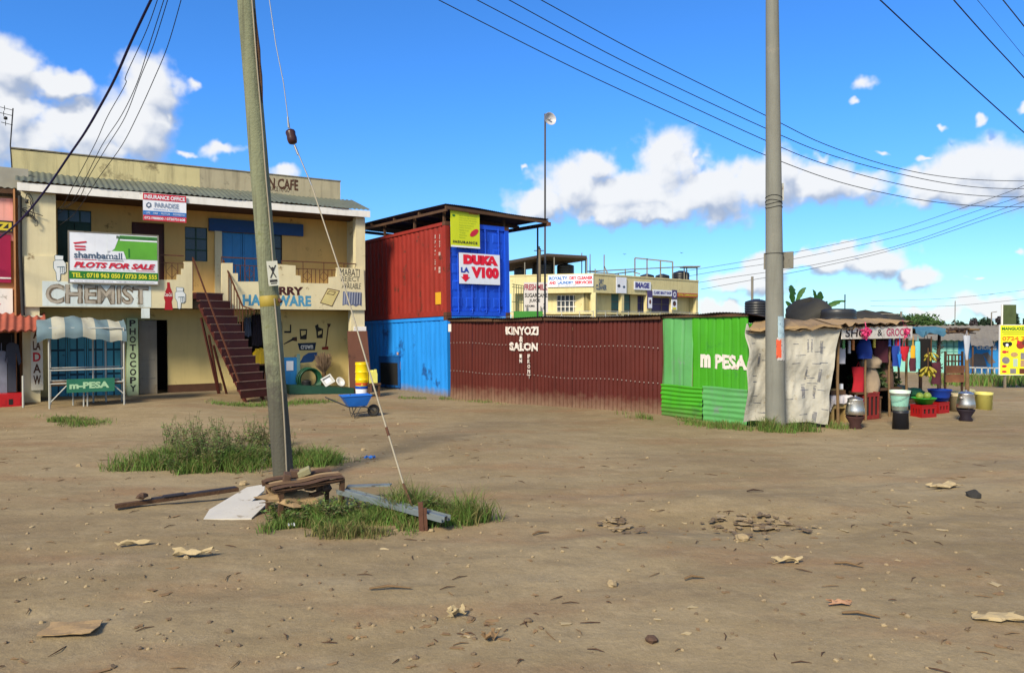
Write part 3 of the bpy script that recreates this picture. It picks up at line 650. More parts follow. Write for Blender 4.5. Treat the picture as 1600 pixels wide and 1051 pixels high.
# the lower doors
panel_door('shutter_door', l_shut, teal, 4, 1.24, 2, (.36, .70), base=M('teal_recess_shade', C(28, 70, 92, .7), .7, .15, 3))  # darker base paints shade into the gaps between the raised panels
mb = MB().m(steel); a, b = B.hit(217, 560, 1.0)[0], B.hit(245, 560, 1.0)[0]
mb.box(a, b, .98, 1.01, .14, 2.28)
for z in (.6, 1.15, 1.7): mb.box(a + .03, b - .03, .965, .979, z, z + .04)
mb.box(a, a + .04, .96, .979, .14, 2.28); mb.box(b - .04, b, .96, .979, .14, 2.28); mb.build('steel_door', bld)
mb = MB().m(dark); mb.box(l_open[0] - .2, l_open[1] + .2, 2.6, 2.63, .1, 2.5); mb.box(l_dark[0] - .2, l_dark[1] + .2, 2.6, 2.63, .1, 2.5); mb.box(W0 + .2, W1 - .2, 1.6, 1.62, 2.95, 6.2); mb.build('interior_shade', bld)  # near-black sheets behind the openings, painting the rooms as unlit
# painted panel beside the door
phot = M('pale_green_panel', C(170, 190, 150, .9), .8, .1, 3, .1, dust=(DIRT, .3))
mb = MB().m(phot); a, b, c, d = B.rect(199, 497, 216, 608, .75); mb.box(a, b, .75, 1.19, .1, d); mb.m(black_p)
for i, ch in enumerate('PHOTOCOPY'):
    zt = d - .05 - i * (d - .2) / 9.2; mb.text(ch, a + .06, b - .06, zt - .19, zt, .746, bold=.03)
mb.build('photocopy_pillar', bld)
mb = MB().m(M('white_panel', C(205, 200, 180, .9), .8, .1, 3, .1, dust=(DIRT, .3))); a, b, c, d = B.rect(48, 505, 67, 592, -.05); mb.box(a, b, -.05, .015, .45, 2.4)
for i, ch in enumerate(['K', 'A', 'LA', 'D', 'A', 'W']):
    zt = 2.34 - i * .3; mb.m(red_p if i in (3,) else brown_let); mb.text(ch, a + .05, b - .05, zt - .24, zt, -.054, bold=.03)
mb.build('painted_door_board', bld)
# painted lettering and pictures on the parapet (front plane y = -.066)
def lettering(items, name='lettering', d=-.07, parent=bld):
    mb = MB()
    for body, box_, mat, kw in items: mb.m(mat); mb.text(body, *B.rect(*box_, d), d, **kw)
    return mb.build(name, parent)
lettering([('CHEMIST', (71, 445, 232, 475), M('outline_brown', C(118, 104, 86, .8), .85, .2, 6, spot=(C(190, 185, 170), .45, 6)), dict(bold=.05, wob=.04))]); lettering([('CHEMIST', (71.5, 446, 231.5, 474.4), grey_let, dict(bold=.005, wob=.04))], d=-.074)
lettering([('RRY', (436, 448, 474, 461), M('maroon_letter', C(70, 30, 30), .8), dict(bold=.05, wob=.05)), ('HARDWARE', (379, 461, 486, 478), lblue_let, dict(bold=.045, space=1.05, wob=.05)), ('MABATI', (531, 420, 562, 431), black_p, dict(bold=.0, wob=.06)), ('REJECT', (533, 432, 562, 442), black_p, dict(bold=.0, wob=.06)), ('AVAILABLE', (534, 442, 564, 451), black_p, dict(shear=.2, wob=.05))], d=-.064)
def pict(name, polys, d=-.064, st=.004, parent=bld):
    mb = MB()
    for mat, pts in polys: mb.m(mat); mb.flat(B.poly(pts, d), d); d -= st
    return mb.build(name, parent)
hand_w = M('hand_white', C(215, 220, 220, .9), .8); ink = M('ink_blue', C(60, 95, 110), .8)
def hand(ox, oy, s, d):
    fist = [(0, 10), (3, 8), (15, 8), (19, 13), (19, 26), (16, 29), (10.5, 29), (10, 39), (7.5, 41), (5, 39), (4, 27), (0, 20)]; cuff = [(2, 0), (15, 1), (14.5, 7), (2.5, 7)]
    T_ = lambda P_, dx=0, dy=0: [(ox + (x + dx) * s, oy + (y + dy) * s) for x, y in P_]
    pict('painted_hand', [(ink, T_(q_, dx, dy)) for q_ in (fist, cuff) for dx, dy in ((-.9, 0), (.9, 0), (0, -.9), (0, .9))] + [(hand_w, T_(fist)), (hand_w, T_(cuff))] + [(ink, T_([(x, 19), (x + .9, 19), (x + .7, 28), (x - .1, 28)])) for x in (10, 13, 16)] + [(ink, T_([(5, 18), (17, 17.4), (17, 18.3), (5, 18.9)]))], d, .0012)
hand(84, 399, .98, -.064); hand(274, 449, .82, -.064)
cola = M('cola_red', C(175, 25, 35), .6)
mbp = MB().m(cola); mbp.flat(B.poly([(261, 441), (265, 441), (266, 449), (269, 456), (270, 465), (268, 471), (270, 484), (257, 484), (258, 471), (256, 465), (258, 456), (261, 449)], -.064), -.064)
mbp.m(white_p); mbp.text('Coca-Cola', *B.rect(257, 457, 269, 463, -.07), -.07, bold=.02, shear=.2); mbp.build('painted_bottle', bld)
bagm = M('bag_ochre', C(200, 185, 125, .9), .8)
pict('painted_cement_bag', [(brown_let, [(500, 473), (512, 450), (531, 454), (519, 479)]), (bagm, [(501.5, 472.5), (512.5, 451.5), (529.5, 455), (518.5, 477.5)]), (brown_let, [(510, 459), (515, 454), (525, 456), (521, 461)]), (bagm, [(511.5, 458.5), (515.5, 455), (523.5, 456.8), (520.5, 460)])])
shm = [M('sheet_blue', C(110, 120, 150), .8), M('sheet_pale', C(165, 170, 185), .8)]
pict('painted_iron_sheet', [(shm[0], [(536, 455), (565, 457), (565, 478), (561, 476), (556, 479), (551, 476), (546, 478), (541, 475), (535, 477)])] + [(shm[1], [(538 + 4 * i, 456), (539.5 + 4 * i, 456), (538.5 + 4 * i, 475), (537 + 4 * i, 475)]) for i in range(7)])
# hardware pictures on the lower wall (plane d = 1.2)
D2 = 1.196
blk = M('ink_dark', C(45, 42, 40), .8); inkbl = M('ink_navy', C(25, 48, 70), .8)
pict('painted_square', [(blk, [(444, 517), (453, 517), (453, 507), (455, 507), (455, 520), (444, 520)])], D2)
pict('painted_saw', [(blk, [(443, 537), (456, 529), (457, 527), (464, 526), (464, 533), (457, 532), (444, 538)]), (brown_let, [(459, 528), (463, 527.5), (463, 531), (459, 531)])], D2)
pict('painted_tin', [(blk, [(468, 514), (480, 514), (479, 530), (469, 530)]), (ywall, [(470, 516.5), (478, 516.5), (477.5, 522), (471, 525)])], D2)
pict('painted_tin', [(blk, [(492, 509), (497, 506), (498, 511), (505, 514), (504, 528), (495, 528), (494, 517)]), (ywall, [(497, 518), (503, 516), (502.5, 521), (497, 524)])], D2)
mbp = MB().m(inkbl); mbp.flat(B.poly([(465, 536), (494, 535), (492, 547), (468, 547)], D2), D2); mbp.m(white_p); mbp.text('crown', *B.rect(470, 539, 489, 545, D2 - .006), D2 - .006, bold=.02); mbp.build('painted_paint_sign', bld)
pict('painted_wheelbarrow', [(darkblue, [(468, 567), (474, 556), (482, 551), (496, 550), (494, 558), (488, 565), (478, 566)])], D2)
pict('painted_spade', [(brown_let, [(512, 509), (514, 509), (510, 542), (508, 542)]), (brown_let, [(511, 505), (517, 506), (515, 511), (512, 510)]), (M('spade_red', C(140, 45, 35), .8), [(503, 542), (513, 541), (513, 546), (503, 546)])], D2)
mb = MB().m(white_p); a, b, c, d = B.rect(553, 510, 571, 517, -.02); mb.box(a, W1 + .02, -.02, .015, c, d); mb.build('white_plate', bld)
# staircase
st_top = B.hit(325, 455, -.06); Wm = B.mx
zt0 = 3.08; n_st = 13
ptop = Vector((B.hit(325, 455)[0], -.06, zt0)); wtop = Wm @ ptop
wbot = gp(400, 628); wbot.z = .12
lb = B.inv @ wbot; dirh = Vector((lb.x - ptop.x, lb.y - ptop.y, 0)); run = dirh.length; dirh.normalize(); sd = Vector((-dirh.y, dirh.x, 0))
mb = MB().m(maroon); hwid = .50; rz_ = (zt0 - .16) / n_st
edge = M('pale_step_edge', C(170, 140, 120), .6, .2, 6, metal=.2)  # paler bar along the front edge of each tread
for i in range(n_st):
    z = zt0 - i * rz_; a = ptop + dirh * (run * i / n_st); b = ptop + dirh * (run * (i + 1) / n_st)
    P4 = [a - sd * hwid, a + sd * hwid, b + sd * hwid, b - sd * hwid]
    vs = [(p.x, p.y, z) for p in P4] + [(p.x, p.y, z - .035) for p in P4]
    mb.add(vs, [(3, 2, 1, 0), (4, 5, 6, 7), (0, 1, 5, 4), (1, 2, 6, 5), (2, 3, 7, 6), (3, 0, 4, 7)])
    vs = [(p.x, p.y, z - .036) for p in P4[2:]] + [(p.x, p.y, z - rz_ + .002) for p in P4[2:]]
    mb.add([(b.x - sd.x * hwid, b.y - sd.y * hwid, z - .036), (b.x + sd.x * hwid, b.y + sd.y * hwid, z - .036), (b.x + sd.x * hwid, b.y + sd.y * hwid, z - rz_ + .001), (b.x - sd.x * hwid, b.y - sd.y * hwid, z - rz_ + .001)], [(0, 1, 2, 3)])
    mb.m(edge); q0 = b - sd * hwid; q1 = b + sd * hwid; mb.bar((q0.x, q0.y, z - .004), (q1.x, q1.y, z - .004), .024, .020); mb.m(maroon)
for sgn in (-.6, .6):
    q0 = ptop + sd * sgn * hwid; q1 = ptop + dirh * run * .98 + sd * sgn * hwid
    mb.bar((q0.x, q0.y, zt0 - .34), (q1.x, q1.y, .02), .05, .10)
sl = B.hit(301, 455)[0]; sr = B.hit(346, 455)[0]; mb.box(sl, sr, -.062, 1.0, 2.905, zt0 - .001)
stair = mb.build('staircase', bld)
mb = MB().m(rail_m)
def handrail(sgn, full):
    mb = MB().m(rail_m)
    A = ptop + sd * sgn * hwid; Bq = ptop + dirh * run * (.42 if not full else .97) + sd * sgn * hwid
    zA = zt0 + 1.0; zB = zt0 - (zt0 - .16) * (.42 if not full else .97) + (.85 if not full else .35)
    mb.bar((A.x, A.y, zA), (Bq.x, Bq.y, zB), .04, .03)
    k = 7 if not full else 0
    for i in range(k + 1):
        t = i / max(1, k); p = A.lerp(Bq, t); zz = zA + (zB - zA) * t; mb.bar((p.x, p.y, zz), (p.x, p.y, zz - .95), .022, .022)
    if not full:
        E = Bq + dirh * .55; mb.bar((Bq.x, Bq.y, zB), (E.x, E.y, zB - .12), .035, .03)
        for t in (.3, .6, .95): p = Bq.lerp(E, t); mb.bar((p.x, p.y, zB - .12 * t), (p.x, p.y, zB - .26), .02, .02)
    return mb.build('handrail', stair)
handrail(1, False); handrail(-1, True)
for pxa, pxb in ((331, 343), (346, 344), (355, 356)):
    t = (pxa - 318) / 90; up_ = ptop + dirh * run * t - sd * hwid * .9; g_ = B.inv @ gpY(pxb, 22.6); mb = MB().m(maroon)
    mb.bar((up_.x, up_.y, zt0 - (zt0 - .16) * t - .3), (g_.x, g_.y, -.05), .05, .05); mb.build('support_leg', stair)

# ------------------------------------------------------------------ signboards on the building
def board(name, label, frame, px, d, mat, th=.02, cat='sign', frm=None, group=None, pad=0):
    a, b, c, e = frame.rect(*px, d); mb = MB().m(mat); mb.box(a, b, d, d + th, c, e)
    if frm:
        mb.m(frm)
        for (x0, x1, z0, z1) in ((a - .02, a + .015, c - .02, e + .02), (b - .015, b + .02, c - .02, e + .02), (a + .016, b - .016, c - .02, c + .015), (a + .016, b - .016, e - .015, e + .02)): mb.box(x0, x1, d - .006, d + th + .006, z0, z1)
    o = mb.build(name); o.matrix_world = frame.mx.copy(); tag(o, label, cat, group); return o, (a, b, c, e)
def on_board(o, rc, d, items, name='lettering'):
    """items: (body, u0, v0, u1, v1, mat, kw) with v measured from the top"""
    a, b, c, e = rc; mb = MB(); w, h = b - a, e - c
    for it in items:
        if it[0] == 'rect': _, u0, v0, u1, v1, mat, lay = it; mb.m(mat); mb.flat([(a + u0 * w, e - v1 * h), (a + u1 * w, e - v1 * h), (a + u1 * w, e - v0 * h), (a + u0 * w, e - v0 * h)], d - .004 * lay)
        elif it[0] == 'poly': _, pts, mat, lay = it; mb.m(mat); mb.flat([(a + u * w, e - v * h) for u, v in pts], d - .004 * lay)
        else: body, u0, v0, u1, v1, mat, kw = it; mb.m(mat); mb.text(body, a + u0 * w, a + u1 * w, e - v1 * h, e - v0 * h, d - .004 * kw.pop('lay', 3), **kw)
    return mb.build(name, o)
vinyl = M('white_vinyl', C(225, 228, 235, .95), .45, .04, 2, 0, streak=(C(190, 185, 175), .2))
ink_grey = M('print_grey', C(80, 100, 125), .5); ink_red = M('print_red', C(215, 40, 65), .5, .05); ink_dk = M('print_dark', C(70, 72, 85), .5); ink_gr = M('print_green', C(45, 125, 45), .5, .08)
ink_lime = M('print_field_green', C(105, 185, 60), .5, .18, 1.2); ink_yel = M('print_yellow', C(235, 230, 60), .5, .04); ink_forest = M('print_tree_green', C(60, 120, 60), .5, .3, 8); ink_blue = M('print_blue', C(45, 120, 200), .5, .05)
bb, rc = board('billboard', 'large white and green banner offering plots for sale, hung on the balcony railing', B, (107.5, 365, 247, 443), -.16, vinyl, .03, frm=steel)
on_board(bb, rc, -.16, [('rect', .42, .03, .99, .50, ink_lime, 1), ('poly', [(.42, .03), (.56, .03), (.50, .30), (.42, .42)], vinyl, 2), ('rect', .52, .04, .99, .10, ink_forest, 2), ('rect', .56, .105, .99, .135, vinyl, 2),
    ('poly', [(.42, .35), (.60, .35), (.63, .50), (.42, .50)], vinyl, 2), ('rect', .655, .29, .672, .47, ink_gr, 2), ('rect', .0, .765, 1, .925, ink_gr, 1),
    ('poly', [(.045, .215), (.19, .175), (.19, .205), (.06, .245)], ink_red, 2), ('rect', .06, .27, .18, .30, ink_red, 2), ('poly', [(.06, .33), (.18, .325), (.18, .355), (.075, .365)], ink_red, 2),
    ('shambamall', .055, .385, .585, .515, ink_grey, dict(bold=.02)), ('rect', .06, .535, .30, .545, ink_red, 1), ('rect', .31, .54, .60, .55, ink_dk, 1),
    ('PLOTS FOR SALE', .05, .585, .965, .70, ink_red, dict(bold=.05, shear=.3)), ('KANGUNDO RD, MALAA, JOSKA, KAMULU, MAVOKO', .05, .722, .70, .742, ink_dk, {}), ('rect', .74, .725, .96, .737, ink_red, 1),
    ('TEL : 0718 963 050 / 0733 506 555', .03, .80, .985, .895, ink_yel, dict(bold=.035)), ('www.shambamall.com   info@shambamall.com', .05, .95, .95, .975, ink_dk, {})])
ib, rc = board('sign_board', 'small red, white and blue insurance office sign hung from the white fascia', B, (223.5, 304, 291, 346), -.25, vinyl, .02)
on_board(ib, rc, -.25, [('rect', 0, 0, 1, .24, ink_red, 1), ('rect', 0, .64, 1, .80, ink_blue, 1), ('rect', 0, .805, 1, 1, ink_red, 1), ('INSURANCE OFFICE', .03, .055, .97, .20, vinyl, dict(bold=.03)), ('PARADISE', .26, .32, .82, .50, M('print_faded', C(150, 165, 190), .5), dict(bold=.02)), ('INSURANCE AGENCY', .24, .545, .84, .60, ink_blue, {}),
    ('- LIFE  - FIRE  - MOTOR  - DOMESTIC', .03, .69, .97, .755, vinyl, {}), ('0721988800 / 0720751608', .03, .855, .97, .955, vinyl, dict(bold=.02)), ('poly', [(.07, .40), (.12, .33), (.18, .36), (.19, .48), (.12, .55), (.07, .49)], ink_grey, 1), ('poly', [(.10, .42), (.13, .38), (.16, .40), (.16, .46), (.12, .49), (.10, .46)], vinyl, 2)])
# things by the hardware shop
a, b, c, d = B.rect(543, 517, 577, 611, -.22); mb = MB().m(brownboard); mb.add([(a, -.45, 0.0), (b, -.45, 0.0), (b - .02, -.09, d), (a + .05, -.09, d)] + [(a, -.42, 0.0), (b, -.42, 0.0), (b - .02, -.065, d), (a + .05, -.065, d)], [(0, 1, 2, 3), (7, 6, 5, 4), (0, 4, 5, 1), (1, 5, 6, 2), (2, 6, 7, 3), (3, 7, 4, 0)])
o = mb.build('brown_board'); o.matrix_world = B.mx.copy(); tag(o, 'tall plain brown board leaning on the right pillar of the shop building', 'board')
def leaf_door(name, px, d, mat, label, hole=None):
    a, b, c, e = B.rect(*px, d); mb = MB().m(mat); mb.box(a, b, d, d + .05, max(0.02, c), e); mb.box(a + .05, b - .05, d - .015, d - .002, c + .12, c + (e - c) * .5)
    o = mb.build(name); o.matrix_world = B.mx.copy(); tag(o, label, 'door panel')
    if hole: mb = MB().m(hole); mb.box(a + .07, b - .12, d - .02, d - .003, c + (e - c) * .58, e - .12); mb.build('paper_notice', o)
    return o
leaf_door('door_panel', (444, 558, 464, 607), .95, skyblue, 'blue door leaf with a white paper standing against the hardware wall', vinyl)
leaf_door('plank', (464.5, 553, 469, 606), .9, M('pale_teal', C(110, 150, 150), .7), 'narrow pale green board standing beside the blue door leaf')
hose = M('green_hose', C(30, 92, 60), .45, .25, 9, spec=.5)
cx_, cz_ = B.hit(484, 586, .6); mb = MB().m(hose); q = random.Random(3)
for k in range(11):
    pts = []; rr = .36 - .016 * (k % 5); yy = .5 + .035 * k
    for i in range(28): t = 6.283 * i / 28; pts.append((cx_ + rr * math.cos(t) * (1 + .02 * math.sin(3 * t + k)), yy + .02 * math.sin(2 * t + k), .40 + rr * math.sin(t)))
    mb.tube(pts, .022, 6, False, True)
o = mb.build('hose_coil'); o.matrix_world = B.mx.copy(); tag(o, 'large coil of dark green hose pipe leaning on the hardware wall', 'hose')
mb = MB().m(M('black_plastic', (.015, .015, .016), .45, .2)); mb.lathe([(.0, 0), (.15, 0), (.16, .05), (.14, .34), (.15, .36), (.12, .37), (.06, .40), (.0, .40)], (B.hit(479, 600, .25)[0], .25, .02)); o = mb.build('black_drum'); o.matrix_world = B.mx.copy(); tag(o, 'small black plastic drum standing in front of the green hose coil', 'drum')
broom = M('straw', C(150, 125, 100), .9, .25, 6); bx, _ = B.hit(508, 570, .7); mb = MB(); q = random.Random(9)
for i in range(300):
    a0 = q.uniform(0, 6.28); r0 = q.random() ** .5 * .05; r1 = q.random() ** .5 * .30; mb.m(broom)
    mb.bar((bx + r0 * math.cos(a0), .85 + r0 * math.sin(a0), .55 + q.uniform(0, .1)), (bx + r1 * math.cos(a0), .85 + r1 * .8 * math.sin(a0), 1.05 + q.uniform(-.15, .25) - r1 * .35), .011)
for i in range(14):
    mb.m(wood); mb.bar((bx + q.uniform(-.18, .18), .8 + q.uniform(-.1, .1), .02), (bx + q.uniform(-.06, .06), .85, .75), .022)
o = mb.build('broom_bundle'); o.matrix_world = B.mx.copy(); tag(o, 'bundle of straw brooms standing upside down below the painted spade', 'brooms')
ca, cb = B.hit(450, 612, .1)[0], B.hit(542, 612, .1)[0]
mb = MB().m(greend); mb.add([(ca, -.05, .02), (cb, -.55, -.02), (cb, -.55, .16), (ca, -.05, .30), (ca, .45, .02), (cb, .45, -.02), (cb, .45, .16), (ca, .45, .30)], [(0, 1, 2, 3), (5, 4, 7, 6), (3, 2, 6, 7), (1, 5, 6, 2), (4, 0, 3, 7), (0, 4, 5, 1)])
o = mb.build('low_platform'); o.matrix_world = B.mx.copy(); tag(o, 'low dark green platform that carries the white sinks before the hardware shop', 'platform')
porc = M('white_porcelain', (.52, .52, .49), .25, .05, spec=.5)
sx0, sz0 = B.hit(512, 604, -.2); mx = Matrix.Translation((sx0, -.22, .40)) @ Matrix.Rotation(R(-28), 4, 'Y') @ Matrix.Rotation(R(62), 4, 'X')
mb = MB().m(porc); mx = mx @ Matrix.Scale(.8, 4); mb.box(-.22, .22, -.19, -.14, 0, .05, mx); mb.box(-.22, .22, .14, .19, 0, .05, mx); mb.box(-.22, -.17, -.139, .139, 0, .05, mx); mb.box(.17, .22, -.139, .139, 0, .05, mx); mb.box(-.168, .168, -.138, .138, -.05, -.02, mx); mb.m(vinyl).box(-.1, .1, -.08, .08, -.019, -.012, mx)
o = mb.build('ceramic_sink'); o.matrix_world = B.mx.copy(); tag(o, 'square white ceramic sink leaning on the low green platform', 'sink')
sx0, sz0 = B.hit(531, 606, -.3); mx = Matrix.Rotation(R(-25), 4, 'Y') @ Matrix.Rotation(R(60), 4, 'X')
mb = MB().m(porc); mb.lathe([(.0, .02), (.08, .03), (.13, .09), (.15, .10), (.17, .08), (.15, .0), (.08, -.08), (0, -.10)], (sx0, -.36, .33), 24, mx, .72); o = mb.build('ceramic_basin'); o.matrix_world = B.mx.copy(); tag(o, 'oval white ceramic basin standing right of the square sink', 'basin')
# clothes and cans under the stairs
cl_d = M('dark_cloth', C(48, 42, 52), .9, .3, 6); cl_b = M('grey_blue_cloth', C(90, 100, 120), .9, .25, 6)
for i, (pa, pb, y0, y1, mt, lb_) in enumerate([(382, 393, 497, 525, cl_b, 'grey blue garment hanging in the doorway behind the staircase'), (394, 409, 492, 540, cl_d, 'dark purple garment hanging beside the leaning pole in the shop doorway')]):
    a, b, c, d = B.rect(pa, y0, pb, y1, 1.0); mb = MB().m(mt)
    mb.sheet((a, 1.0, c), (b - a, 0, 0), (0, 0, d - c), (0, -1, 0), .09, .018, 'sine', 5, sag=lambda u, v: ((u - .5) * (-.10) * v, 0, .03 * math.sin(u * 9)), per=10)
    mb.sheet((b, 1.06, c), (a - b, 0, 0), (0, 0, d - c), (0, 1, 0), .09, .018, 'sine', 5, per=10)
    mb.bar((a, 1.03, d + .02), (b, 1.03, d + .02), .02); mb.bar(((a + b) / 2, 1.03, d + .02), ((a + b) / 2, 1.06, 2.62), .012)
    o = mb.build('hanging_garment'); o.matrix_world = B.mx.copy(); tag(o, lb_, 'garment')
def jerrycan(name, loc, rz, s, mat, label, group=None):
    mb = MB().m(mat); P_ = [(-.13, 0), (.13, 0), (.13, .30), (.10, .36), (-.06, .36), (-.13, .30)]; mb.prism([(x * s, z * s) for x, z in P_], -.08 * s, .08 * s); mb.lathe([(.03 * s, .355 * s), (.03 * s, .41 * s), (0, .41 * s)], (-.0, 0, 0), 12); mb.bar((-.09 * s, 0, .345 * s), (.09 * s, 0, .345 * s), .03 * s, .13 * s); mb.tube([(.02 * s, 0, .36 * s), (.05 * s, 0, .42 * s), (.1 * s, 0, .42 * s), (.115 * s, 0, .34 * s)], .014 * s, 6)
    o = mb.build(name); o.location = loc; o.rotation_euler = (0, 0, rz); return tag(o, label, 'jerrycan', group)
pl_y = M('yellow_plastic', C(225, 190, 40), .45, .1, 4, spot=(C(150, 120, 50), .2, 5))
shelf = MB().m(oldwood); a, b, c, d = B.rect(399, 563, 418, 570, .9); shelf.box(a - .05, b, .7, 1.1, c, c + .04); shelf.box(a, a + .05, .85, .9, .0, c - .002); shelf.box(b - .1, b - .05, .85, .9, .0, c - .002); o = shelf.build('shelf_rack'); o.matrix_world = B.mx.copy(); tag(o, 'small wooden stand behind the leaning pole that holds yellow jerrycans', 'stand')
for i, px in enumerate((404, 412)):
    w = B.mx @ Vector((B.hit(px, 560, .9)[0], .9, c + .042)); jerrycan('jerrycan', w, BA + .2, 1.15, pl_y, ['yellow jerrycan beside the staircase, on the small wooden stand', 'yellow jerrycan half hidden behind the leaning wooden pole'][i], 'yellow jerrycans on a stand')
# striped kiosk frame
KL = B.mx @ Vector((B.hit(77, 600, -2.0)[0], 0, 0))
kx0, kx1 = B.hit(77, 600, -1.9)[0], B.hit(194, 600, -1.9)[0]
kio = thing('kiosk_stand', 'white tube kiosk stand under a blue and cream striped awning before blue shutters', 'kiosk', BO, BA)
gz = .10; yf, yb = -1.9, -.75; top = 2.08
mb = MB().m(pipe_w)
for x in (kx0, kx1): mb.tube([(x, yf, gz - .1), (x, yf, top)], .021, 8); mb.tube([(x + .05, yb, gz - .1), (x + .05, yb, top + .15)], .018, 8)
for x in (kx0 + .62 * (kx1 - kx0), kx0 + .8 * (kx1 - kx0)): mb.tube([(x, yb, gz), (x, yb, top + .1)], .022, 8)
for z in (gz + .95, gz + .62): mb.tube([(kx0, yf, z), (kx1, yf, z)], .02, 6); mb.tube([(kx0, yf, z), (kx0 + .05, yb, z)], .02, 6); mb.tube([(kx1, yf, z), (kx1 + .05, yb, z)], .02, 6); mb.tube([(kx0, yb, z), (kx1, yb, z)], .018, 6)
for z in (1.25, 1.65): mb.tube([(kx0, yf, z), (kx0 + .05, yb, z)], .012, 6)
mb.tube([(kx0, yf, gz + .15), (kx0 + .4, yf, gz + .6)], .016, 6); mb.tube([(kx1, yf, gz + .3), (kx1 - .3, yf, gz + .6)], .016, 6)
mb.tube([(kx0, yf, top), (kx1, yf, top)], .022, 6)
for t in (.32, .45, .5): mb.tube([(kx0 + (kx1 - kx0) * t, yf + (.5 if t < .4 else .1), gz - .05), (kx0 + (kx1 - kx0) * t, yf + (.5 if t < .4 else .1), gz + .62)], .02, 6)
mb.build('frame', kio)
awb = M('awning_blue', C(112, 135, 142, .7), .85, .12, 3, .2, spot=(C(80, 95, 95), .35, 3)); aww = M('awning_cream', C(188, 185, 165, .72), .85, .1, 3, .2, spot=(C(140, 130, 105), .35, 3))
mb = MB(); a0, a1 = kx0 - .25, kx1 + .06
prof = [(yb - .1, top + .26), (yb - .45, top + .28), (yf + .45, top + .22), (yf + .08, top + .10), (yf - .05, top - .03), (yf - .06, top - .14), (yf - .05, top - .24)]
nA = 56; cut = [.0, .16, .30, .50, .645, .80, .95, 1.01]; vs = []
for (y, z) in prof:
    for j in range(nA + 1):
        u = j / nA; x = a0 + (a1 - a0) * u; low = z < top
        vs.append((x, y - (.03 - .012 * math.sin(u * 23) if low else 0), z + .05 * math.sin(u * 5) - .10 * (1 - u) ** 4 - .05 * u + .02 * math.sin(u * 31 + y * 4) + (.012 * math.sin(u * 14) if low else 0)))
mb.m(awb); mb.m(aww)
for j in range(nA):
    k_ = sum(1 for c_ in cut if c_ <= (j + .5) / nA) - 1; mb.m(aww if k_ % 2 else awb)
    mb.f += [[r * (nA + 1) + j, r * (nA + 1) + j + 1, (r + 1) * (nA + 1) + j + 1, (r + 1) * (nA + 1) + j] for r in range(len(prof) - 1)]; mb.mi += [mb.cur] * (len(prof) - 1); mb.sm += [True] * (len(prof) - 1)
mb.v = vs
mb.m(awb); mb.add([(a0, y, z - .10) for y, z in prof] + [(a0, yb, top - .05)], [(0, 1, 2, 3, 4, 5, 6, 7)]); mb.add([(a1, y, z - .05) for y, z in prof] + [(a1, yb, top - .05)], [(7, 6, 5, 4, 3, 2, 1, 0)])
mb.build('awning', kio)
kg = M('kiosk_green', C(40, 115, 88), .6, .1, 3, .1); klet = M('pale_green_letter', C(175, 215, 170), .6)
a, b, c, d = B.rect(104, 591, 179, 612, yf - .03); mb = MB().m(kg); mb.box(a, b, yf - .05, yf - .025, c, d); mb.m(klet); mb.text('m-PESA', a + .06, b - .12, c + .09, d - .08, yf - .055, bold=.05); mb.build('sign_board', kio)
mb = MB().m(wood); mb.box(kx0 + .04, kx1 - .04, yf + .04, yb - .04, gz + .56, gz + .60); mb.build('shelf', kio)
# antenna on the roof, cables on the wall
ax_, az_ = B.hit(18, 268, 1.1); mb = MB().m(black_p); mb.tube([(ax_ + .02, 1.1, 6.2), (ax_ - .02, 1.1, 7.0), (ax_ + .05, 1.1, 8.0)], .018, 6)
for z, l in ((7.95, .14), (7.8, .16), (7.55, .12)): mb.tube([(ax_ + .04, 1.1, z), (ax_ - l - .1, 1.0, z + .02)], .009, 5); mb.tube([(ax_ - l, 1.0, z - .06), (ax_ - l, 1.0, z + .07)], .009, 5)
mb.lathe([(0, -.05), (.045, -.03), (.045, .03), (0, .05)], (ax_ - .12, 1.05, 7.7), 10)
o = mb.build('aerial'); o.matrix_world = B.mx.copy(); tag(o, 'thin crooked aerial mast at the left end of the roof parapet', 'aerial')
mb = MB().m(black_p); q = random.Random(2)
for k in range(5):
    pts = []; bx_, bz_ = B.hit(40, 315 + 6 * k, -.05)
    for i in range(12): t = i / 11; pts.append((bx_ + .28 * math.sin(t * (3 + k)) * t + .05 * k, -.08, bz_ + .25 * math.sin(t * 5 + k) * (1 - t * .5)))
    mb.tube(pts, .010, 5)
bx_, bz_ = B.hit(42, 315, -.05)
for dz in (0, -.35): mb.lathe([(0, -.06), (.05, -.04), (.03, 0), (.05, .04), (0, .06)], (bx_, -.1, bz_ + dz), 10)
mb.tube([(B.hit(31, 300, .0)[0], -.05, 5.5), (B.hit(33, 400, .0)[0] - .02, -.05, 4), (B.hit(36, 480)[0], -.05, 2.4)], .05, 6)
mb.build('cable_cluster', bld)
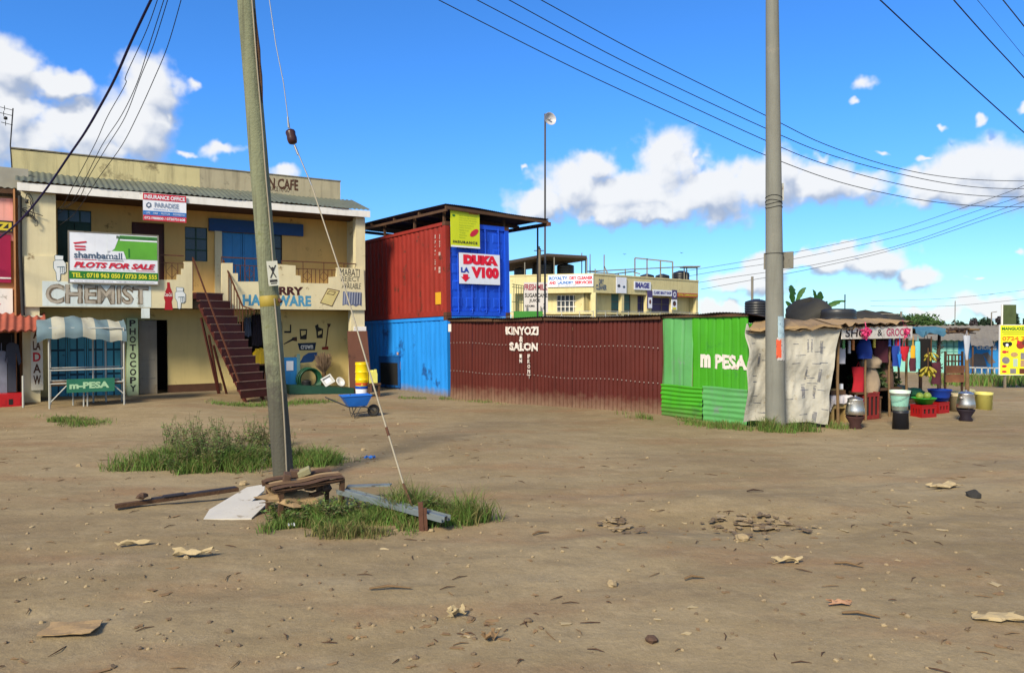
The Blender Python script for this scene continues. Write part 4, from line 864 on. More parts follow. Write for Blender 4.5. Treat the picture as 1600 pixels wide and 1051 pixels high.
# ------------------------------------------------------------------ pink neighbour shop at the left edge
pink = M('pink_paint', C(225, 160, 150, .95), .85, .12, 1.5, .2, spot=(C(170, 120, 90), .3, 2), streak=(C(120, 85, 65), .4)); orange_w = M('orange_plaster', C(190, 135, 90, .85), .85, .12, 2, .2, spot=(C(140, 105, 75), .35, 2), streak=(C(100, 75, 55), .4))
magenta = M('magenta_door', C(165, 20, 70), .5, .1, 2); tile_r = M('red_roof_tile', C(165, 85, 65), .8, .2, 5, .3)
NO = B.mx @ Vector((-.12, .05, 0)); NF = Fr(NO, BA)
nb = thing('neighbour_shop', 'pink and orange shop with a red tiled canopy beside the cream building', 'shop', NO, BA)
mb = MB().m(orange_w); pill = NF.hit(21.5, 400, 0)[0] + .36; mb.box(pill - .36, -.01, 0, .6, -.3, 5.68); mb.box(-.009, .115, .32, .6, -.3, 5.5); mb.box(-8, pill - .36, .26, .45, -.3, 5.5)
mb.m(pink); mb.box(-8, pill - .37, .20, .255, 4.35, 5.45); mb.m(M('faded_wall', C(170, 165, 150), .9, .2, 2, .2)); mb.box(-8, pill - .02, .46, .6, 5.5, 6.3); mb.build('wall', nb)
mb = MB().m(tin_grey); mb.sheet((-8, .02, 5.70), (8.0, 0, 0), (0, 2.0, .3), (0, 0, 1), .15, .014, 'sine', 2); mb.m(oldwood); mb.box(-8, -.02, .04, .08, 5.56, 5.68); mb.build('roof', nb)
mb = MB().m(black_p); a, b, c, d = NF.rect(-40, 344, 21, 362, .18); mb.box(a, b, .12, .195, c, d); mb.m(M('letter_yellow', C(225, 205, 60), .6)); mb.text('KINYOZI', b - 1.35, b - .04, c + .04, d - .04, .115, bold=.05); mb.build('painted_sign', nb)
mb = MB().m(magenta); a, b, c, d = NF.rect(-60, 365, 17, 441, .2); mb.box(a, b, .17, .255, c, d); mb.m(white_p); mb.box(a, b, .16, .168, c + .10, c + .14); mb.build('shutter', nb)
mb = MB().m(white_p); a, b, c, d = NF.rect(-70, 450, 20, 502, .2); mb.box(a, b, .17, .256, c, d); mb.m(ink_red); mb.text('Y', b - .66, b - .25, c + .05, d - .4, .166, bold=.03, shear=.3); mb.build('white_panel', nb)
mb = MB().m(tile_r); a0 = NF.hit(-90, 510, -1.2)[0]; a1 = NF.hit(72, 512, -1.2)[0]; zc = NF.hit(30, 516, -1.2)[1]
mb.sheet((a0, -1.25, zc), (a1 - a0, 0, 0), (0, 1.40, .42), (0, -.3, 1), .17, .022, 'sine', 9, sag=lambda u, v: (0, 0, .02 * (round(v * 9) % 2)), per=8); mb.sheet((a0, -1.25, zc - .03), (a1 - a0, 0, 0), (0, 1.40, .42), (0, -.3, 1), .17, .022, 'sine', 1, per=8)
mb.m(pipe_w); xa = NF.hit(36, 600, -1.2)[0]; mb.tube([(xa, -1.15, -.05), (xa, -1.15, .9)], .03, 6); mb.build('tiled_canopy', nb)
mb = MB().m(dark); a, b, c, d = NF.rect(-60, 520, 33, 640, .2); mb.box(a, b - .03, .20, .255, -.1, d); mb.build('doorway', nb)  # flat near-black slab paints the shade of the open doorway
rc_ = M('red_crate', C(190, 25, 30), .45, .1); a, b = NF.hit(-60, 620, -.7)[0], NF.hit(35, 620, -.7)[0]
mb = MB().m(rc_); mb.box(a, b, -.75, -.1, .02, .42); mb.box(a, b - .02, -.76, -.752, .1, .36)
for i in range(9): mb.m(dark if i % 2 else rc_); mb.box(b - .14 - i * .15, b - .05 - i * .15, -.766, -.761, .16, .3)
o = mb.build('red_counter'); o.matrix_world = NF.mx.copy(); tag(o, 'low red counter in front of the dark doorway of the pink shop', 'counter')
for i, (pa, pb, y0, y1, mt, lb_) in enumerate([(-6, 11, 548, 618, M('grey_jacket', C(125, 130, 145), .85, .2, 5), 'light grey jacket hanging in the doorway of the pink shop'), (12, 25, 535, 612, M('slate_jacket', C(62, 68, 80), .85, .2, 5), 'dark slate jacket hanging right of the light grey jacket')]):
    a, b, c, d = NF.rect(pa, y0, pb, y1, -.2); mb = MB().m(mt)
    w = b - a; pts = [(a, c), (b, c), (b, d - .25), (b + .06, d - .3 - .3), (b + .12, d - .5), (b + .06, d - .06), ((a + b) / 2 + .05, d), ((a + b) / 2 - .05, d), (a - .02, d - .06), (a - .06, d - .5), (a, d - .35)]
    mb.prism(pts, -.22 - .03 * i, -.12 - .03 * i); mb.tube([((a + b) / 2, -.17, d - .02), ((a + b) / 2, -.17, d + .2)], .008, 5)
    o = mb.build('hanging_jacket'); o.matrix_world = NF.mx.copy(); tag(o, lb_, 'jacket')

# ------------------------------------------------------------------ two stacked containers
CA = R(38); CO = Vector((-1.95, 23.35, 0)); CT = -.026
cred = M('container_red', C(164, 52, 40, .66), .6, .12, 1.3, .1, spot=(C(96, 50, 36), .42, 2.2), streak=(C(112, 40, 30), .6))
cblue = M('container_blue', C(26, 84, 215, .9), .5, .10, 2, .05, spot=(C(20, 55, 140), .42, 2.0), streak=(C(14, 45, 130), .6))
csky = M('container_sky_blue', C(35, 142, 232, .88), .55, .08, 1.0, .05, spot=(C(28, 85, 155), .42, 1.1), streak=(C(24, 85, 160), .45), dust=(DIRT, .22))
mark_w = M('stencil_white', C(200, 170, 160), .7); rust = M('rust_iron', C(96, 62, 46), .85, .3, 8, .4, 60)
L_, Wd = 6.06, 2.44
def container(z0, z1, side, end, label, doors=True):
    o = thing('shipping_container', label, 'container', CO, CA, rx=CT)
    mb = MB().m(side); t = .16
    for y in (0, L_ - t): mb.box(0, t, y, y + t, z0, z1)
    mb.box(.01, .12, t, L_ - t, z0, z0 + .16); mb.box(.02, .09, t, L_ - t, z1 - .10, z1)
    def cs(u, v): return (0, 0, 0)
    mb.sheet((.055, L_ - t, z0 + .16), (0, -(L_ - 2 * t), 0), (0, 0, z1 - z0 - .26), (-1, 0, 0), .28, .010 if doors else .006, 'trap', 2, sag=lambda u, v: (.006 * math.sin(u * 31 + v * 5), 0, 0), per=12)
    mb.m(end); mb.box(Wd - t, Wd, 0, t, z0, z1); mb.box(Wd - t, Wd, L_ - t, L_, z0, z1); mb.box(Wd - .12, Wd - .02, t, L_ - t, z0, z0 + .16)
    mb.box(Wd - .09, Wd - .02, t, L_ - t, z1 - .1, z1); mb.sheet((Wd - .055, t, z0 + .16), (0, L_ - 2 * t, 0), (0, 0, z1 - z0 - .26), (1, 0, 0), .28, .018, 'trap', 1, per=12)
    mb.box(t, Wd - t, .0, .10, z0, z0 + .14); mb.box(t, Wd - t, .0, .10, z1 - .14, z1); mb.box(.1, Wd - .1, L_ - .06, L_ - .02, z0, z1); mb.box(.1, Wd - .1, .1, L_ - .1, z1 - .08, z1 - .05); mb.box(.1, Wd - .1, .1, L_ - .1, z0 + .05, z0 + .1)
    mb.m(rust)
    for y in (-.008, L_ - .17):
        for z in (z0 - .005, z1 - .115): mb.box(-.008, .17, y, y + .178, z, z + .12)
    for z in (z0 - .005, z1 - .115): mb.box(Wd - .17, Wd + .008, -.008, .17, z, z + .12)
    mb.build('body', o)
    if doors:
        for i in range(2):
            x0 = t + .01 + i * (Wd - 2 * t) / 2; x1 = x0 + (Wd - 2 * t) / 2 - .02; mb = MB().m(end); za, zb_ = z0 + .15, z1 - .15
            nb_ = 5
            mb.box(x0, x1, .05, .10, za, zb_)
            for k in range(nb_):
                a = za + (zb_ - za) * k / nb_; b = za + (zb_ - za) * (k + 1) / nb_
                for c2 in range(2):
                    w2 = (x1 - x0) / 2; xa, xb = x0 + c2 * w2 + .06, x0 + (c2 + 1) * w2 - .06
                    mb.add([(xa, .049, a + .10), (xb, .049, a + .10), (xb, .049, b - .08), (xa, .049, b - .08), (xa + .035, .035, a + .16), (xb - .035, .035, a + .16), (xb - .035, .035, b - .13), (xa + .035, .035, b - .13)], [(0, 1, 5, 4), (1, 2, 6, 5), (2, 3, 7, 6), (3, 0, 4, 7), (4, 5, 6, 7)])
            dr = mb.build('door', o)
            for xr in (x0 + .13 * 2, x1 - .13 * 2):
                mb = MB().m(end); mb.tube([(xr, -.012, za - .06), (xr, -.012, zb_ + .06)], .017, 8)
                for z in (za + .03, za + .9, za + 1.7, zb_ - .06): mb.box(xr - .035, xr + .035, -.004, .047, z, z + .05)
                mb.build('lock_rod', dr)
    return o
up = container(2.43, 5.31, cred, cblue, 'upper shipping container with a rust red side and bright blue doors')
lo = container(-.20, 2.41, csky, csky, 'sky blue shipping container standing on the ground below the red one', False)
CF = Fr(CO, CA, CT)
mb = MB().m(mark_w); yv = lambda px, py: CF.hit(px, py, .03, 0)
q = random.Random(5)
for px, n_, y0, y1 in ((679, 22, 367, 432), (686, 20, 366, 388)):
    for i in range(n_):
        if q.random() < .25: continue
        ya = y0 + (y1 - y0) * i / n_; (u0, w0), (u1, w1) = yv(px, ya), yv(px + q.uniform(.8, 1.8), ya + (y1 - y0) / n_ * q.uniform(.4, .9)); mb.box(.034, .036, min(u0, u1), max(u0, u1), min(w0, w1), max(w0, w1))
for py in (394, 417, 421): u0, w0 = yv(685, py); u1, w1 = yv(688, py + 5); mb.box(.034, .036, min(u0, u1), max(u0, u1), min(w0, w1), max(w0, w1))
mb.m(M('stencil_yellow', C(225, 170, 40), .6)); u0, w0 = yv(680, 457); u1, w1 = yv(689, 475); mb.box(.032, .036, min(u0, u1), max(u0, u1), min(w0, w1), max(w0, w1)); mb.build('stencil_marks', up)
# darker blue panel with a near-black middle on the lower container
mb = MB().m(M('panel_darker_blue', C(22, 90, 160, .8), .6, .12, 3, .1, spot=(C(20, 55, 95), .45, 3)))
u0, w0 = yv(593, 556); u1, w1 = yv(626, 613); mb.box(-.002, .03, min(u0, u1), max(u0, u1), .12, max(w0, w1)); mb.m(csky); mb.box(-.02, -.003, min(u0, u1) - .04, max(u0, u1) + .04, max(w0, w1), max(w0, w1) + .05); mb.m(dark); mb.box(-.006, -.0025, min(u0, u1) + .12, max(u0, u1) - .12, .2, .95); mb.build('dark_blue_panel', lo)
mb = MB().m(mark_w); 
for py0, py1, px in ((550, 561, 620), (565, 577, 623), (580, 588, 622)): u0, w0 = yv(px, py0); u1, w1 = yv(px + 2.5, py1); mb.box(.028, .036, min(u0, u1), max(u0, u1), min(w0, w1), max(w0, w1))
mb.build('paint_smears', lo)
# roof over the containers
roof_d = M('dark_rusty_roof', C(62, 50, 44), .75, .25, 1.5, .1, spot=(C(95, 66, 48), .4, 2.5))
cr = thing('canopy_roof', 'dark rusty iron roof on short posts over the stacked containers', 'roof', CO, CA, rx=CT)
mb = MB().m(roof_d); rx0, rx1, ry0, ry1 = -.12, 4.0, -.22, 6.4
zr = lambda x, y: 5.82 - .03 * x - .022 * y * 0
mb.sheet((rx0, ry0, 5.80), (rx1 - rx0, 0, -.13), (0, ry1 - ry0, .10), (0, 0, 1), .076, .009, 'sine', 3, sag=lambda u, v: (0, 0, .02 * math.sin(u * 7 + v * 3)))
mb.sheet((rx0, ry0, 5.785), (rx1 - rx0, 0, -.13), (0, ry1 - ry0, .10), (0, 0, 1), .076, .009, 'sine', 1)
ro = mb.build('roof_sheet', cr)
mb = MB().m(oldwood)
for y in (ry0 + .05, 1.4, 3.0, 4.6, ry1 - .05): mb.bar((rx0 + .02, y, 5.70 + .015 * y), (rx1 - .02, y, 5.58 + .015 * y), .06, .10)
mb.bar((rx0 + .04, ry0, 5.62), (rx0 + .04, ry1, 5.72), .05, .08); mb.bar((rx1 - .06, ry0 - .02, 5.50), (rx1 - .06, ry1, 5.60), .07, .12)
mb.m(M('beam_end', C(120, 80, 60), .8)); mb.box(rx1 - .10, rx1 + .02, ry0 - .06, ry0 - .021, 5.44, 5.57); mb.build('rafters', cr)
for y in (.15, 1.9, 3.9, 5.8): mb = MB().m(oldwood); mb.bar((.06, y, 5.312), (.06, y, 5.66 + .015 * y), .07, .07); mb.build('post', cr)
for y in (.15, 3.9): mb = MB().m(oldwood); mb.bar((2.36, y, 5.312), (2.36, y, 5.56 + .015 * y), .07, .07); mb.build('post', cr)
ygreen = M('banner_lime', C(205, 215, 30, .9), .5, .06, 2)
def cboard(name, label, px, d, mat, th=.02):
    a, b, c, e = CF.rect(*px, d); mb = MB().m(mat); mb.box(a, b, d, d + th, c, e); o = mb.build(name); o.matrix_world = CF.mx.copy(); tag(o, label, 'sign'); return o, (a, b, c, e)
bo, rc = cboard('banner', 'lime green insurance banner with a red oval hanging from the dark roof', (704.5, 329, 749.5, 387), -.13, ygreen)
rows = [(.13 + .066 * i) for i in range(10)]
pts = lambda cx, cy, rx_, ry_, rot: [(cx + rx_ * math.cos(t) * math.cos(rot) - ry_ * math.sin(t) * math.sin(rot), cy + rx_ * math.cos(t) * math.sin(rot) + ry_ * math.sin(t) * math.cos(rot)) for t in [6.283 * i / 24 for i in range(24)]]
on_board(bo, rc, -.13, [('GENERAL', .62, .045, .95, .085, ink_red, dict(bold=.02)), ('INSURANCE', .06, .82, .90, .89, black_p, dict(bold=.04, space=1.3)), ('poly', pts(.80, .58, .17, .075, -.55), ink_red, 1), ('rect', 0, .955, 1, 1, vinyl, 1)] + [(w_, .28, v, .28 + l_, v + .022, ink_gr, {}) for w_, v, l_ in zip(['Motor Private Insurance', 'Commercial Vehicles', 'Domestic Package', 'Fire and Burglary', 'Personal Accident', 'Public Liability', 'Medical Cover', 'Travel', 'Education', 'Pension'], rows, [.62, .6, .62, .58, .5, .42, .34, .2, .26, .2])] + [('poly', pts(.10, .16, .05, .03, 0), ink_gr, 1)])
do, rc = cboard('sign_board', 'white board with large red letters and a red arrow on the blue container doors', (718, 396.5, 781, 444), -.06, vinyl)
redl = M('signal_red', C(225, 25, 50, .9), .5, .05); bluel = M('signal_blue', C(50, 70, 180), .5, .05)
on_board(do, rc, -.06, [('DUKA', .09, .05, .95, .37, redl, dict(bold=.12, lay=2)), ('LA', .03, .47, .23, .64, bluel, dict(bold=.06, lay=2)), ('V100', .28, .43, .97, .80, redl, dict(bold=.085, lay=2)), ('poly', [(.08, .69), (.20, .69), (.20, .78), (.25, .78), (.14, .94), (.03, .78), (.08, .78)], redl, 1)])
# ------------------------------------------------------------------ brown iron salon shack
SL, SR = gpY(703, 22.9), gp(1035, 648)
SL.z = SR.z = 0; sd_ = (SR - SL); SLn = sd_.length; SA = math.atan2(sd_.y, sd_.x)
brown_i = M('brown_iron_paint', C(100, 38, 28, .64), .6, .16, 1.0, .05, spot=(C(78, 34, 24), .35, 2), streak=(C(74, 34, 26), .6), dust=(C(150, 122, 98, .7), .40))
sh = thing('iron_shack', 'long brown corrugated iron shack with a low roof next to the blue container', 'shack', SL, SA)
SF = Fr(SL, SA); zL, zR = SF.hit(703, 500)[1], SF.hit(1034, 496)[1]
mb = MB().m(brown_i); PX = .125
npan = 8
for k in range(npan):
    x0 = SLn * k / npan; x1 = SLn * (k + 1) / npan + .03; q = random.Random(k)
    zt_ = zL + (zR - zL) * k / npan - .03; dy = (k % 2) * .012; xs0 = x0
    mb.sheet((x0, dy, -.25 + q.uniform(0, .06)), (x1 - x0, 0, 0), (0, q.uniform(-.008, .008), zt_ + .25), (0, -1, 0), PX, .013, 'box', 6, sag=lambda u, v, k=k: (0, .012 * math.sin(v * 5 + k * 2 + u * 2), .012 * math.sin(u * 9 + k)), per=16)
mb.m(M('nail_head', C(190, 170, 160), .5, metal=.3))
for k, z in enumerate((1.62, .78)):
    for i in range(int(SLn / PX)): mb.box(i * PX + .07 - .012, i * PX + .07 + .012, -.038, -.026, z + .02 * math.sin(i * .3 + k) - .012, z + .02 * math.sin(i * .3 + k) + .012)
mb.build('front_wall', sh)
mb = MB().m(brown_i); mb.sheet((SLn, 0, -.2), (0, 1.5, 0), (0, 0, 2.25), (1, 0, 0), PX, .012, 'box', 1); mb.sheet((SLn, 1.5, -.2), (-SLn, 0, 0), (0, 0, 2.2), (0, 1, 0), PX, .012, 'box', 1); mb.build('back_wall', sh)
mb = MB().m(roof_d); mb.sheet((-.0, -.16, zL + .05), (SLn + .12, 0, zR - zL), (0, 1.8, -.28), (0, 0, 1), .076, .010, 'sine', 2, sag=lambda u, v: (0, -.03 * math.sin(u * 23), .018 * math.sin(u * 15)))
mb.build('roof', sh)
mb = MB().m(oldwood)
for k in range(4):
    x0, x1 = SLn * k / 4 + .02, SLn * (k + 1) / 4 - .02; mb.bar((x0, -.07, zL + (zR - zL) * x0 / SLn - .005 - .02 * (k % 2)), (x1, -.07, zL + (zR - zL) * x1 / SLn - .02 + .015 * (k % 2)), .05, .07)
mb.build('eave_beam', sh)
wp_f = lambda x: -.013 * corrug(x, PX, 'box')
wl = M('brushed_white', C(222, 214, 205, .85), .7, .08, 3, spot=(C(150, 110, 90), .35, 7), streak=(C(160, 130, 110), .5, 2.0))
mb = MB().m(wl); st_ = PX / 12
def stx(body, px, kw):
    a, b, c, d = SF.rect(*px, -.02); mb.text(body, a, b, c, d, -.030, warp=(wp_f, st_), **kw)
stx('KINYOZI', (791, 510, 842, 523), dict(bold=.05, wob=.09)); stx('&', (812, 525, 818, 534), dict(bold=.03)); stx('SALON', (797, 535, 841, 548), dict(bold=.06, space=1.1, wob=.09))
for i, ch in enumerate('IN'): stx(ch, (812.5, 553 + i * 7.5, 815.5, 559 + i * 7.5), dict(bold=.04))
for i, ch in enumerate('FRONT'): stx(ch, (825, 553 + i * 8, 829, 559.5 + i * 8), dict(bold=.04))
a, b, c, d = SF.rect(700.5, 506, 705, 518, -.03); mb.box(a, b, -.034, -.026, c, d); mb.build('lettering', sh)
mb = MB().m(cred); mb.box(-.06, .0, -.035, -.012, .1, .6); 
# ------------------------------------------------------------------ green iron kiosk
GL = SR.copy(); GRt = gp(1166, 665); GRt.z = 0; gd = GRt - GL; GLn = gd.length; GA = math.atan2(gd.y, gd.x)
green_i = M('green_iron_paint', C(78, 180, 32, .63), .5, .12, 1.2, .05, spot=(C(60, 140, 45), .4, 1.6), streak=(C(66, 135, 55), .5), dust=(C(90, 110, 60), .35)); green_l = M('green_paint_worn', C(95, 170, 95, .75), .5, .14, 1.4, .05, spot=(C(120, 150, 125), .4, 2), streak=(C(110, 150, 120), .6))
gk = thing('green_kiosk', 'bright green iron kiosk with white lettering between the brown shack and tarpaulin', 'kiosk', GL, GA)
GF = Fr(GL, GA); zg = GF.hit(1100, 494)[1]; xm = GF.hit(1081, 550)[0]; zlow = GF.hit(1100, 606)[1]; PG = .085
mb = MB().m(green_l); mb.sheet((0, -.01, zlow - .03), (xm + .02, 0, 0), (0, .02, zg - zlow + .03), (0, -1, 0), .30, .007, 'box', 6, sag=lambda u, v: (0, .018 * math.sin(v * 4 + u * 5), 0), per=14)
mb.build('worn_sheet', gk)
mb = MB().m(green_i); mb.sheet((xm, .012, zlow - .03), (GLn - xm + .03, 0, 0), (0, 0, zg - zlow + .02), (0, -1, 0), .21, .010, 'box', 4, sag=lambda u, v: (0, .012 * math.sin(v * 5 + u * 6), 0), per=14)
xm2 = GF.hit(1098, 640)[0]
mb.build('front_wall', gk)
for (x0, x1, zt_, sd2) in ((-.02, xm2, zlow + .02, 0), (xm2 + .01, GLn + .03, zlow + .05, 1)):
    mb = MB().m(green_l if sd2 else green_i); ht = zt_ + .25
    mb.sheet((x0, -.035 + .01 * sd2, zt_), (0, 0, -ht), (x1 - x0, 0, 0), (0, -1, 0), .10 + .02 * sd2, .012 - .005 * sd2, 'sine', 14, sag=lambda u, v: (.012 * math.sin(u * 20) * (1 - v), .02 * math.sin(v * 7 + u * 3), .006 * math.sin(v * 5 + u * 9)), per=10)
    mb.build('lower_sheet', gk)
mb = MB().m(green_i); mb.sheet((GLn + .03, .03, -.2), (0, 1.5, 0), (0, 0, 2.4), (1, 0, 0), PG, .01, 'sine', 1); mb.sheet((GLn + .03, 1.5, -.2), (-GLn, 0, 0), (0, 0, 2.3), (0, 1, 0), PG, .01, 'sine', 1); mb.build('back_wall', gk)
mb = MB().m(roof_d); mb.sheet((-.05, -.10, zg + .045), (GLn + .15, 0, .03), (0, 1.9, -.2), (0, 0, 1), .076, .010, 'sine', 2, sag=lambda u, v: (0, -.03 * math.sin(u * 13), .015 * math.sin(u * 11))); mb.m(oldwood).bar((0, -.02, zg + .0), (GLn + .05, -.02, zg + .02), .05, .06); mb.build('roof', gk)
wg_f = lambda x: .012 - .010 * corrug(x - xm, .21, 'box')
mb = MB().m(wl); a, b, c, d = GF.rect(1095, 553, 1111, 574, 0); mb.text('m', a, b, c, d, -.018, bold=.06, warp=(wg_f, .02)); a, b, c, d = GF.rect(1117, 554, 1168, 577, 0); mb.text('PESA', a, b, c, d, -.018, bold=.05, warp=(wg_f, .02), wob=.05); mb.build('lettering', gk)
# ------------------------------------------------------------------ market stall with tarpaulin
tarp_m = M('woven_sack_cloth', C(200, 196, 182, .72), .85, .12, 1.5, .9, 9, spot=(C(150, 135, 105), .35, 2), streak=(C(140, 130, 105), .35)); print_n = M('faded_print', C(95, 100, 120), .8, .2, 6, spot=(C(180, 172, 150), .5, 9))
cardb = M('cardboard', C(165, 138, 100, .8), .9, .15, 3, .2, spot=(C(120, 98, 70), .3, 3)); thatch = M('roof_sacking', C(150, 125, 92, .8), .9, .2, 2.5, .4, 20, spot=(C(105, 85, 62), .4, 3)); blacktarp = M('black_sheeting', (.022, .021, .020), .55, .25, 2, .2, 12); greytarp = M('grey_sheeting', C(66, 64, 58, .55), .75, .2, 2, .3, 12)
stick = M('pole_wood', C(130, 104, 72), .85, .25, 6, .5, 40)
T0 = Vector((5.0, 16.30, 0)); T1 = Vector((7.04, 16.50, 0)); TA = math.atan2(T1.y - T0.y, T1.x - T0.x); TL = (T1 - T0).length
GA2 = R(40); ST = Vector((7.06, 16.68, 0))
stall = thing('market_stall', 'wooden market stall with a sacking roof, printed sackcloth side and hand painted sign', 'stall', ST, GA2)
SFm = Fr(ST, GA2); SLn2 = 3.65
def loc2(P_): return SFm.inv @ Vector(P_)
# sackcloth side (built in the stall's frame)
TF = Fr(T0, TA)
mb = MB(); mb.T = SFm.inv @ TF.mx; mb.m(tarp_m)
zt_ = TF.hit(1240, 512)[1]; nu, nv = 60, 40; vs = []
q = np.random.default_rng(2)
for j in range(nv + 1):
    v = j / nv
    for i in range(nu + 1):
        u = i / nu
        xl = -.02 + .03 * math.sin(v * 9) - (.12 * math.exp(-((v - .9) / .12) ** 2)) * (1 - u) - .10 * (1 - v) * (1 - u); xr = TL - .02 - .26 * (1 - v)
        x = xl + (xr - xl) * u
        zt2 = zt_ + (.10 if u < .03 else 0) - .03 * math.sin(u * 3.14) - .10 * max(0, .12 - u)
        z0 = .06 + .05 * (1 - u) + .03 * math.sin(u * 11)
        z = z0 + (zt2 - z0) * v
        y = -.03 + .05 * math.sin(u * 7 + v * 2) * (1 - v * .6) + .035 * math.sin(u * 17 + v * 6) * (1 - .5 * v) + .03 * math.sin(v * 13 + u * 4) - .22 * math.exp(-(u / .10) ** 2) * (.3 + .7 * math.sin(v * 3.1)) + .060 * vn(np.array([u * 9. + v * 3]), np.array([v * 6.]), 4)[0] + .035 * vn(np.array([u * 22. - v * 7]), np.array([v * 10.]), 6)[0]
        vs.append((x, y, z))
mb.add(vs, [(j * (nu + 1) + i, j * (nu + 1) + i + 1, (j + 1) * (nu + 1) + i + 1, (j + 1) * (nu + 1) + i) for j in range(nv) for i in range(nu)], True)
def onc(u, v): 
    i = min(nu - 1, int(u * nu)); j = min(nv - 1, int(v * nv)); fu, fv = u * nu - i, v * nv - j; W = nu + 1
    a, b, c, d = (Vector(vs[k]) for k in (j * W + i, j * W + i + 1, (j + 1) * W + i, (j + 1) * W + i + 1)); p = (a.lerp(b, fu)).lerp(c.lerp(d, fu), fv); p.y -= .006; return p
mb.m(print_n)
def patchc(u0, u1, v0, v1):
    k = 4; P_ = [[onc(u0 + (u1 - u0) * i / k, v0 + (v1 - v0) * j / k) for i in range(k + 1)] for j in range(k + 1)]
    fl = [p for r in P_ for p in r]; mb.add(fl, [(j * (k + 1) + i, j * (k + 1) + i + 1, (j + 1) * (k + 1) + i + 1, (j + 1) * (k + 1) + i) for j in range(k) for i in range(k)])
qq = random.Random(4)
for (u, v, w, h) in [(.66, .82, .018, .13), (.70, .82, .018, .13), (.82, .80, .035, .13), (.68, .52, .02, .13), (.82, .50, .035, .13), (.64, .33, .045, .14), (.79, .32, .03, .13), (.14, .66, .03, .13), (.27, .64, .03, .12), (.28, .10, .03, .13), (.80, .06, .05, .10), (.30, .84, .02, .1), (.40, .5, .03, .12)]:
    # outlined letter blocks and bars
    for k in range(4): patchc(u + w * k / 4, u + w * k / 4 + w * .14, v - h * qq.uniform(.3, .5), v + h * qq.uniform(.3, .5))
    patchc(u, u + w, v + h * .48, v + h * .52); patchc(u, u + w, v - h * .5, v - h * .46)
for _ in range(30):
    u = qq.uniform(.05, .9); v = qq.uniform(.04, .95); patchc(u, u + qq.uniform(.04, .12), v, v + .005)
mb.build('sackcloth_side', stall)
# posts, roof, back
mb0 = []
for x, y, zt2, r_ in ((.10, .02, 2.1, .035), (1.45, .05, 2.0, .028), (2.6, .02, 2.0, .03), (3.62, .05, 2.05, .035), (.1, 2.3, 2.2, .03), (3.6, 2.3, 2.2, .03), (1.8, 2.3, 2.2, .03)):
    mb = MB().m(stick); mb.tube([(x + .02, y, -.1), (x - .01, y + .01, 1.0), (x + .015, y, zt2)], [r_, r_ * .92, r_ * .85], 8); mb.build('post', stall)
t0 = loc2((5.02, 16.5, 0)); 
mb = MB().m(thatch)
def roofpt(u, v):   # u along tarpaulin edge then sign edge; v towards the back
    if u < .4: p = Vector((4.9, 16.12, 2.06)).lerp(Vector((7.0, 16.34, 2.15)), u / .4)
    else: p = Vector((7.0, 16.34, 2.15)).lerp(SFm.mx @ Vector((SLn2 + .2, -.12, 2.20)), (u - .4) / .6)
    bk = Vector((5.9, 18.3, 2.36)).lerp(SFm.mx @ Vector((SLn2 + .1, 2.5, 2.30)), u)
    r_ = p.lerp(bk, v); r_.z += .03 * vn(np.array([u * 9.]), np.array([v * 5.]), 2)[0] + .04 * vn(np.array([u * 31.]), np.array([v * 11.]), 3)[0] - (.03 if v < .02 and int(u * 37) % 3 else 0); return SFm.inv @ r_
nu2, nv2 = 70, 10
rv = [roofpt(i / nu2, j / nv2) for j in range(nv2 + 1) for i in range(nu2 + 1)]
fs = [(j * (nu2 + 1) + i, j * (nu2 + 1) + i + 1, (j + 1) * (nu2 + 1) + i + 1, (j + 1) * (nu2 + 1) + i) for j in range(nv2) for i in range(nu2)]
mb.add(rv, fs); mb.add([p - Vector((0, 0, .035 + .02 * math.sin(i * 1.7))) for i, p in enumerate(rv)], [f[::-1] for f in fs]); mb.m(oldwood)
for a, b in (((-2.0, -.1), (.05, -.25)),): pass
# layered sheets on the front edge
for k, (u0, u1, dz, mt) in enumerate([(.02, .22, .05, cardb), (.15, .40, .035, thatch), (.36, .58, .05, cardb), (.55, .8, .04, thatch), (.72, 1.0, .055, cardb)]):
    mb.m(mt); w_ = 10; P0 = [roofpt(u0 + (u1 - u0) * i / w_, .0) + Vector((0, 0, dz + .02 * math.sin(i * 2.1 + k))) for i in range(w_ + 1)]; P1 = [roofpt(u0 + (u1 - u0) * i / w_, .35) + Vector((0, 0, dz + .04)) for i in range(w_ + 1)]
    P2 = [p - Vector((0, 0, (.055 if u1 <= .41 else .0) + .012 * math.sin(i * 1.3 + k))) + Vector((0, -.02, 0)) for i, p in enumerate(P0)]
    mb.add(P2 + P0 + P1, [(i, i + 1, w_ + 2 + i, w_ + 1 + i) for i in range(w_)] + [(w_ + 1 + i, w_ + 2 + i, 2 * w_ + 3 + i, 2 * w_ + 2 + i) for i in range(w_)])
mb.build('sacking_roof', stall)
darkcl = M('shade_and_dark_cloth', (.006, .005, .005), .95, .3, 3)  # near-black for the stall's painted shade and for the dark garment
mb = MB().m(darkcl); mb.sheet((.0, 2.2, -.05), (3.35, 0, 0), (0, 0, 2.25), (0, -1, 0), .35, .03, 'sine', 3); mb.sheet((.02, .25, .3), (0, 1.95, 0), (0, 0, 1.8), (1, 0, 0), .4, .02, 'sine', 2); mb.sheet((3.5, 2.2, .0), (0, -1.85, 0), (0, 0, 2.08), (-1, 0, 0), .4, .03, 'sine', 2); mb.build('shade_backing', stall)  # near-black sheets added so the stall's inside looks deeply shaded
signm = M('stall_sign_board', C(215, 208, 196, .95), .75, .08, 3, .1, spot=(C(160, 145, 130), .2, 3)); pinkl = M('pink_letter', C(200, 70, 110), .7)
a, _, = SFm.hit(1315, 520, -.14); b = SFm.hit(1425, 512, -.14)[0]
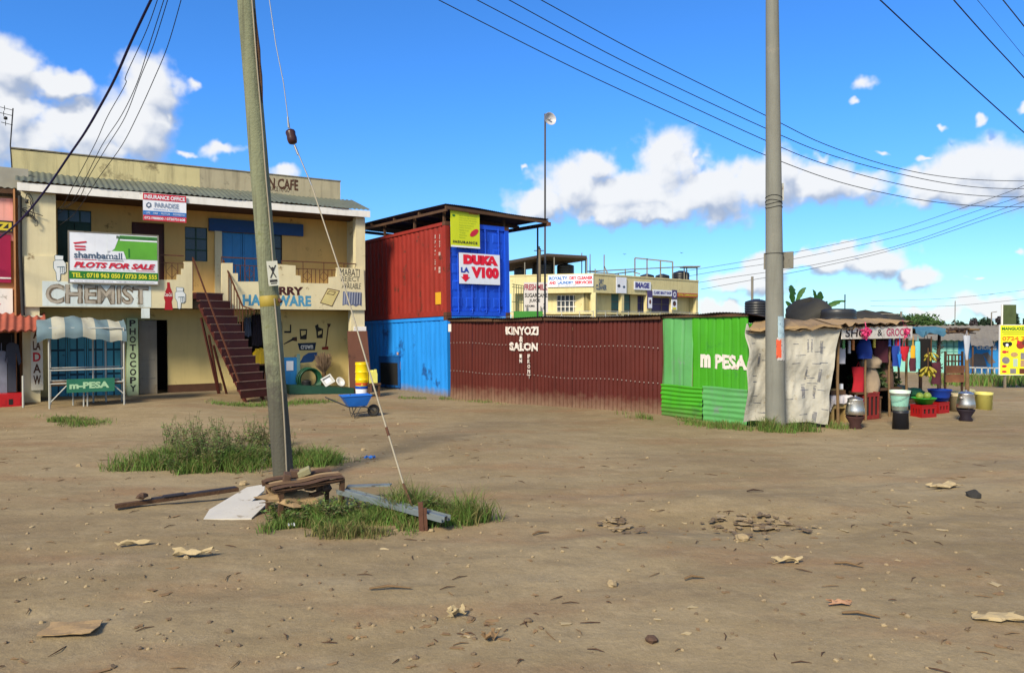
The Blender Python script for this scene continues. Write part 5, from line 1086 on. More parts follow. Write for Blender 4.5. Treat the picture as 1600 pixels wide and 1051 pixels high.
mb = MB().m(signm); mb.prism([(a, 1.86), (b, 1.84), (b, 2.13), (a, 2.11)], -.15, -.13)
sgn = mb.build('sign_board', stall); mb = MB().m(black_p); w_ = b - a
mb.text('SHOP', a + .04 * w_, a + .40 * w_, 1.90, 2.07, -.154, bold=.02, shear=.1); mb.text('&', a + .47 * w_, a + .54 * w_, 1.91, 2.06, -.154, bold=.01); mb.m(pinkl); mb.text('GROCER', a + .60 * w_, a + .97 * w_, 1.90, 2.08, -.154, bold=.02); mb.build('lettering', sgn)
# goods on and around the stall
def put(mb, name, label, cat, loc, rz=0, group=None):
    o = mb.build(name); o.location = loc; o.rotation_euler = (0, 0, rz); return tag(o, label, cat, group)
alum = M('aluminium', (.66, .64, .60), .42, .12, 5, .1, 30, metal=1.0); stove_m = M('charcoal_stove_clay', C(70, 42, 38), .85, .3, 6, .4); stove_b = M('black_stove', C(40, 30, 42), .7, .25, 5)
def pot(P_, s, label, stl, group='aluminium pots on charcoal stoves'):
    st = thing('charcoal_stove', stl[0], 'stove', P_, .3)
    mb = MB().m(stl[1]); mb.lathe([(.13 * s, 0), (.15 * s, .02), (.11 * s, .10 * s), (.19 * s, .24 * s), (.195 * s, .27 * s), (.17 * s, .27 * s), (.10 * s, .12 * s), (0, .12 * s)], n=20); mb.build('body', st)
    for k in range(3):
        mb = MB().m(stl[1]); a_ = k * 2.09; mb.bar((.15 * s * math.cos(a_), .15 * s * math.sin(a_), .26 * s), (.20 * s * math.cos(a_), .20 * s * math.sin(a_), .31 * s), .03 * s); mb.build('pot_rest', st)
    z = P_.z + .295 * s; p = thing('cooking_pot', label, 'pot', (P_.x, P_.y, z), .5)
    mb = MB().m(alum); mb.lathe([(0, 0), (.17 * s, 0), (.20 * s, .03 * s), (.195 * s, .12 * s), (.155 * s, .33 * s), (.165 * s, .35 * s), (.15 * s, .35 * s), (.14 * s, .32 * s), (0, .32 * s)], n=28); mb.build('body', p)
    mb = MB().m(alum); mb.lathe([(.17 * s, .352 * s), (.10 * s, .385 * s), (.02 * s, .40 * s), (.02 * s, .43 * s), (0, .43 * s)], n=24); mb.build('pot_lid', p)
    for sg in (-1, 1): mb = MB().m(alum); mb.tube([(sg * .175 * s, -.05 * s, .25 * s), (sg * .23 * s, -.04 * s, .26 * s), (sg * .23 * s, .04 * s, .26 * s), (sg * .175 * s, .05 * s, .25 * s)], .012 * s, 6); mb.build('handle', p)
pot(gp(1336, 669), .98, 'dented aluminium pot on a clay stove beside the cloth covered box', ('sooty clay charcoal stove beside the cloth covered box', stove_m))
pot(gp(1509, 657), .98, 'tall aluminium pot on a black stove beside the pale yellow bucket', ('small black charcoal stove beside the pale yellow bucket', stove_b))
def bucket(name, label, P_, h, r0, r1, mat, handle=True, lid=None, band=None, rz=0, group=None):
    o = thing(name, label, 'bucket', P_, rz, group); mb = MB().m(mat); t = .012
    mb.lathe([(0, 0), (r0, 0), (r0 + (r1 - r0) * .86, h * .86), (r1 + .008, h * .87), (r1 + .008, h * .90), (r1, h * .91), (r1 + .012, h * .985), (r1 + .004, h), (r1 - t, h), (r0 - t, .02), (0, .02)], n=30); mb.build('body', o)
    if handle: mb = MB().m(steel); mb.tube([((r1 + .012) * math.cos(t_), (r1 + .012) * math.sin(t_), h * .9 - .14 * math.sin(t_) * h / .36) for t_ in [math.pi * i / 14 for i in range(15)]], .004, 5); mb.build('handle', o)
    if band: mb = MB().m(band); mb.lathe([(r0 + (r1 - r0) * .22 + .002, h * .22), (r0 + (r1 - r0) * .74 + .002, h * .74)], n=30); mb.build('printed_label', o)
    if lid: mb = MB().m(lid); mb.lathe([(r1 + .018, h * .97), (r1 + .018, h * 1.01), (r1 - .01, h * 1.02), (0, h * 1.02)], n=30); mb.build('lid', o)
    return o
bk_bl = M('black_bucket', C(38, 40, 48, .7), .5, .15, 5); bk_wh = M('white_bucket', C(205, 222, 205, .9), .45, .05, 4, spot=(C(160, 170, 150), .2, 6)); lab_g = M('green_printed_label', C(150, 205, 185), .5, .2, 7, spot=(C(95, 150, 130), .5, 12)); bk_be = M('beige_bucket', C(180, 165, 130), .55, .12, 5, dust=(DIRT, .15)); bk_ye = M('pale_yellow_bucket', C(215, 205, 110, .85), .5, .08, 5, spot=(C(150, 140, 90), .3, 6))
g0 = gp(1407, 670); s_ = 1200 / g0.y
bucket('bucket', 'dark bucket standing upside down and carrying the printed white bucket', g0, .40, .165, .15, bk_bl, False)
bucket('bucket', 'white bucket with a green printed label on top of the dark bucket', g0 + Vector((-.02, 0, .402)), .42, .145, .20, bk_wh, True, None, lab_g, 2.2)
bucket('bucket', 'beige bucket standing behind the tall aluminium pot', gp(1494, 642), .44, .16, .19, bk_be)
bucket('bucket', 'pale yellow bucket on the ground beside the far wooden post', gp(1537, 639), .44, .19, .205, bk_ye, rz=.4)
# table boxes
whitecl = M('white_cloth', C(205, 198, 200, .9), .9, .1, 4, .3, 15); boxw = M('box_wood', C(165, 140, 90, .85), .8, .15, 4, .2)
P_ = gp(1312, 662); P_.x += .02
o = thing('wooden_box', 'open wooden box that carries the white cloth beside the sackcloth', 'box', P_ + Vector((0, .35, 0)), .35)
mb = MB().m(boxw); mb.box(-.27, .27, -.22, .22, .33, .50); mb.box(-.27, -.20, -.22, .22, 0, .328); mb.box(.12, .27, -.22, .22, 0, .328); mb.box(-.19, .11, .15, .22, 0, .328); mb.box(-.19, .11, -.2, .14, .0, .03); mb.build('body', o); 
mb = MB().m(whitecl); nu3, nv3 = 20, 16; vs3 = []
for j in range(nv3 + 1):
    for i in range(nu3 + 1):
        x = (i / nu3 - .5) * .95; y = (j / nv3 - .5) * .8; ex = max(0, abs(x) - .31); ey = max(0, abs(y) - .25); z = .515 + .16 * 0 - (ex + ey) * 1.15 + .012 * math.sin(x * 30 + y * 21)
        vs3.append((max(-.34, min(.34, x)) + .03 * math.sin(y * 25) * (ex > 0), max(-.28, min(.28, y)) + .03 * math.sin(x * 25) * (ey > 0), z + .1))
mb.add(vs3, [(j * (nu3 + 1) + i, j * (nu3 + 1) + i + 1, (j + 1) * (nu3 + 1) + i + 1, (j + 1) * (nu3 + 1) + i) for j in range(nv3) for i in range(nu3)], True); mb.box(-.30, .30, -.24, .24, .502, .60)
put(mb, 'covered_tray', 'tray covered by a white cloth on the wooden box beside the sackcloth', 'tray', P_ + Vector((0, .35, 0)), .35)
mb = MB().m(oldwood); mb.box(-.2, .2, -.15, .15, .0, .10); mb.m(boxw).box(-.17, .17, -.12, .12, .101, .12); mb.m(vinyl).box(.08, .15, -.13, -.05, .121, .24); put(mb, 'snack_tray', 'small dark wooden tray with a white cup on the cloth covered tray', 'tray', P_ + Vector((0, .38, .63)), .3)
redc = M('red_plastic_crate', C(175, 28, 30, .65), .45, .1, 4)
def crate(label, P_, rz, w=.46, l=.33, h=.30, mat=redc, group=None):
    o = thing('plastic_crate', label, 'crate', P_, rz, group); mb = MB().m(mat); t = .02
    for (x0, x1, y0, y1) in ((-w / 2, w / 2, -l / 2, -l / 2 + t), (-w / 2, w / 2, l / 2 - t, l / 2), (-w / 2, -w / 2 + t, -l / 2 + t, l / 2 - t), (w / 2 - t, w / 2, -l / 2 + t, l / 2 - t)):
        lx, ly = x1 - x0, y1 - y0; k = 3
        mb.box(x0, x1, y0, y1, 0, .09); mb.box(x0, x1, y0, y1, h - .10, h)
        for i in range(k + 1):
            if lx > ly: xa = x0 + (lx - .06) * i / k; mb.box(xa, xa + .06, y0, y1, .09, h - .10)
            else: ya = y0 + (ly - .05) * i / k; mb.box(x0, x1, ya, ya + .05, .09, h - .10)
        if lx > ly: mb.box(x0 - .006, x1 + .006, y0 - .006 if y0 < 0 else y1, y0 if y0 < 0 else y1 + .006, h - .03, h)
    mb.box(-w / 2 + t, w / 2 - t, -l / 2 + t, l / 2 - t, .01, .03); mb.m(dark); mb.box(-w / 2 + t + .005, w / 2 - t - .005, -l / 2 + t + .005, l / 2 - t - .005, .031, h - .11); mb.build('body', o); return o  # near-black filling paints the shade inside the crate
crate('bright red plastic crate under the lime green basin', gp(1448, 652) + Vector((0, .15, 0)), .35)
crate('bright red plastic crate right of the one under the basin', gp(1473, 646) + Vector((.0, .22, 0)), .45, .40, .33, .28)
crate('dusty red crate in the shade behind the dented aluminium pot', gp(1362, 656) + Vector((0, .35, 0)), .5, .5, .4, .62, M('dusty_red_crate', C(140, 40, 35), .6, .2, 4, spot=(DIRT, .4, 4)))
limeb = M('lime_basin', C(60, 180, 55, .7), .4, .05); P_ = gp(1448, 652) + Vector((0.02, .17, .305))
mb = MB().m(limeb); mb.lathe([(0, 0), (.17, 0), (.27, .14), (.285, .145), (.27, .155), (.16, .02), (0, .02)], n=30); put(mb, 'plastic_basin', 'lime green plastic basin with two pale green fruits on the red crate', 'basin', P_)
fr_ = M('green_fruit', C(140, 165, 70, .6), .5, .2, 8, .1)
for k, (dx, dy, r_) in enumerate(((-.10, .0, .09), (.09, .02, .095))):
    mb = MB().m(fr_); mb.lathe([(0, -r_), (r_ * .6, -r_ * .82), (r_ * .95, -r_ * .3), (r_, 0), (r_ * .92, r_ * .4), (r_ * .55, r_ * .85), (0, r_)], n=18); put(mb, 'melon', ['pale green melon on the side of the basin towards the stacked buckets', 'bright yellow green melon on the side of the basin towards the blue tub'][k], 'melon', P_ + Vector((dx, dy, .13 + r_ * .62)))
bluet = M('blue_tub', C(25, 65, 165, .8), .5, .12, 4); P_ = gp(1473, 646) + Vector((.06, .25, .30))
mb = MB().m(bluet); mb.lathe([(0, 0), (.19, 0), (.22, .10), (.27, .26), (.285, .27), (.27, .28), (.20, .03), (0, .03)], n=28); put(mb, 'plastic_tub', 'dark blue plastic tub standing on the second red crate', 'tub', P_)
sh_bag = M('grey_green_sacking', C(90, 105, 95), .9, .2, 4, .3, 15); 
for k, (px, py, w, h, lb) in enumerate([(1430, 628, .8, .42, 'dark green sheet bundle behind the lime green basin'), (1462, 617, .5, .42, 'green plastic bundle behind the blue tub')]):
    P_ = gp(px, 648) + Vector((0, 1.0, .30)); mb = MB().m([sh_bag, M('green_bundle', C(40, 105, 75), .6, .2, 4)][k]); mb.rock((0, 0, .15), w * .5, 40 + k, .55); mb.rock((w * .35, .1, .08), w * .33, 44 + k, .6); mb.rock((-w * .3, 0, .1), w * .3, 45 + k, .7); put(mb, 'sheet_bundle', lb, 'bundle', P_)
    mb = MB().m(oldwood); mb.box(-.55, .55, -.3, .3, .22, .29)
    for sx_ in (-.5, .44): mb.box(sx_, sx_ + .06, -.28, -.22, 0, .219); mb.box(sx_, sx_ + .06, .22, .28, 0, .219)
    if k == 0: put(mb, 'low_table', 'low wooden table in the stall that carries the sheet bundles', 'table', gp(1445, 648) + Vector((0, 1.0, 0)), .6)
gv = M('dark_vegetables', C(70, 90, 45, .6), .7, .3, 9, .3, 40, rand=.3); P_ = gp(1402, 656) + Vector((0, 1.15, 0)); q = random.Random(6)
mb = MB().m(oldwood); mb.box(-.55, .55, -.4, .4, .62, .67)
for sx_ in (-.5, .44):
    for sy_ in (-.36, .30): mb.box(sx_, sx_ + .06, sy_, sy_ + .06, 0, .619)
put(mb, 'produce_table', 'dark wooden table of greens behind the stacked buckets', 'table', P_, .6)
mb = MB().m(gv)
for k in range(700):
    x, y = q.uniform(-.5, .5), q.uniform(-.35, .35); c_ = Vector((x * 1.15, y, .02 + q.random() * .62 * (1 - abs(x) * 1.3))); a_ = Vector((q.gauss(0, 1), q.gauss(0, 1), q.gauss(0, 1))).normalized() * .09; b_ = Vector((q.gauss(0, 1), q.gauss(0, 1), q.gauss(0, 1))).normalized() * .05; mb.add([c_ - a_, c_ - b_, c_ + a_, c_ + b_], [(0, 1, 2, 3)])
o = put(mb, 'vegetables', 'heap of dark leafy greens on the produce table', 'vegetables', P_ + Vector((0, 0, .672)), .6); o['kind'] = 'stuff'
# bananas
ban = M('banana_yellow', C(170, 155, 50, .75), .55, .2, 6, spot=(C(120, 130, 40), .4, 5))
def bananas(label, P_, n_, s, seed):
    o = MB().m(ban); q = random.Random(seed)
    for k in range(n_):
        a0 = 6.283 * k / n_ + q.uniform(-.2, .2); r0 = .04 * s; tier = (k % 2) * .10 * s; pts = []
        for i in range(6): t = i / 5; rr = r0 + .13 * s * math.sin(t * 2.0); pts.append((rr * math.cos(a0), rr * math.sin(a0), -tier - .03 * s - .22 * s * t + .08 * s * t * t))
        o.tube(pts, [.012 * s, .024 * s, .028 * s, .028 * s, .022 * s, .008 * s], 6)
    o.m(oldwood).tube([(0, 0, .42 * s), (0, 0, -.12 * s)], .018 * s, 6)
    return put(o, 'banana_bunch', label, 'bananas', P_)
bananas('upper bunch of bananas hanging by the dark post of the stall', at(1455, 549, 18.35), 11, .85, 1); bananas('lower bunch of bananas hanging above the blue tub', at(1450, 571, 18.3), 13, 1.0, 2)
# hanging goods
def hang(name, label, px, Y, mat, cat, seed=0, kind='bag', top=None):
    x0, y0, x1, y1 = px; A_ = at(x0, y0, Y); Bq = at(x1, y1, Y); w = Bq.x - A_.x; h = A_.z - Bq.z; q = random.Random(seed); mb = MB().m(mat)
    if kind == 'ruffle':
        for k in range(70):
            d_ = Vector((q.gauss(0, 1), q.gauss(0, 1), q.gauss(0, 1))).normalized() * q.random() ** .5; c_ = Vector((d_.x * w * .42, d_.y * w * .3, -h * .5 + d_.z * h * .45)); a_ = Vector((q.gauss(0, 1), q.gauss(0, 1), q.gauss(0, 1))).normalized() * w * .22; b_ = Vector((q.gauss(0, 1), q.gauss(0, 1), q.gauss(0, 1))).normalized() * w * .16; n_ = a_.cross(b_).normalized() * w * .06
            mb.add([c_ - a_, c_ + n_ - b_, c_ + a_, c_ + n_ + b_, c_ + n_ * 2], [(0, 1, 4), (1, 2, 4), (2, 3, 4), (3, 0, 4)])
        mb.tube([(0, 0, 0), (0, .05, .1)], .01, 5); return put(mb, name, label, cat, ((A_.x + Bq.x) / 2, Y, A_.z))
    nu_, nv_ = 12, 10; vs_ = []
    for j in range(nv_ + 1):
        v = j / nv_
        if kind == 'bag': wf = .45 + .6 * math.sin(min(1, v * 1.15) * 2.2) ** .8 if v > 0 else .3; dp = .35 * wf
        elif kind == 'ruffle': wf = .55 + .5 * math.sin(v * 3.0) + q.uniform(-.18, .18); dp = .5
        elif kind == 'taper': wf = 1 - .8 * v ** 1.3; dp = .18
        else: wf = 1.0 - .06 * math.sin(v * 5 + seed); dp = .14
        for i in range(nu_):
            a_ = 6.283 * i / nu_; wob = 1 + (.25 if kind == 'ruffle' else .10) * math.sin(a_ * 3 + v * 6 + seed); vs_.append((w / 2 * wf * math.cos(a_) * wob, w * dp * math.sin(a_) * wob, -h * v))
    mb.add(vs_, [(j * nu_ + i, (j + 1) * nu_ + i, (j + 1) * nu_ + (i + 1) % nu_, j * nu_ + (i + 1) % nu_) for j in range(nv_) for i in range(nu_)], True); mb.add([vs_[nv_ * nu_ + i] for i in range(nu_)], [tuple(range(nu_))]); mb.add(vs_[:nu_], [tuple(range(nu_))[::-1]])
    tz = (top if top is not None else A_.z + .12) - A_.z; mb.tube([(-w * .15, 0, 0), (0, 0, tz), (w * .15, 0, 0)], .008, 5)
    return put(mb, name, label, cat, ((A_.x + Bq.x) / 2, Y, A_.z))
pinkp = M('pink_plastic', C(225, 70, 130, .85), .5, .15, 6, trans=.2); bluep = M('blue_cloth', C(25, 60, 150, .75), .75, .2, 4); redp2 = M('red_cloth', C(190, 30, 45, .8), .75, .2, 4); beigep = M('beige_sack', C(170, 150, 125, .8), .9, .15, 4, .3, 15); brightb = M('bright_blue_plastic', C(30, 120, 210, .8), .5, .1); oran = M('orange_yellow_cloth', C(235, 175, 40, .8), .7, .1); aquac = M('aqua_cloth', C(120, 200, 205, .8), .7, .1); brn = M('brown_sack', C(105, 80, 66, .8), .9, .2, 4, .3, 15); maro = M('maroon_cloth', C(90, 40, 55, .7), .85, .2, 4)
hang('plastic_bag_bundle', 'pink plastic bag bundle hanging over the word shop on the sign', (1344, 510, 1362, 530), 17.0, pinkp, 'bags', 1, 'ruffle'); hang('plastic_bag_bundle', 'pink plastic bag bundle hanging over the end of the stall sign', (1402, 507, 1422, 530), 18.55, pinkp, 'bags', 2, 'ruffle')
hang('cloth_bag', 'dark blue cloth bag hanging in the shade below the stall sign', (1339, 528, 1362, 560), 17.7, bluep, 'bag', 3, 'bag', 2.1); hang('white_bag', 'grey white plastic bag hanging beside the edge of the sackcloth', (1307, 543, 1321, 568), 17.2, M('grey_white_plastic', C(190, 190, 200, .8), .5, .08), 'bag', 4, 'cloth', 2.0)
hang('red_sack', 'red sack standing in the shade behind the dusty red crate', (1332, 573, 1350, 612), 17.9, redp2, 'sack', 5, 'cloth'); hang('beige_sack', 'tall beige sack standing in the stall beside the red sack', (1346, 572, 1373, 618), 18.2, beigep, 'sack', 6, 'bag'); hang('beige_bundle', 'beige bundle lying on top of the tall beige sack', (1344, 556, 1376, 574), 18.2, beigep, 'bundle', 7, 'bag')
for nm, px, Y, w, d_, lb in (('stool', (1341, 612), 17.9, .22, .2, 'dark wooden stool under the red sack'), ('stool', (1360, 618), 18.2, .3, .2, 'dark wooden stool under the tall beige sack')):
    A_ = at(px[0], px[1], Y); mb = MB().m(oldwood); zt2 = A_.z - g1(A_.x, A_.y); mb.box(-w / 1.6, w / 1.6, -d_, d_, zt2 - .04, zt2)
    for sx_ in (-1, 1):
        for sy_ in (-1, 1): mb.box(sx_ * w * .5 - .02, sx_ * w * .5 + .02, sy_ * d_ * .8 - .02, sy_ * d_ * .8 + .02, 0, zt2 - .041)
    put(mb, nm, lb, 'stool', (A_.x, A_.y, g1(A_.x, A_.y)))
hang('maroon_cloth', 'maroon cloth hanging in the middle of the dark stall', (1366, 532, 1388, 566), 18.3, maro, 'cloth', 8, 'cloth', 2.1); hang('brown_sack', 'brown sack hanging beside the middle post of the stall', (1376, 560, 1396, 610), 18.6, brn, 'sack', 9, 'bag', 2.0)
hang('blue_garment', 'dark blue garment hanging right of the middle post of the stall', (1394, 540, 1405, 572), 18.3, bluep, 'garment', 10, 'cloth', 2.0); hang('blue_strip', 'bright blue plastic strip hanging beside the red cloth', (1402, 553, 1409, 574), 18.25, brightb, 'plastic', 11, 'taper', 1.9); hang('red_garment', 'red cloth tapering to a point below the end of the sign', (1404, 541, 1421, 564), 18.4, redp2, 'cloth', 12, 'taper', 1.9); hang('red_strip', 'narrow red cloth strip hanging below the word grocer', (1398, 520, 1407, 542), 18.4, redp2, 'cloth', 13, 'cloth', 2.0)
hang('orange_garment', 'orange yellow garment hanging beyond the end of the stall sign', (1423, 540, 1430, 559), 18.8, oran, 'garment', 14, 'cloth', 1.9); hang('patterned_garment', 'maroon and white garment hanging under the orange yellow garment', (1421, 559, 1431, 580), 18.8, maro, 'garment', 15, 'cloth'); hang('aqua_garment', 'pale aqua garment hanging right of the orange yellow garment', (1430, 533, 1438, 576), 18.9, aquac, 'garment', 16, 'cloth', 1.9)
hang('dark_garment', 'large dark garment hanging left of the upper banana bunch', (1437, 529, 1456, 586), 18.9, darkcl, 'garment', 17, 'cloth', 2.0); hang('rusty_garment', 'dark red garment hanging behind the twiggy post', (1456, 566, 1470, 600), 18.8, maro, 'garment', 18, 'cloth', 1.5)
hang('plastic_bag', 'clear white plastic bag hanging on the last wooden post', (1505, 524, 1516, 562), 18.75, M('clear_white_plastic', C(210, 215, 225, .85), .4, .08, trans=.3), 'bag', 19, 'taper')
for k, (px, py0, py1, Y, mt, lb_) in enumerate([(1318, 531, 545, 17.05, M('sachet_green', C(90, 160, 80, .8), .4, .2, 14, spot=(C(220, 220, 200), .5, 16)), 'strip of green sachets hanging under the start of the stall sign'), (1327, 532, 552, 17.2, M('sachet_silver', C(180, 180, 185, .8), .35, .15, 14, spot=(C(70, 80, 150), .5, 16)), 'strip of silver sachets hanging left of the dark blue cloth bag'), (1333, 531, 547, 17.3, M('sachet_orange', C(215, 130, 50, .8), .4, .2, 14, spot=(C(180, 40, 40), .5, 16)), 'strip of orange sachets hanging left of the dark blue cloth bag'), (1390, 527, 541, 18.2, M('sachet_blue', C(60, 100, 190, .8), .4, .2, 14, spot=(C(230, 230, 230), .5, 16)), 'strip of blue and white sachets hanging under the word grocer'), (1366, 529, 543, 17.8, M('sachet_yellow', C(215, 190, 60, .8), .4, .2, 14, spot=(C(60, 120, 60), .5, 16)), 'strip of yellow sachets hanging right of the dark blue cloth bag')]):
    A_ = at(px, py0, Y); Bq = at(px, py1, Y); mb = MB().m(mt); h = A_.z - Bq.z; n_ = 6
    for i in range(n_): mb.box(-.035, .035, -.012 - .004 * (i % 2), .012, -h * (i + .94) / n_, -h * i / n_)
    mb.tube([(0, 0, 0), (0, 0, 2.1 - A_.z)], .004, 5); put(mb, 'sachet_strip', lb_, 'sachets', A_, .5)
# second stall frame with blue sheet
st2 = thing('stall_frame', 'rough pole frame of a market stall with a sagging blue plastic sheet', 'stall', SFm.mx @ Vector((SLn2 + .25, 0, 0)), R(33))
F2 = Fr(st2.location, R(33)); L2 = F2.hit(1512, 560)[0]
twig = M('dark_twiggy_wood', C(70, 52, 42), .9, .3, 6, .6, 30)
xs_ = [.02, F2.hit(1467, 580, 0)[0], F2.hit(1511, 580, 0)[0]]
for i, (x, y, h, mt, r_) in enumerate([(xs_[1], 0, 1.95, twig, .055), (xs_[2], 0, 1.98, stick, .06), (xs_[1] + .2, .6, 1.7, twig, .05), (.1, 1.9, 2.0, stick, .035), (xs_[2], 1.9, 2.0, stick, .035)]):
    mb = MB().m(mt); mb.tube([(x, y, -.5), (x + .02, y, .7), (x - .02, y + .01, 1.3), (x + .01, y, h)], [r_, r_ * .9, r_ * .85, r_ * .7], 8)
    if mt is twig:
        q = random.Random(i)
        for k in range(26): z = q.uniform(.8, 1.75); a_ = q.uniform(0, 6.28); mb.bar((x, y, z), (x + q.uniform(.06, .16) * math.cos(a_), y + .1 * math.sin(a_), z + q.uniform(-.02, .09)), .018)
    mb.build('post', st2)
mb = MB().m(stick); mb.tube([(-.1, 0, 1.97), (xs_[1], .02, 1.95), (xs_[2] + .25, 0, 2.0)], .035, 8); mb.tube([(-.1, 1.9, 2.02), (xs_[2] + .2, 1.9, 2.02)], .03, 8); mb.tube([(xs_[2], -.3, 2.03), (xs_[2], 2.1, 2.05)], .03, 8); mb.tube([(xs_[1], -.2, 2.0), (xs_[1], 2.1, 2.05)], .03, 8); mb.m(twig)
q = random.Random(8)
for k in range(22): x = xs_[1] + (xs_[2] - xs_[1] + .15) * q.random(); mb.bar((x, q.uniform(-.2, .3), 1.97 + q.uniform(-.05, .12)), (x + q.uniform(.15, .5), q.uniform(-.2, .5), 1.99 + q.uniform(-.08, .1)), .05, .03)
mb.build('roof_poles', st2)
bsh = M('blue_plastic_sheet', C(75, 120, 140, .8), .5, .18, 3, .2, 14); mb = MB().m(bsh); vs_ = []; n1, n2 = 24, 8
for j in range(n2 + 1):
    for i in range(n1 + 1):
        u, v = i / n1, j / n2; x = -.25 + (xs_[1] + .25) * u; hang_ = max(0, .18 - v) / .18
        vs_.append((x, -.18 + 2.1 * max(0, v - .12), 2.10 - .06 * math.sin(u * 3.1) + .02 * math.sin(u * 19 + v * 5) - hang_ * (.14 + .06 * math.sin(u * 9))))
mb.add(vs_, [(j * (n1 + 1) + i, j * (n1 + 1) + i + 1, (j + 1) * (n1 + 1) + i + 1, (j + 1) * (n1 + 1) + i) for j in range(n2) for i in range(n1)], True); mb.build('plastic_sheet', st2)
mb = MB().m(M('reddish_planks', C(150, 100, 70, .8), .85, .2, 4, .2)); A_ = at(1478, 571, 21.5); Bq = at(1507, 597, 21.5); w = Bq.x - A_.x; h = A_.z - Bq.z
mb.box(0, w, 0, .05, -h, -h * .52); mb.box(0, w, 0, .05, -h * .46, 0); mb.m(oldwood); mb.box(.0, .05, .051, .1, -h - .5, .4); mb.box(w - .05, w, .051, .1, -h - .5, .4); mb.box(.05, w - .05, .06, .09, .28, .32); mb.box(.05, w - .05, .06, .09, .1, .14)
for i in range(5): mb.box(.1 + w * i / 5.5, .13 + w * i / 5.5, .062, .088, .0, .28)
put(mb, 'plank_bench', 'reddish wooden bench back with a thin rail behind the pole frame', 'bench', (A_.x, A_.y, A_.z))
sackg = M('pale_sack', C(165, 160, 120, .8), .9, .2, 5, .3); 
for k, (px, py, r_) in enumerate(((1492, 622, .22), (1506, 619, .2), (1516, 616, .17))):
    P_ = gp(px, py); mb = MB().m(sackg); mb.rock((0, 0, r_ * .45), r_, 60 + k, .62); put(mb, 'pale_stone', ['pale stone nearest to the beige bucket', 'pale stone at the foot of the last wooden post', 'smallest pale stone beyond the last wooden post'][k], 'stone', P_)
# things on the stall roof
zr_ = 2.40
def roofthing(mb, name, label, cat, px, py, Y, rz=0):
    P_ = at(px, py, Y); return put(mb, name, label, cat, P_, rz)
def tank(label, px0, px1, py0, py1, Y, name='water_tank', frame=True, mat=None):
    A_ = at(px0, py1, Y); Bq = at(px1, py0, Y); r_ = (Bq.x - A_.x) / 2; h = Bq.z - A_.z; mb = MB().m(mat or M('tank_black', (.018, .019, .022), .42, .25, 3, spec=.5)); k = 6; pr = [(0, 0), (r_ * .97, 0)]
    for i in range(k): z = h * .82 * i / k; pr += [(r_, z + .01 * h), (r_, z + h * .82 / k * .7), (r_ * .965, z + h * .82 / k * .8), (r_ * .965, z + h * .82 / k * .95)]
    pr += [(r_, h * .83), (r_ * .9, h * .87), (r_ * .45, h * .96), (r_ * .3, h * .965), (r_ * .3, h), (0, h)]
    mb.lathe(pr, n=28)
    return put(mb, name, label, 'tank', ((A_.x + Bq.x) / 2, Y, A_.z))
tank('low black water tank with a grey lid beside the concrete pole', 1164, 1200, 467, 495, 20.5)
for (px, py, sx_, sy_, sz_, mt, lb, nm, Y) in [(1266, 500, .58, .7, .52, greytarp, 'dark grey sheeting heap with a rounded top on the stall roof', 'sheeting_heap', 19.2), (1352, 506, .52, .6, .34, greytarp, 'smaller dark grey heap behind the painted stall sign', 'sheeting_heap', 20.5), (1378, 507, .55, .55, .33, greytarp, 'grey green sheeting heap near the end of the stall sign', 'sheeting_heap', 20.8)]:
    mb = MB().m(mt); vs_ = []; q = random.Random(px)
    for j in range(9):
        for i in range(22):
            a_ = 6.283 * i / 22; t = j / 8; rr = (1 - t ** 2.2) ** .5 if t < 1 else 0; wob = 1 + .10 * math.sin(a_ * 3 + t * 4 + px) + .05 * q.uniform(-1, 1); vs_.append((sx_ * rr * wob * math.cos(a_), sy_ * rr * wob * math.sin(a_), sz_ * t * (1 + .12 * math.sin(a_ * 2 + px))))
    mb.add(vs_, [(j * 22 + i, j * 22 + (i + 1) % 22, (j + 1) * 22 + (i + 1) % 22, (j + 1) * 22 + i) for j in range(8) for i in range(22)], True); roofthing(mb, nm, lb, 'sheeting', px, py, Y)
A_ = at(1308, 500, 18.6); mb = MB().m(M('tank_black', (.018, .019, .022))); mb.lathe([(0, 0), (.43, 0), (.44, .04), (.42, .07), (.44, .10), (.42, .14), (.44, .17), (.42, .20), (.43, .23), (.36, .27), (0, .28)], n=26); put(mb, 'black_tub', 'wide black ribbed tub beside the grey heaps on the stall roof', 'tub', A_)
A_ = at(1320, 500, 19.4); mb = MB().m(black_p); mb.tube([(0, 0, -.6), (.0, 0, .65)], .014, 6); put(mb, 'metal_rod', 'thin metal rod rising from the stall roof above the black tub', 'rod', A_)
A_ = at(1408, 506, 20.5); mb = MB().m(steel); mb.tube([(0, 0, -.8), (0, 0, .33)], .03, 6); mb.tube([(-.75, 0, .26), (0, 0, .26)], .018, 6); mb.tube([(-.7, 0, -.8), (-.7, 0, .27)], .02, 6); put(mb, 'pipe_frame', 'small grey pipe frame above the end of the stall sign', 'frame', A_)
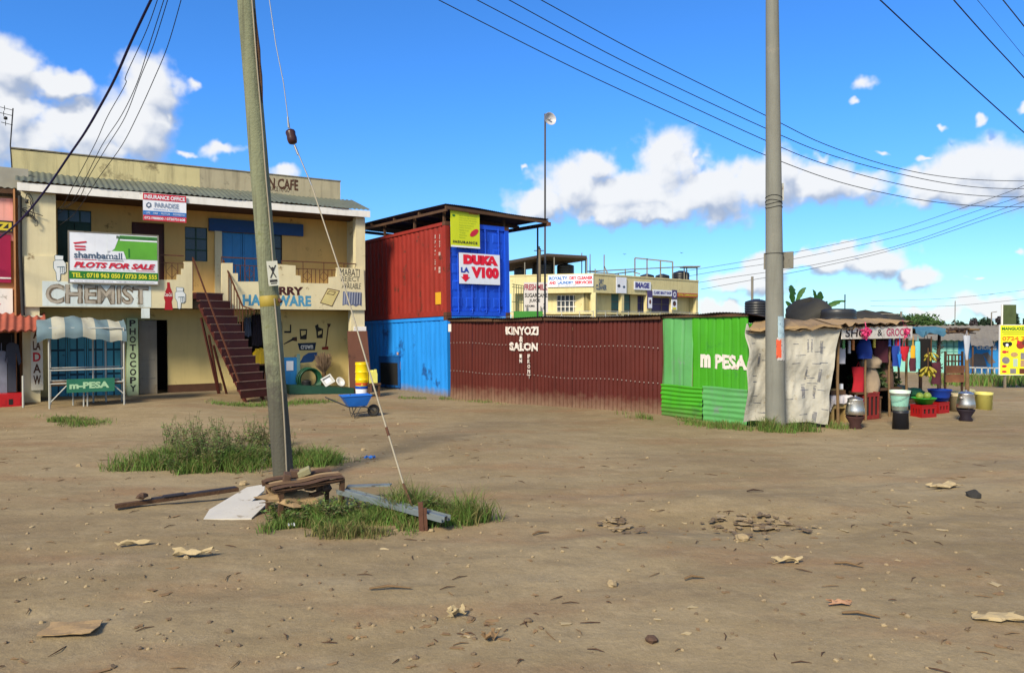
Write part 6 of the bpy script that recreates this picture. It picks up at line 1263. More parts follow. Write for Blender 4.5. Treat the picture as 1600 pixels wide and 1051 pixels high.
# ------------------------------------------------------------------ banana plants behind the stall
bl = M('banana_leaf', C(75, 130, 45, .6), .5, .2, 3, trans=.3)
bstem = M('banana_stem', C(110, 125, 70, .7), .7, .2, 4)
def banana_plant(label, px, Y, leaves, zt):
    P_ = gpY(px, Y); o = thing('banana_plant', label, 'plant', P_); mb = MB().m(bstem); mb.tube([(0, 0, -.1), (.03, 0, 1.2), (0, .02, zt)], [.12, .10, .06], 10); mb.build('stem', o)
    for k, (tx, ty, ln_, wd) in enumerate(leaves):
        tip = at(tx, ty, Y) - P_; base = Vector((0, .02, zt - .05)); q = random.Random(k + px); mb = MB().m(bl); ctrl = base.lerp(tip, .55) + Vector((0, 0, .35 if ln_ else .15)); n_ = 16; vs_ = []
        side = Vector((.75, .6, 0)) if abs(tip.x) < .3 else Vector((-tip.z, 0, tip.x)).normalized() * .8 + Vector((0, .6, 0))
        for i in range(n_ + 1):
            t = i / n_; c = base * (1 - t) ** 2 + ctrl * 2 * t * (1 - t) + tip * t * t; w = wd * max(0, math.sin(max(0, (t - .18) / .82) * math.pi)) ** .6 if t > .18 else .02
            wl_, wr_ = w * q.uniform(.55, 1.1), w * q.uniform(.55, 1.1); vs_ += [c - side * wl_ + Vector((0, 0, -.25 * wl_)), c, c + side * wr_ + Vector((0, 0, -.25 * wr_))]
        mb.add(vs_, [f for i in range(n_) for f in ((3 * i, 3 * i + 1, 3 * i + 4, 3 * i + 3), (3 * i + 1, 3 * i + 2, 3 * i + 5, 3 * i + 4))]); mb.build('leaf', o)
banana_plant('banana plant with torn leaves beside the concrete pole', 1240, 22.0, [(1236, 445, 1, .22), (1229, 470, 0, .2), (1259, 449, 1, .10), (1245, 470, 0, .2)], 2.5)
banana_plant('banana plant with broad leaves above the dark grey heap', 1280, 22.5, [(1270, 452, 1, .13), (1282, 455, 1, .22), (1322, 470, 1, .16), (1292, 470, 0, .2)], 2.4)
# ------------------------------------------------------------------ trees
bark = M('bark', C(95, 80, 62, .7), .9, .25, 5, .4); tl = [M('tree_leaf_green', (.052, .105, .024), .75, .2, 3, rand=.5, trans=.2), M('tree_leaf_dark', (.022, .048, .022), .8, .2, 3, rand=.45, trans=.15), M('tree_leaf_purple', (.055, .045, .05), .8, .2, 3, rand=.4)]
def tree(label, px, Y, pw, ptop, mat, shape='round', seed=0, n_=2200, leaf=None, group=None):
    P_ = gpY(px, Y); s = Y / FPX; ht = HC + (505 - ptop) * s - P_.z; wr = pw * s / 2; q = random.Random(seed); o = thing('tree', label, 'tree', P_, 0, group)
    mb = MB().m(bark); mb.tube([(0, 0, -.3), (.03 * ht, 0, ht * .35), (0, 0, ht * .75)], [.045 * ht, .032 * ht, .01 * ht], 7, False)
    cl = []
    for k in range(14):
        a_ = q.uniform(0, 6.28); 
        if shape == 'round': z = ht * q.uniform(.45, .88); rr = wr * q.uniform(.1, .75)
        elif shape == 'cone': z = ht * q.uniform(.25, .95); rr = wr * (1.02 - z / ht) * q.uniform(.4, 1.1)
        else: z = ht * q.uniform(.3, .9); rr = wr * q.uniform(.1, .7)
        c = Vector((rr * math.cos(a_), rr * math.sin(a_), z)); cl.append((c, (ht * .17 if shape != 'cone' else wr * .35) * q.uniform(.7, 1.25))); mb.bar((0, 0, z * .6), c, .012 * ht)
    mb.build('trunk', o); mb = MB().m(mat); lf = leaf or .07 * ht * .5
    for _ in range(n_):
        c, r_ = q.choice(cl); d = Vector((q.gauss(0, 1), q.gauss(0, 1), q.gauss(0, .8))); d = d.normalized() * r_ * q.random() ** .4 * Vector((1, 1, 1)).length / 1.5; p = c + Vector((d.x * wr / (ht * .32), d.y * wr / (ht * .32), d.z)) if shape == 'round' else c + d
        a_, b_ = Vector((q.gauss(0, 1), q.gauss(0, 1), q.gauss(0, 1))).normalized() * lf, Vector((q.gauss(0, 1), q.gauss(0, 1), q.gauss(0, 1))).normalized() * lf * .6; mb.add([p - a_ * .5, p + b_ * .5, p + a_ * .5, p - b_ * .5], [(0, 1, 2, 3)])
    mb.build('crown', o); return o
tree('round green tree just behind the stall roofs', 1436, 62, 66, 489, tl[0], seed=1, n_=4200, leaf=.3)
tree('lower green tree beside the round one behind the stall roofs', 1418, 66, 50, 493, tl[0], seed=2, n_=2600, leaf=.3)
for k, (px, w, tp, mt, sh_, lb) in enumerate([(1521, 10, 497, tl[2], 'round', 'small purplish tree far off over the grey roof'), (1534, 20, 499, tl[1], 'round', 'low dark tree far off beside the purplish tree'), (1545, 16, 500, tl[1], 'round', 'low dark tree far off behind a thin lamp post'), (1562, 18, 488, tl[2], 'cone', 'tall purplish conifer left of the green billboard back'), (1586, 22, 484, tl[1], 'cone', 'tall dark conifer behind the green billboard back'), (1602, 10, 498, tl[1], 'cone', 'narrow dark conifer at the far right edge')]): tree(lb, px, 110, w, tp, mt, sh_, 10 + k, 900, .55)
for k, (px, w, tp) in enumerate([(1472, 20, 501), (1492, 16, 502), (1505, 12, 503), (1120, 26, 500), (1145, 20, 501)]): tree(['low dark tree far off above the blue sheet stall', 'low hazy tree far off left of the purplish tree', 'smallest hazy tree far off over the grey roof', 'low tree far off beyond the green kiosk roof', 'low tree far off beside the black water tank'][k], px, 140, w, tp, tl[1], 'round', 30 + k, 500, .6)
A_ = at(1565, 476, 85); Bq = at(1587.5, 520, 85); mb = MB().m(M('moss_green_panel', C(80, 95, 55, .7), .8, .25, 1.2, .1, spot=(C(50, 65, 40), .5, 1.5))); w = Bq.x - A_.x; h = A_.z - Bq.z; mb.box(.18, w, 0, .1, -h, 0); mb.m(white_p); mb.box(0, .16, -.02, .12, -h - 1.6, 0); mb.box(w - .12, w, .101, .2, -h - 1.6, -.1); put(mb, 'advertising_panel', 'tall mossy green panel with a white edge behind the yellow signboard', 'panel', (A_.x, A_.y, A_.z))
mb = MB().m(steel); A_ = gpY(1549, 100); mb.tube([(0, 0, 0), (0, 0, at(0, 488, 100).z - A_.z)], .07, 6); zt2 = at(0, 488, 100).z - A_.z; mb.bar((0, 0, zt2), (.7, 0, zt2 + .1), .09); put(mb, 'lamp_post', 'thin far lamp post over the grey roof beside the purplish conifer', 'lamp post', A_)
mb = MB().m(steel); A_ = gpY(1492, 120); mb.tube([(0, 0, 0), (0, 0, at(0, 470, 120).z - A_.z)], .06, 6); put(mb, 'thin_mast', 'thin grey far mast over the grey roof above the blue sheet', 'mast', A_)
# ------------------------------------------------------------------ long low building on the right, far
LB0 = at(1386, 577, 57); LB1 = at(1660, 577, 52); ld = LB1 - LB0; ld.z = 0; LA = math.atan2(ld.y, ld.x); LF = Fr((LB0.x, LB0.y, 0), LA); LL = ld.length
lb = thing('long_shop_row', 'long low shop row with grey iron roof, mint and blue walls behind the stalls', 'building', (LB0.x, LB0.y, 0), LA)
zg_ = -1.5; zw = LF.hit(1520, 531)[1]; mint = M('mint_paint', C(140, 205, 190, .8), .8, .1, 2, spot=(C(110, 160, 150), .3, 2)); bluew = M('blue_wall_paint', C(40, 135, 205, .8), .75, .1, 2, spot=(C(50, 100, 150), .3, 2)); greyroof = M('grey_iron_roof', C(135, 128, 115, .8), .7, .15, 1.2, spot=(C(110, 95, 80), .3, 1.5), streak=(C(95, 90, 80), .4))
xb = LF.hit(1497, 550)[0]; mb = MB().m(mint); mb.box(0, xb, 0, 5, zg_, zw); mb.m(bluew); mb.box(xb + .003, LL, 0, 5, zg_, zw); mb.m(M('grey_mural', C(120, 115, 112), .85, .2, 1)); mb.flat(LF.poly([(1513, 562), (1524, 552), (1536, 553), (1542, 572), (1516, 572)], -.005), -.005); mb.flat(LF.poly([(1535, 552), (1543, 550), (1556, 566), (1546, 569)], -.01), -.01); mb.build('wall', lb)
mb = MB().m(M('mint_frame', C(90, 150, 140, .8), .7)); 
for px in (1450, 1464, 1479, 1490): x, _ = LF.hit(px, 550); mb.box(x - .04, x + .04, -.05, -.002, zg_, zw)
for py in (541, 549): _, z = LF.hit(1470, py); mb.box(.1, xb, -.03, -.003, z - .03, z + .03)
mb.build('shutter_frames', lb)
mb = MB().m(greyroof); zr2 = LF.hit(1520, 508, 2.5)[1]; mb.sheet((-.4, -.9, zw - .02), (LL + .8, 0, 0), (0, 3.4, zr2 - zw), (0, 0, 1), .4, .03, 'sine', 1, per=6); mb.sheet((LL + .4, 6.0, zw - .02), (-LL - .8, 0, 0), (0, -3.45, zr2 - zw), (0, 0, 1), .4, .03, 'sine', 1, per=6); mb.build('roof', lb)
mb = MB().m(white_p); mb.text('PAINT', *LF.rect(1532, 532, 1557, 539, -.01), -.012, bold=.04); mb.text('CHOICES', *LF.rect(1526, 540, 1557, 546, -.01), -.012, bold=.04); mb.build('lettering', lb)
mb = MB().m(pipe_w); 
for k in range(4): A_ = LF.hit(1524 + 10 * k, 566, -3)[0]; mb.bar((A_, -3, -1.5), (A_, -3, -.75), .08)
z_ = -.78; mb.bar((LF.hit(1515, 566, -3)[0], -3, z_), (LF.hit(1560, 566, -3)[0], -3, z_), .08); mb.bar((LF.hit(1515, 566, -3)[0], -3, z_ - .45), (LF.hit(1560, 566, -3)[0], -3, z_ - .45), .06); o = mb.build('pale_railing'); o.matrix_world = LF.mx.copy(); tag(o, 'pale metal railing in front of the blue paint shop wall', 'railing')
mb = MB().m(greyroof); a, _ = LF.hit(1517, 530, -2); b, _ = LF.hit(1552, 530, -2); mb.sheet((a, -2.6, zw - .35), (b - a, 0, 0), (0, 2.2, .5), (0, 0, 1), .4, .03, 'sine', 1); mb.m(oldwood); 
for x in (a + .1, b - .1): mb.bar((x, -2.4, -1.6), (x, -2.4, zw - .32), .1)
o = mb.build('lean_to_roof'); o.matrix_world = LF.mx.copy(); tag(o, 'small grey lean-to roof on thin posts before the blue paint shop', 'lean-to')
# yellow signboard
YP = at(1562, 585, 26); yel = M('sign_yellow', C(240, 235, 45, .85), .5, .05, 2); ys = thing('yellow_signboard', 'yellow signboard with a phone number and pictures of farm animals on the verge', 'sign', (YP.x, YP.y, 0), R(4)); YF = Fr((YP.x, YP.y, 0), R(4)); a, b, c, d = 0, 1.75, YP.z, YF.hit(1600, 508)[1]
mb = MB().m(yel); mb.box(a, b, 0, .03, c, d); mb.m(white_p); mb.box(-.02, -.001, -.01, .04, c - .01, d + .02); mb.box(0, b, -.006, .036, d, d + .02); mb.box(0, b, -.006, .036, c - .02, c); mb.build('panel', ys); mb = MB().m(steel); gz = g1(YP.x + .5, YP.y)
for x in (.2, 1.5): mb.box(x, x + .06, .031, .09, gz - .3, d - .1)
mb.build('sign_posts', ys)
ob = bpy.data.objects['panel']; orange_l = M('print_orange', C(235, 140, 40), .5); brn_l = M('print_brown', C(110, 60, 40), .5, .2); grey_l = M('print_grey2', C(140, 135, 140), .5, .2, 8)
E2 = lambda cx, cy, rx_, ry_, rot=0: pts(cx, cy, rx_, ry_, rot)
on_board(ys, (a, b, c, d), 0, [('MANGUOZA STOCKIST', .03, .035, .97, .10, ink_gr, dict(bold=.04)), ('rect', .03, .135, .97, .145, ink_gr, 1), ('rect', .06, .175, .9, .182, ink_gr, 1), ('0724 739 838', .04, .225, .97, .31, orange_l, dict(bold=.03)),
  ('poly', E2(.13, .385, .075, .05), black_p, 1), ('poly', E2(.20, .38, .045, .045, .4), black_p, 1), ('poly', E2(.14, .40, .03, .03), vinyl, 2), ('poly', E2(.075, .37, .025, .03), black_p, 2), ('rect', .085, .42, .10, .455, black_p, 1), ('rect', .165, .42, .18, .455, black_p, 1),
  ('poly', E2(.42, .40, .09, .08, -.3), M('print_rooster', C(165, 60, 45), .5), 1), ('poly', E2(.37, .345, .03, .04), ink_red, 2), ('poly', E2(.49, .34, .04, .06, .4), brn_l, 2), ('poly', E2(.09, .54, .05, .028), ink_red, 1), ('poly', [(.13, .54), (.17, .51), (.17, .57)], ink_red, 1), ('poly', E2(.29, .595, .075, .048), M('print_eggs', C(200, 160, 110), .5, .2, 20), 1), ('poly', E2(.12, .71, .08, .07, .3), grey_l, 1), ('rect', .27, .68, .36, .84, M('print_pale', C(190, 210, 190), .5, .1), 1), ('rect', .42, .56, .58, .69, grey_l, 1), ('rect', .42, .71, .58, .84, M('print_tan', C(190, 150, 120), .5, .2, 12), 1), ('poly', E2(.09, .83, .05, .026), ink_red, 1), ('rect', .21, .88, .33, .98, grey_l, 1), ('rect', .40, .88, .58, .985, brn_l, 1), ('poly', E2(.09, .94, .05, .022), ink_red, 1)])
# ------------------------------------------------------------------ cream shop row behind the shack
S0, S1, S2 = Vector((-.2, 68.5, 0)), at(927, 505, 66), at(1091, 505, 77); S1.z = S2.z = 0
crm = M('far_cream_paint', C(214, 202, 150, .85), .85, .08, 1, .1, spot=(C(180, 160, 100), .2, .8), streak=(C(150, 130, 85), .35)); purple = M('far_purple', C(85, 75, 125), .7, .1); far_glass = M('far_glass', C(60, 66, 72), .4, .2, 1)
row = thing('cream_shop_row', 'cream two-storey shop row with painted signs and roof tanks behind the iron shack', 'building', (0, 0, 0))
def wing(P0, P1): d = P1 - P0; return Fr(P0, math.atan2(d.y, d.x)), d.length
W1f, W1l = wing(S0, S1); W2f, W2l = wing(S1, S2)
WD = 9.0
for (Fw, ll, tp0, zb_, wins) in ((W1f, W1l, 428, 456, [(870, 461, 909, 488)]), (W2f, W2l, 430, 457, [(955, 459, 985, 496), (996, 462, 1010, 496), (1018, 465, 1050, 496)])):
    mb = MB(); mb.T = Fw.mx; mb.m(crm); zt2 = Fw.hit(927, 429)[1]; zbd = Fw.hit(927, 457)[1]
    holes = [Fw.rect(*w_, .9) for w_ in wins]; holes = [(h[0], h[1], h[2], h[3]) for h in holes]
    mb.box(0, ll, 0, .25, zbd, zt2); mb.box(0, ll, -.05, .3, zt2, zt2 + .12)
    wallholes(mb, .0, ll, -.2, zbd, .9, .15, holes); mb.box(.0, ll, .91 + .2, .92 + .21, -.2, -.1); mb.box(0, ll, .26, WD, zt2 - .3, zt2 - .15)
    mb.box(ll - .25, ll - .001, .26, WD, -.2, zt2 - .31); mb.box(.0, .2, 1.1, WD, -.2, zt2 - .31); mb.box(.21, ll - .26, WD - .2, WD, -.2, zt2 - .31)
    mb.box(-.05, ll, -.02, .9, 3.0, 3.18)
    for x in ([ll * .02, ll * .98] if Fw is W1f else [.05, ll * .24, ll * .47, ll * .72, ll - .4]): mb.box(x, x + .35, 0, .35, -.2, zbd - .002)
    mb.build('wing_wall', row)
    for h in holes:
        mb = MB(); mb.T = Fw.mx; mb.m(far_glass if Fw is W1f else M('far_teal_door', C(90, 135, 130), .7, .15, 1) if h[0] < 5 else purple); mb.box(h[0], h[1], 1.0, 1.04, h[2], h[3]); mb.m(white_p if Fw is W1f else steel); k = 6 if Fw is W1f else 2
        for i in range(k + 1): x = h[0] + (h[1] - h[0]) * i / k; mb.box(x - .03, x + .03, .93, .999, h[2], h[3])
        for i in range(4): z = h[2] + (h[3] - h[2]) * i / 3; mb.box(h[0], h[1], .92, .929, z - .03, z + .03)
        mb.build('window', row)
    mb = MB(); mb.T = Fw.mx; mb.m(pipe_w); zr3 = Fw.hit(950, 486)[1]
    for z in (zr3, zr3 - .4, zr3 - .8): mb.bar((.0, -.02, z), (ll, -.02, z), .05)
    for i in range(int(ll / 1.6) + 1): mb.bar((i * 1.6, -.02, zr3 - 1.2), (i * 1.6, -.02, zr3 + .02), .06)
    mb.build('balcony_railing', row)
def fboard(label, Fw, px, d, mat, items):
    o, rc = board('sign_board', label, Fw, px, d, mat, .05); on_board(o, rc, d, items); return o
fboard('red and blue lettered dry cleaning sign on the cream shop row', W1f, (856, 429, 927, 448), -.12, vinyl, [('ROYALTY', .03, .14, .44, .42, ink_blue, dict(bold=.05)), ('DRY CLEANER', .48, .14, .99, .42, ink_red, dict(bold=.05)), ('AND', .03, .52, .18, .78, ink_red, dict(bold=.05)), ('LAUNDRY', .22, .52, .57, .78, ink_blue, dict(bold=.05)), ('SERVICES', .60, .52, .98, .78, ink_red, dict(bold=.05)), ('0717 504 108', .22, .84, .62, .93, ink_dk, {})])
mb = MB().m(ink_grey); a, b, c, d = W2f.rect(931, 436, 948, 453, -.01); mb.text('DRY\nCLEANER', a, b, c, d, -.012, bold=.04, align='CENTER'); mb.T = None; o = mb.build('lettering', row); o.matrix_local = W2f.mx.copy()
fboard('faded white sign with worn pictures between dry cleaner and image signs', W2f, (963, 433, 979, 458), -.12, vinyl, [('poly', E2(.25, .55, .15, .10), ink_dk, 1), ('poly', E2(.75, .6, .12, .08), ink_grey, 1)])
fboard('white sign with purple lettering in the middle of the cream shop row', W2f, (991, 440, 1017, 453), -.12, vinyl, [('IMAGE', .06, .12, .90, .78, M('print_purple', C(80, 75, 150), .5), dict(bold=.06))])
fboard('long white beauty shop sign between two purple end panels', W2f, (1020, 453, 1050, 462), -.14, vinyl, [('CLASSIC BEAUTY SHOP', .04, .25, .96, .75, M('print_purple', C(80, 75, 150), .5), dict(bold=.05))])
fboard('purple panel with a round white emblem right of the beauty shop sign', W2f, (1050.4, 453, 1058, 467), -.14, purple, [('poly', E2(.5, .5, .3, .3), vinyl, 1), ('poly', E2(.5, .5, .18, .18), purple, 2)])
fboard('purple panel with a pale portrait left of the beauty shop sign', W2f, (1012, 454, 1019.6, 482), -.14, purple, [('rect', .1, .38, .9, .97, vinyl, 1), ('poly', E2(.5, .62, .22, .13), brn_l, 2)])
fboard('white poster with a dark haired portrait below the round emblem', W2f, (1049.5, 468, 1058, 484), -.12, vinyl, [('poly', E2(.5, .38, .3, .25), black_p, 1), ('poly', E2(.5, .45, .17, .18), brn_l, 2), ('rect', .15, .75, .85, .97, ink_yel, 1)])
fboard('narrow red sign at the end of the cream shop row', W2f, (1059, 458, 1090, 464), -.12, M('far_red_sign', C(190, 90, 60), .6, .1), [('ROYAL COMMUNICATION', .04, .28, .96, .72, ink_yel, dict(bold=.03))])
for k, (x0, x1, y0, y1, Y, lb_) in enumerate([(803, 822, 418, 436, 73, 'black roof tank partly hidden behind the blue container'), (831, 866, 411, 432, 73, 'black roof tank under the dark roof beside the concrete post'), (870, 897, 412, 432, 73, 'black roof tank at the open end of the dark rooftop shelter'), (1000, 1022, 428, 444, 80, 'black roof tank at the foot of the tall pipe frame'), (1024, 1046, 428, 446, 81, 'black roof tank in the middle of the three at the end'), (1050, 1077, 423, 448, 82, 'largest black roof tank, last on the cream shop row')]): tank(lb_, x0, x1, y0, y1, Y)
o = thing('rooftop_shelter', 'dark iron shelter roof on thin posts over the roof tanks', 'shelter', (0, 0, 0)); mb = MB().m(roof_d); A_ = at(790, 408, 70); Bq = at(917, 399.5, 70); Cq = at(917, 403, 76); Dq = at(790, 421, 76)
mb.add([A_, at(855, 396, 70), Bq, Cq, at(855, 413, 76), Dq], [(0, 1, 4, 5), (1, 2, 3, 4)]); mb.add([v - Vector((0, 0, .25)) for v in (A_, at(855, 396, 70), Bq, Cq, at(855, 413, 76), Dq)], [(5, 4, 1, 0), (4, 3, 2, 1)])
mb.add([A_, at(855, 396, 70), at(855, 396, 70) - Vector((0, 0, .25)), A_ - Vector((0, 0, .25))], [(3, 2, 1, 0)]); mb.add([at(855, 396, 70), Bq, Bq - Vector((0, 0, .25)), at(855, 396, 70) - Vector((0, 0, .25))], [(3, 2, 1, 0)]); mb.build('roof_sheet', o)
for px, py, Y in ((820, 409, 70.1), (917, 402, 70.1), (866, 400, 70.1), (862, 399, 75.9), (915, 402, 75.9)): mb = MB().m(steel); A_ = at(px, py, Y); mb.tube([(A_.x, A_.y, A_.z - .05), (A_.x, A_.y, at(px, 434, Y).z)], .06, 6); mb.build('post', o)
mb = MB().m(steel)
for px0, py0, px1, py1, Y in ((992, 403, 992, 445, 76), (1011, 404, 1011, 445, 78), (1032, 406, 1032, 445, 79), (1051, 409, 1051, 445, 80), (992, 403, 1051, 409, 78)): mb.bar(at(px0, py0, Y), at(px1, py1, Y), .12)
o = mb.build('pipe_frame'); tag(o, 'tall open pipe frame on the roof of the cream shop row', 'frame')
mb = MB().m(steel)
for px0, py0, px1, py1, Y, Y2 in ((918, 424, 1065, 417, 72, 80), (1065, 417, 1092, 416, 80, 80), (918, 424, 960, 428, 72, 73), (960, 428, 990, 424, 73, 78), (977, 420, 977, 436, 76, 76), (944, 398, 944, 430, 72, 72), (944, 416, 950, 428, 72, 72), (1089, 416, 1089, 441, 80, 80), (1069, 418, 1069, 441, 80, 80), (1073, 418, 1073, 441, 80, 80), (930, 420, 930, 430, 72, 72), (990, 425, 1000, 428, 76, 76), (966, 428, 966, 434, 74, 74)): mb.bar(at(px0, py0, Y), at(px1, py1, Y2), .10)
mb.box(at(1067, 417, 79.5).x, at(1093, 417, 79.5).x, 79, 81, at(0, 418, 80).z, at(0, 416.5, 80).z)
o = mb.build('roof_railing'); tag(o, 'thin pipe railing with loose uprights along the roof of the cream shop row', 'railing')
for px, py, Y, lb_ in ((909, 405, 75, 'thin aerial rod right of the rooftop shelter'), (922, 407, 76, 'shorter aerial rod further right of the rooftop shelter')): A_ = at(px, 432, Y); mb = MB().m(steel); mb.tube([(0, 0, 0), (0, 0, at(px, py - 10, Y).z - A_.z)], .05, 5); put(mb, 'aerial_rod', lb_, 'aerial', A_)
# fresh milk sign, posts, gate behind the shack
o, rc = board('milk_sign', 'white hand painted milk and sugarcane juice sign with red lettering on top', Fr((0, 37.2, 0), 0), (818.5, 441, 856, 488), 0, M('sign_white_board', C(205, 200, 195, .9), .7, .06, 2, 0, spot=(C(165, 155, 140), .25, 4)), .03)
mlk = M('milk_red', C(165, 55, 75), .7); on_board(o, rc, 0, [('FRESH MILK', .02, .06, .98, .26, mlk, dict(bold=.03)), ('SUGARCANE', .04, .36, .98, .50, black_p, dict(bold=.02)), ('JUICE', .22, .55, .68, .68, black_p, dict(bold=.02)), ('NDUMA', .06, .75, .46, .82, black_p, dict(bold=.03)), ('poly', [(.82, .78), (.90, .78), (.90, .86), (.93, .86), (.86, .94), (.80, .86), (.82, .86)], black_p, 1), ('rect', .82, .70, .90, .75, black_p, 1)])
gr_b = M('green_board', C(60, 140, 50, .8), .6, .12, 3); A_ = at(803, 486, 36.8); Bq = at(848, 497, 36.8); mb = MB().m(gr_b); mb.box(0, Bq.x - A_.x, 0, .05, -.6, 0); mb.m(steel); mb.bar((.1, .051, -2.8), (.1, .08, -.1), .05); mb.bar((.9, .051, -2.8), (.9, .08, -.1), .05); mb.bar((.62, .051, -2.8), (.62, .3, .25), .05); mb.bar((1.3, .051, -2.8), (1.3, .3, .25), .05); put(mb, 'metal_sheet', 'low green iron sheet edge showing over the shack roof below the milk sign', 'panel', A_)
mb = MB().m(M('gate_green', C(60, 80, 50, .8), .6)); A_ = at(803, 443, 37.6); Bq = at(818, 497, 37.6); w = Bq.x - A_.x
for i in range(5): mb.bar((w * i / 4, 0, -4.1), (w * i / 4, 0, 0 - .03 * i), .035)
for z in (-.05, -.18, -.9): mb.bar((-.1, 0, z + .02), (w + .05, 0, z - .06), .03)
put(mb, 'barred_gate', 'tall barred metal gate between the blue container and the milk sign', 'gate', A_)
mb = MB().m(conc); A_ = at(842, 440, 39); g_ = gpY(842, 39); zt2 = at(0, 390, 39).z - g_.z; mb.tube([(0, 0, -.2), (0, 0, zt2)], .11, 10); mb.m(black_p); mb.lathe([(0, 0), (.09, 0), (.11, .05), (.05, .08), (.07, .14), (0, .18)], (0, 0, zt2), 10); mb.bar((-.25, 0, zt2 - .05), (.25, 0, zt2 - .05), .04); put(mb, 'concrete_post', 'short concrete post with a dark insulator cap behind the milk sign', 'post', g_)
g_ = gpY(840, 26.4); mb = MB().m(black_p); mb.tube([(0, 0, 0), (0, 0, at(0, 356, 26.4).z - g_.z)], .03, 8); put(mb, 'support_post', 'thin black post holding the overhanging corner of the dark container roof', 'post', g_)
g_ = gpY(851.5, 28); o = thing('dish_mast', 'tall thin mast with a small grey dish on top behind the containers', 'mast', g_); zt2 = at(0, 178, 28).z - g_.z; mb = MB().m(M('mast_grey', C(95, 92, 90, .7), .5, .1, metal=.3)); mb.tube([(0, 0, -.2), (0, 0, zt2)], .035, 8); mb.build('pole', o)
mx = Matrix.Translation((.16, -.05, at(0, 187, 28).z - g_.z)) @ Matrix.Rotation(R(25), 4, 'Z') @ Matrix.Rotation(R(82), 4, 'X'); mb = MB().m(M('dish_grey', C(195, 195, 200), .4, .08)); mb.T = mx; mb.lathe([(0, -.07), (.10, -.055), (.20, .01), (.235, .06), (.24, .06), (.205, .0), (.1, -.07), (0, -.085)], n=26); mb.lathe([(0, .0), (.035, .0), (.03, .06), (0, .07)], n=10); mb.tube([(0, 0, -.06), (0, 0, .0)], .012, 5); mb.T = None; mb.m(steel).bar((0, 0, mx.translation.z), (.16, -.02, mx.translation.z), .04); mb.build('dish', o)
# ------------------------------------------------------------------ leaning wooden pole
def pole_mat(name, col, mossy):
    m = M(name, col, .85, .2, 2.0, .6, 35, spot=(C(85, 78, 68, .7), .35, 3), streak=(C(75, 70, 60, .7), .6)); return m
pw = M('lichen_pole_wood', C(128, 132, 104, .8), .88, .2, 2.2, .7, 30, spot=(C(105, 110, 68, .8), .35, 2.2), streak=(C(66, 64, 54, .7), .8, 4.0), dust=((.050, .043, .038), 2.1, .5)); pwd = M('bare_pole_wood', C(92, 84, 74, .75), .9, .22, 3, .8, 30, spot=(C(58, 46, 40), .45, 2.5), streak=(C(60, 52, 46), .8))
PB = gp(444, 757); YP_ = PB.y
ptop = at(384.5, 0, YP_); dpl = (ptop - PB).normalized()
wpole = thing('wooden_pole', 'weathered greenish wooden utility pole leaning to one side in the dirt yard', 'utility pole', PB)
mb = MB(); n_ = 26
pth = [PB + dpl * t for t in np.linspace(-.5, 10.2, n_)]
def prad(t): return .138 - .0032 * t
rs_ = [prad(t) * (1 + .02 * math.sin(t * 3.1)) for t in np.linspace(-.5, 10.2, n_)]
k = int(n_ * .5 / 10.7) + 1
mb.T = Matrix.Translation(-PB); mb.m(pw); mb.tube(pth[4:], rs_[4:], 20); mb.tube(pth[:5], rs_[:5], 20); mb.T = None; mb.build('shaft', wpole)
mb = MB().m(M('earth_strap', C(160, 150, 130, .8), .6, .1, metal=.3)); 
def pside(t, ang): 
    a_ = Vector((1, 0, 0)); a_ = (a_ - dpl * a_.dot(dpl)).normalized(); b_ = dpl.cross(a_); return (dpl * t + (a_ * math.cos(ang) + b_ * math.sin(ang)) * (prad(t) + .008))
mb.tube([pside(t, -.62 + .02 * math.sin(t * 4)) for t in np.linspace(3.05, 10, 30)], .011, 6); mb.tube([pside(t, -1.0 + .5 * math.sin(t * 1.1) * .4 + .1 * t * .6) for t in np.linspace(0.05, 2.6, 24)], .012, 6); mb.build('earth_wire', wpole)
mb = MB().m(oldwood); mb.tube([pside(t, -.25) for t in np.linspace(5.3, 6.6, 8)], [.006, .02, .028, .022, .03, .02, .012, .005], 6); mb.build('splinter', wpole)
tp = at(426.5, 427, YP_ - .15) - PB; pl_m = M('warning_plate_white', C(195, 195, 180, .9), .6, .08, 4, 0, spot=(C(140, 125, 100), .35, 8))
pa = Matrix.Translation(tp) @ Matrix.Rotation(R(22), 4, 'Z') @ Matrix.Rotation(R(-5), 4, 'Y'); mb = MB(); mb.T = pa; mb.m(pl_m); mb.box(-.072, .072, 0, .004, -.17, .17); mb.m(black_p)
for sx_ in (-1, 1): mb.flat([(sx_ * .035, .11), (sx_ * .05, .11), (-sx_ * .03, -.06), (-sx_ * .045, -.06)], -.001 - .002 * (sx_ > 0))
mb.flat([(math.cos(t) * .02, .06 + math.sin(t) * .028) for t in [6.283 * i / 12 for i in range(12)]], -.006); mb.box(-.05, .05, -.002, -.0005, -.12, -.085); mb.box(-.04, .04, -.002, -.0005, -.145, -.13); mb.build('warning_plate', wpole)
tb = at(425, 469, YP_ - .14) - PB; mb = MB().m(M('yellow_band', C(172, 150, 60, .7), .6, .12, 5, spot=(C(150, 125, 60), .4, 8))); mb.tube([dpl * t for t in (tb.z / dpl.z - .09, tb.z / dpl.z - .08, tb.z / dpl.z + .06, tb.z / dpl.z + .07)], [.126, .137, .138, .126], 20); mb.m(rust); mb.tube([dpl * (tb.z / dpl.z) + Vector((.13, -.02, .02)), dpl * (tb.z / dpl.z) + Vector((.17, -.04, -.02))], .025, 8); mb.build('yellow_band', wpole)
for t in (.8, 1.1): pass
mb = MB().m(white_p); q = random.Random(3); t0_ = 1.05
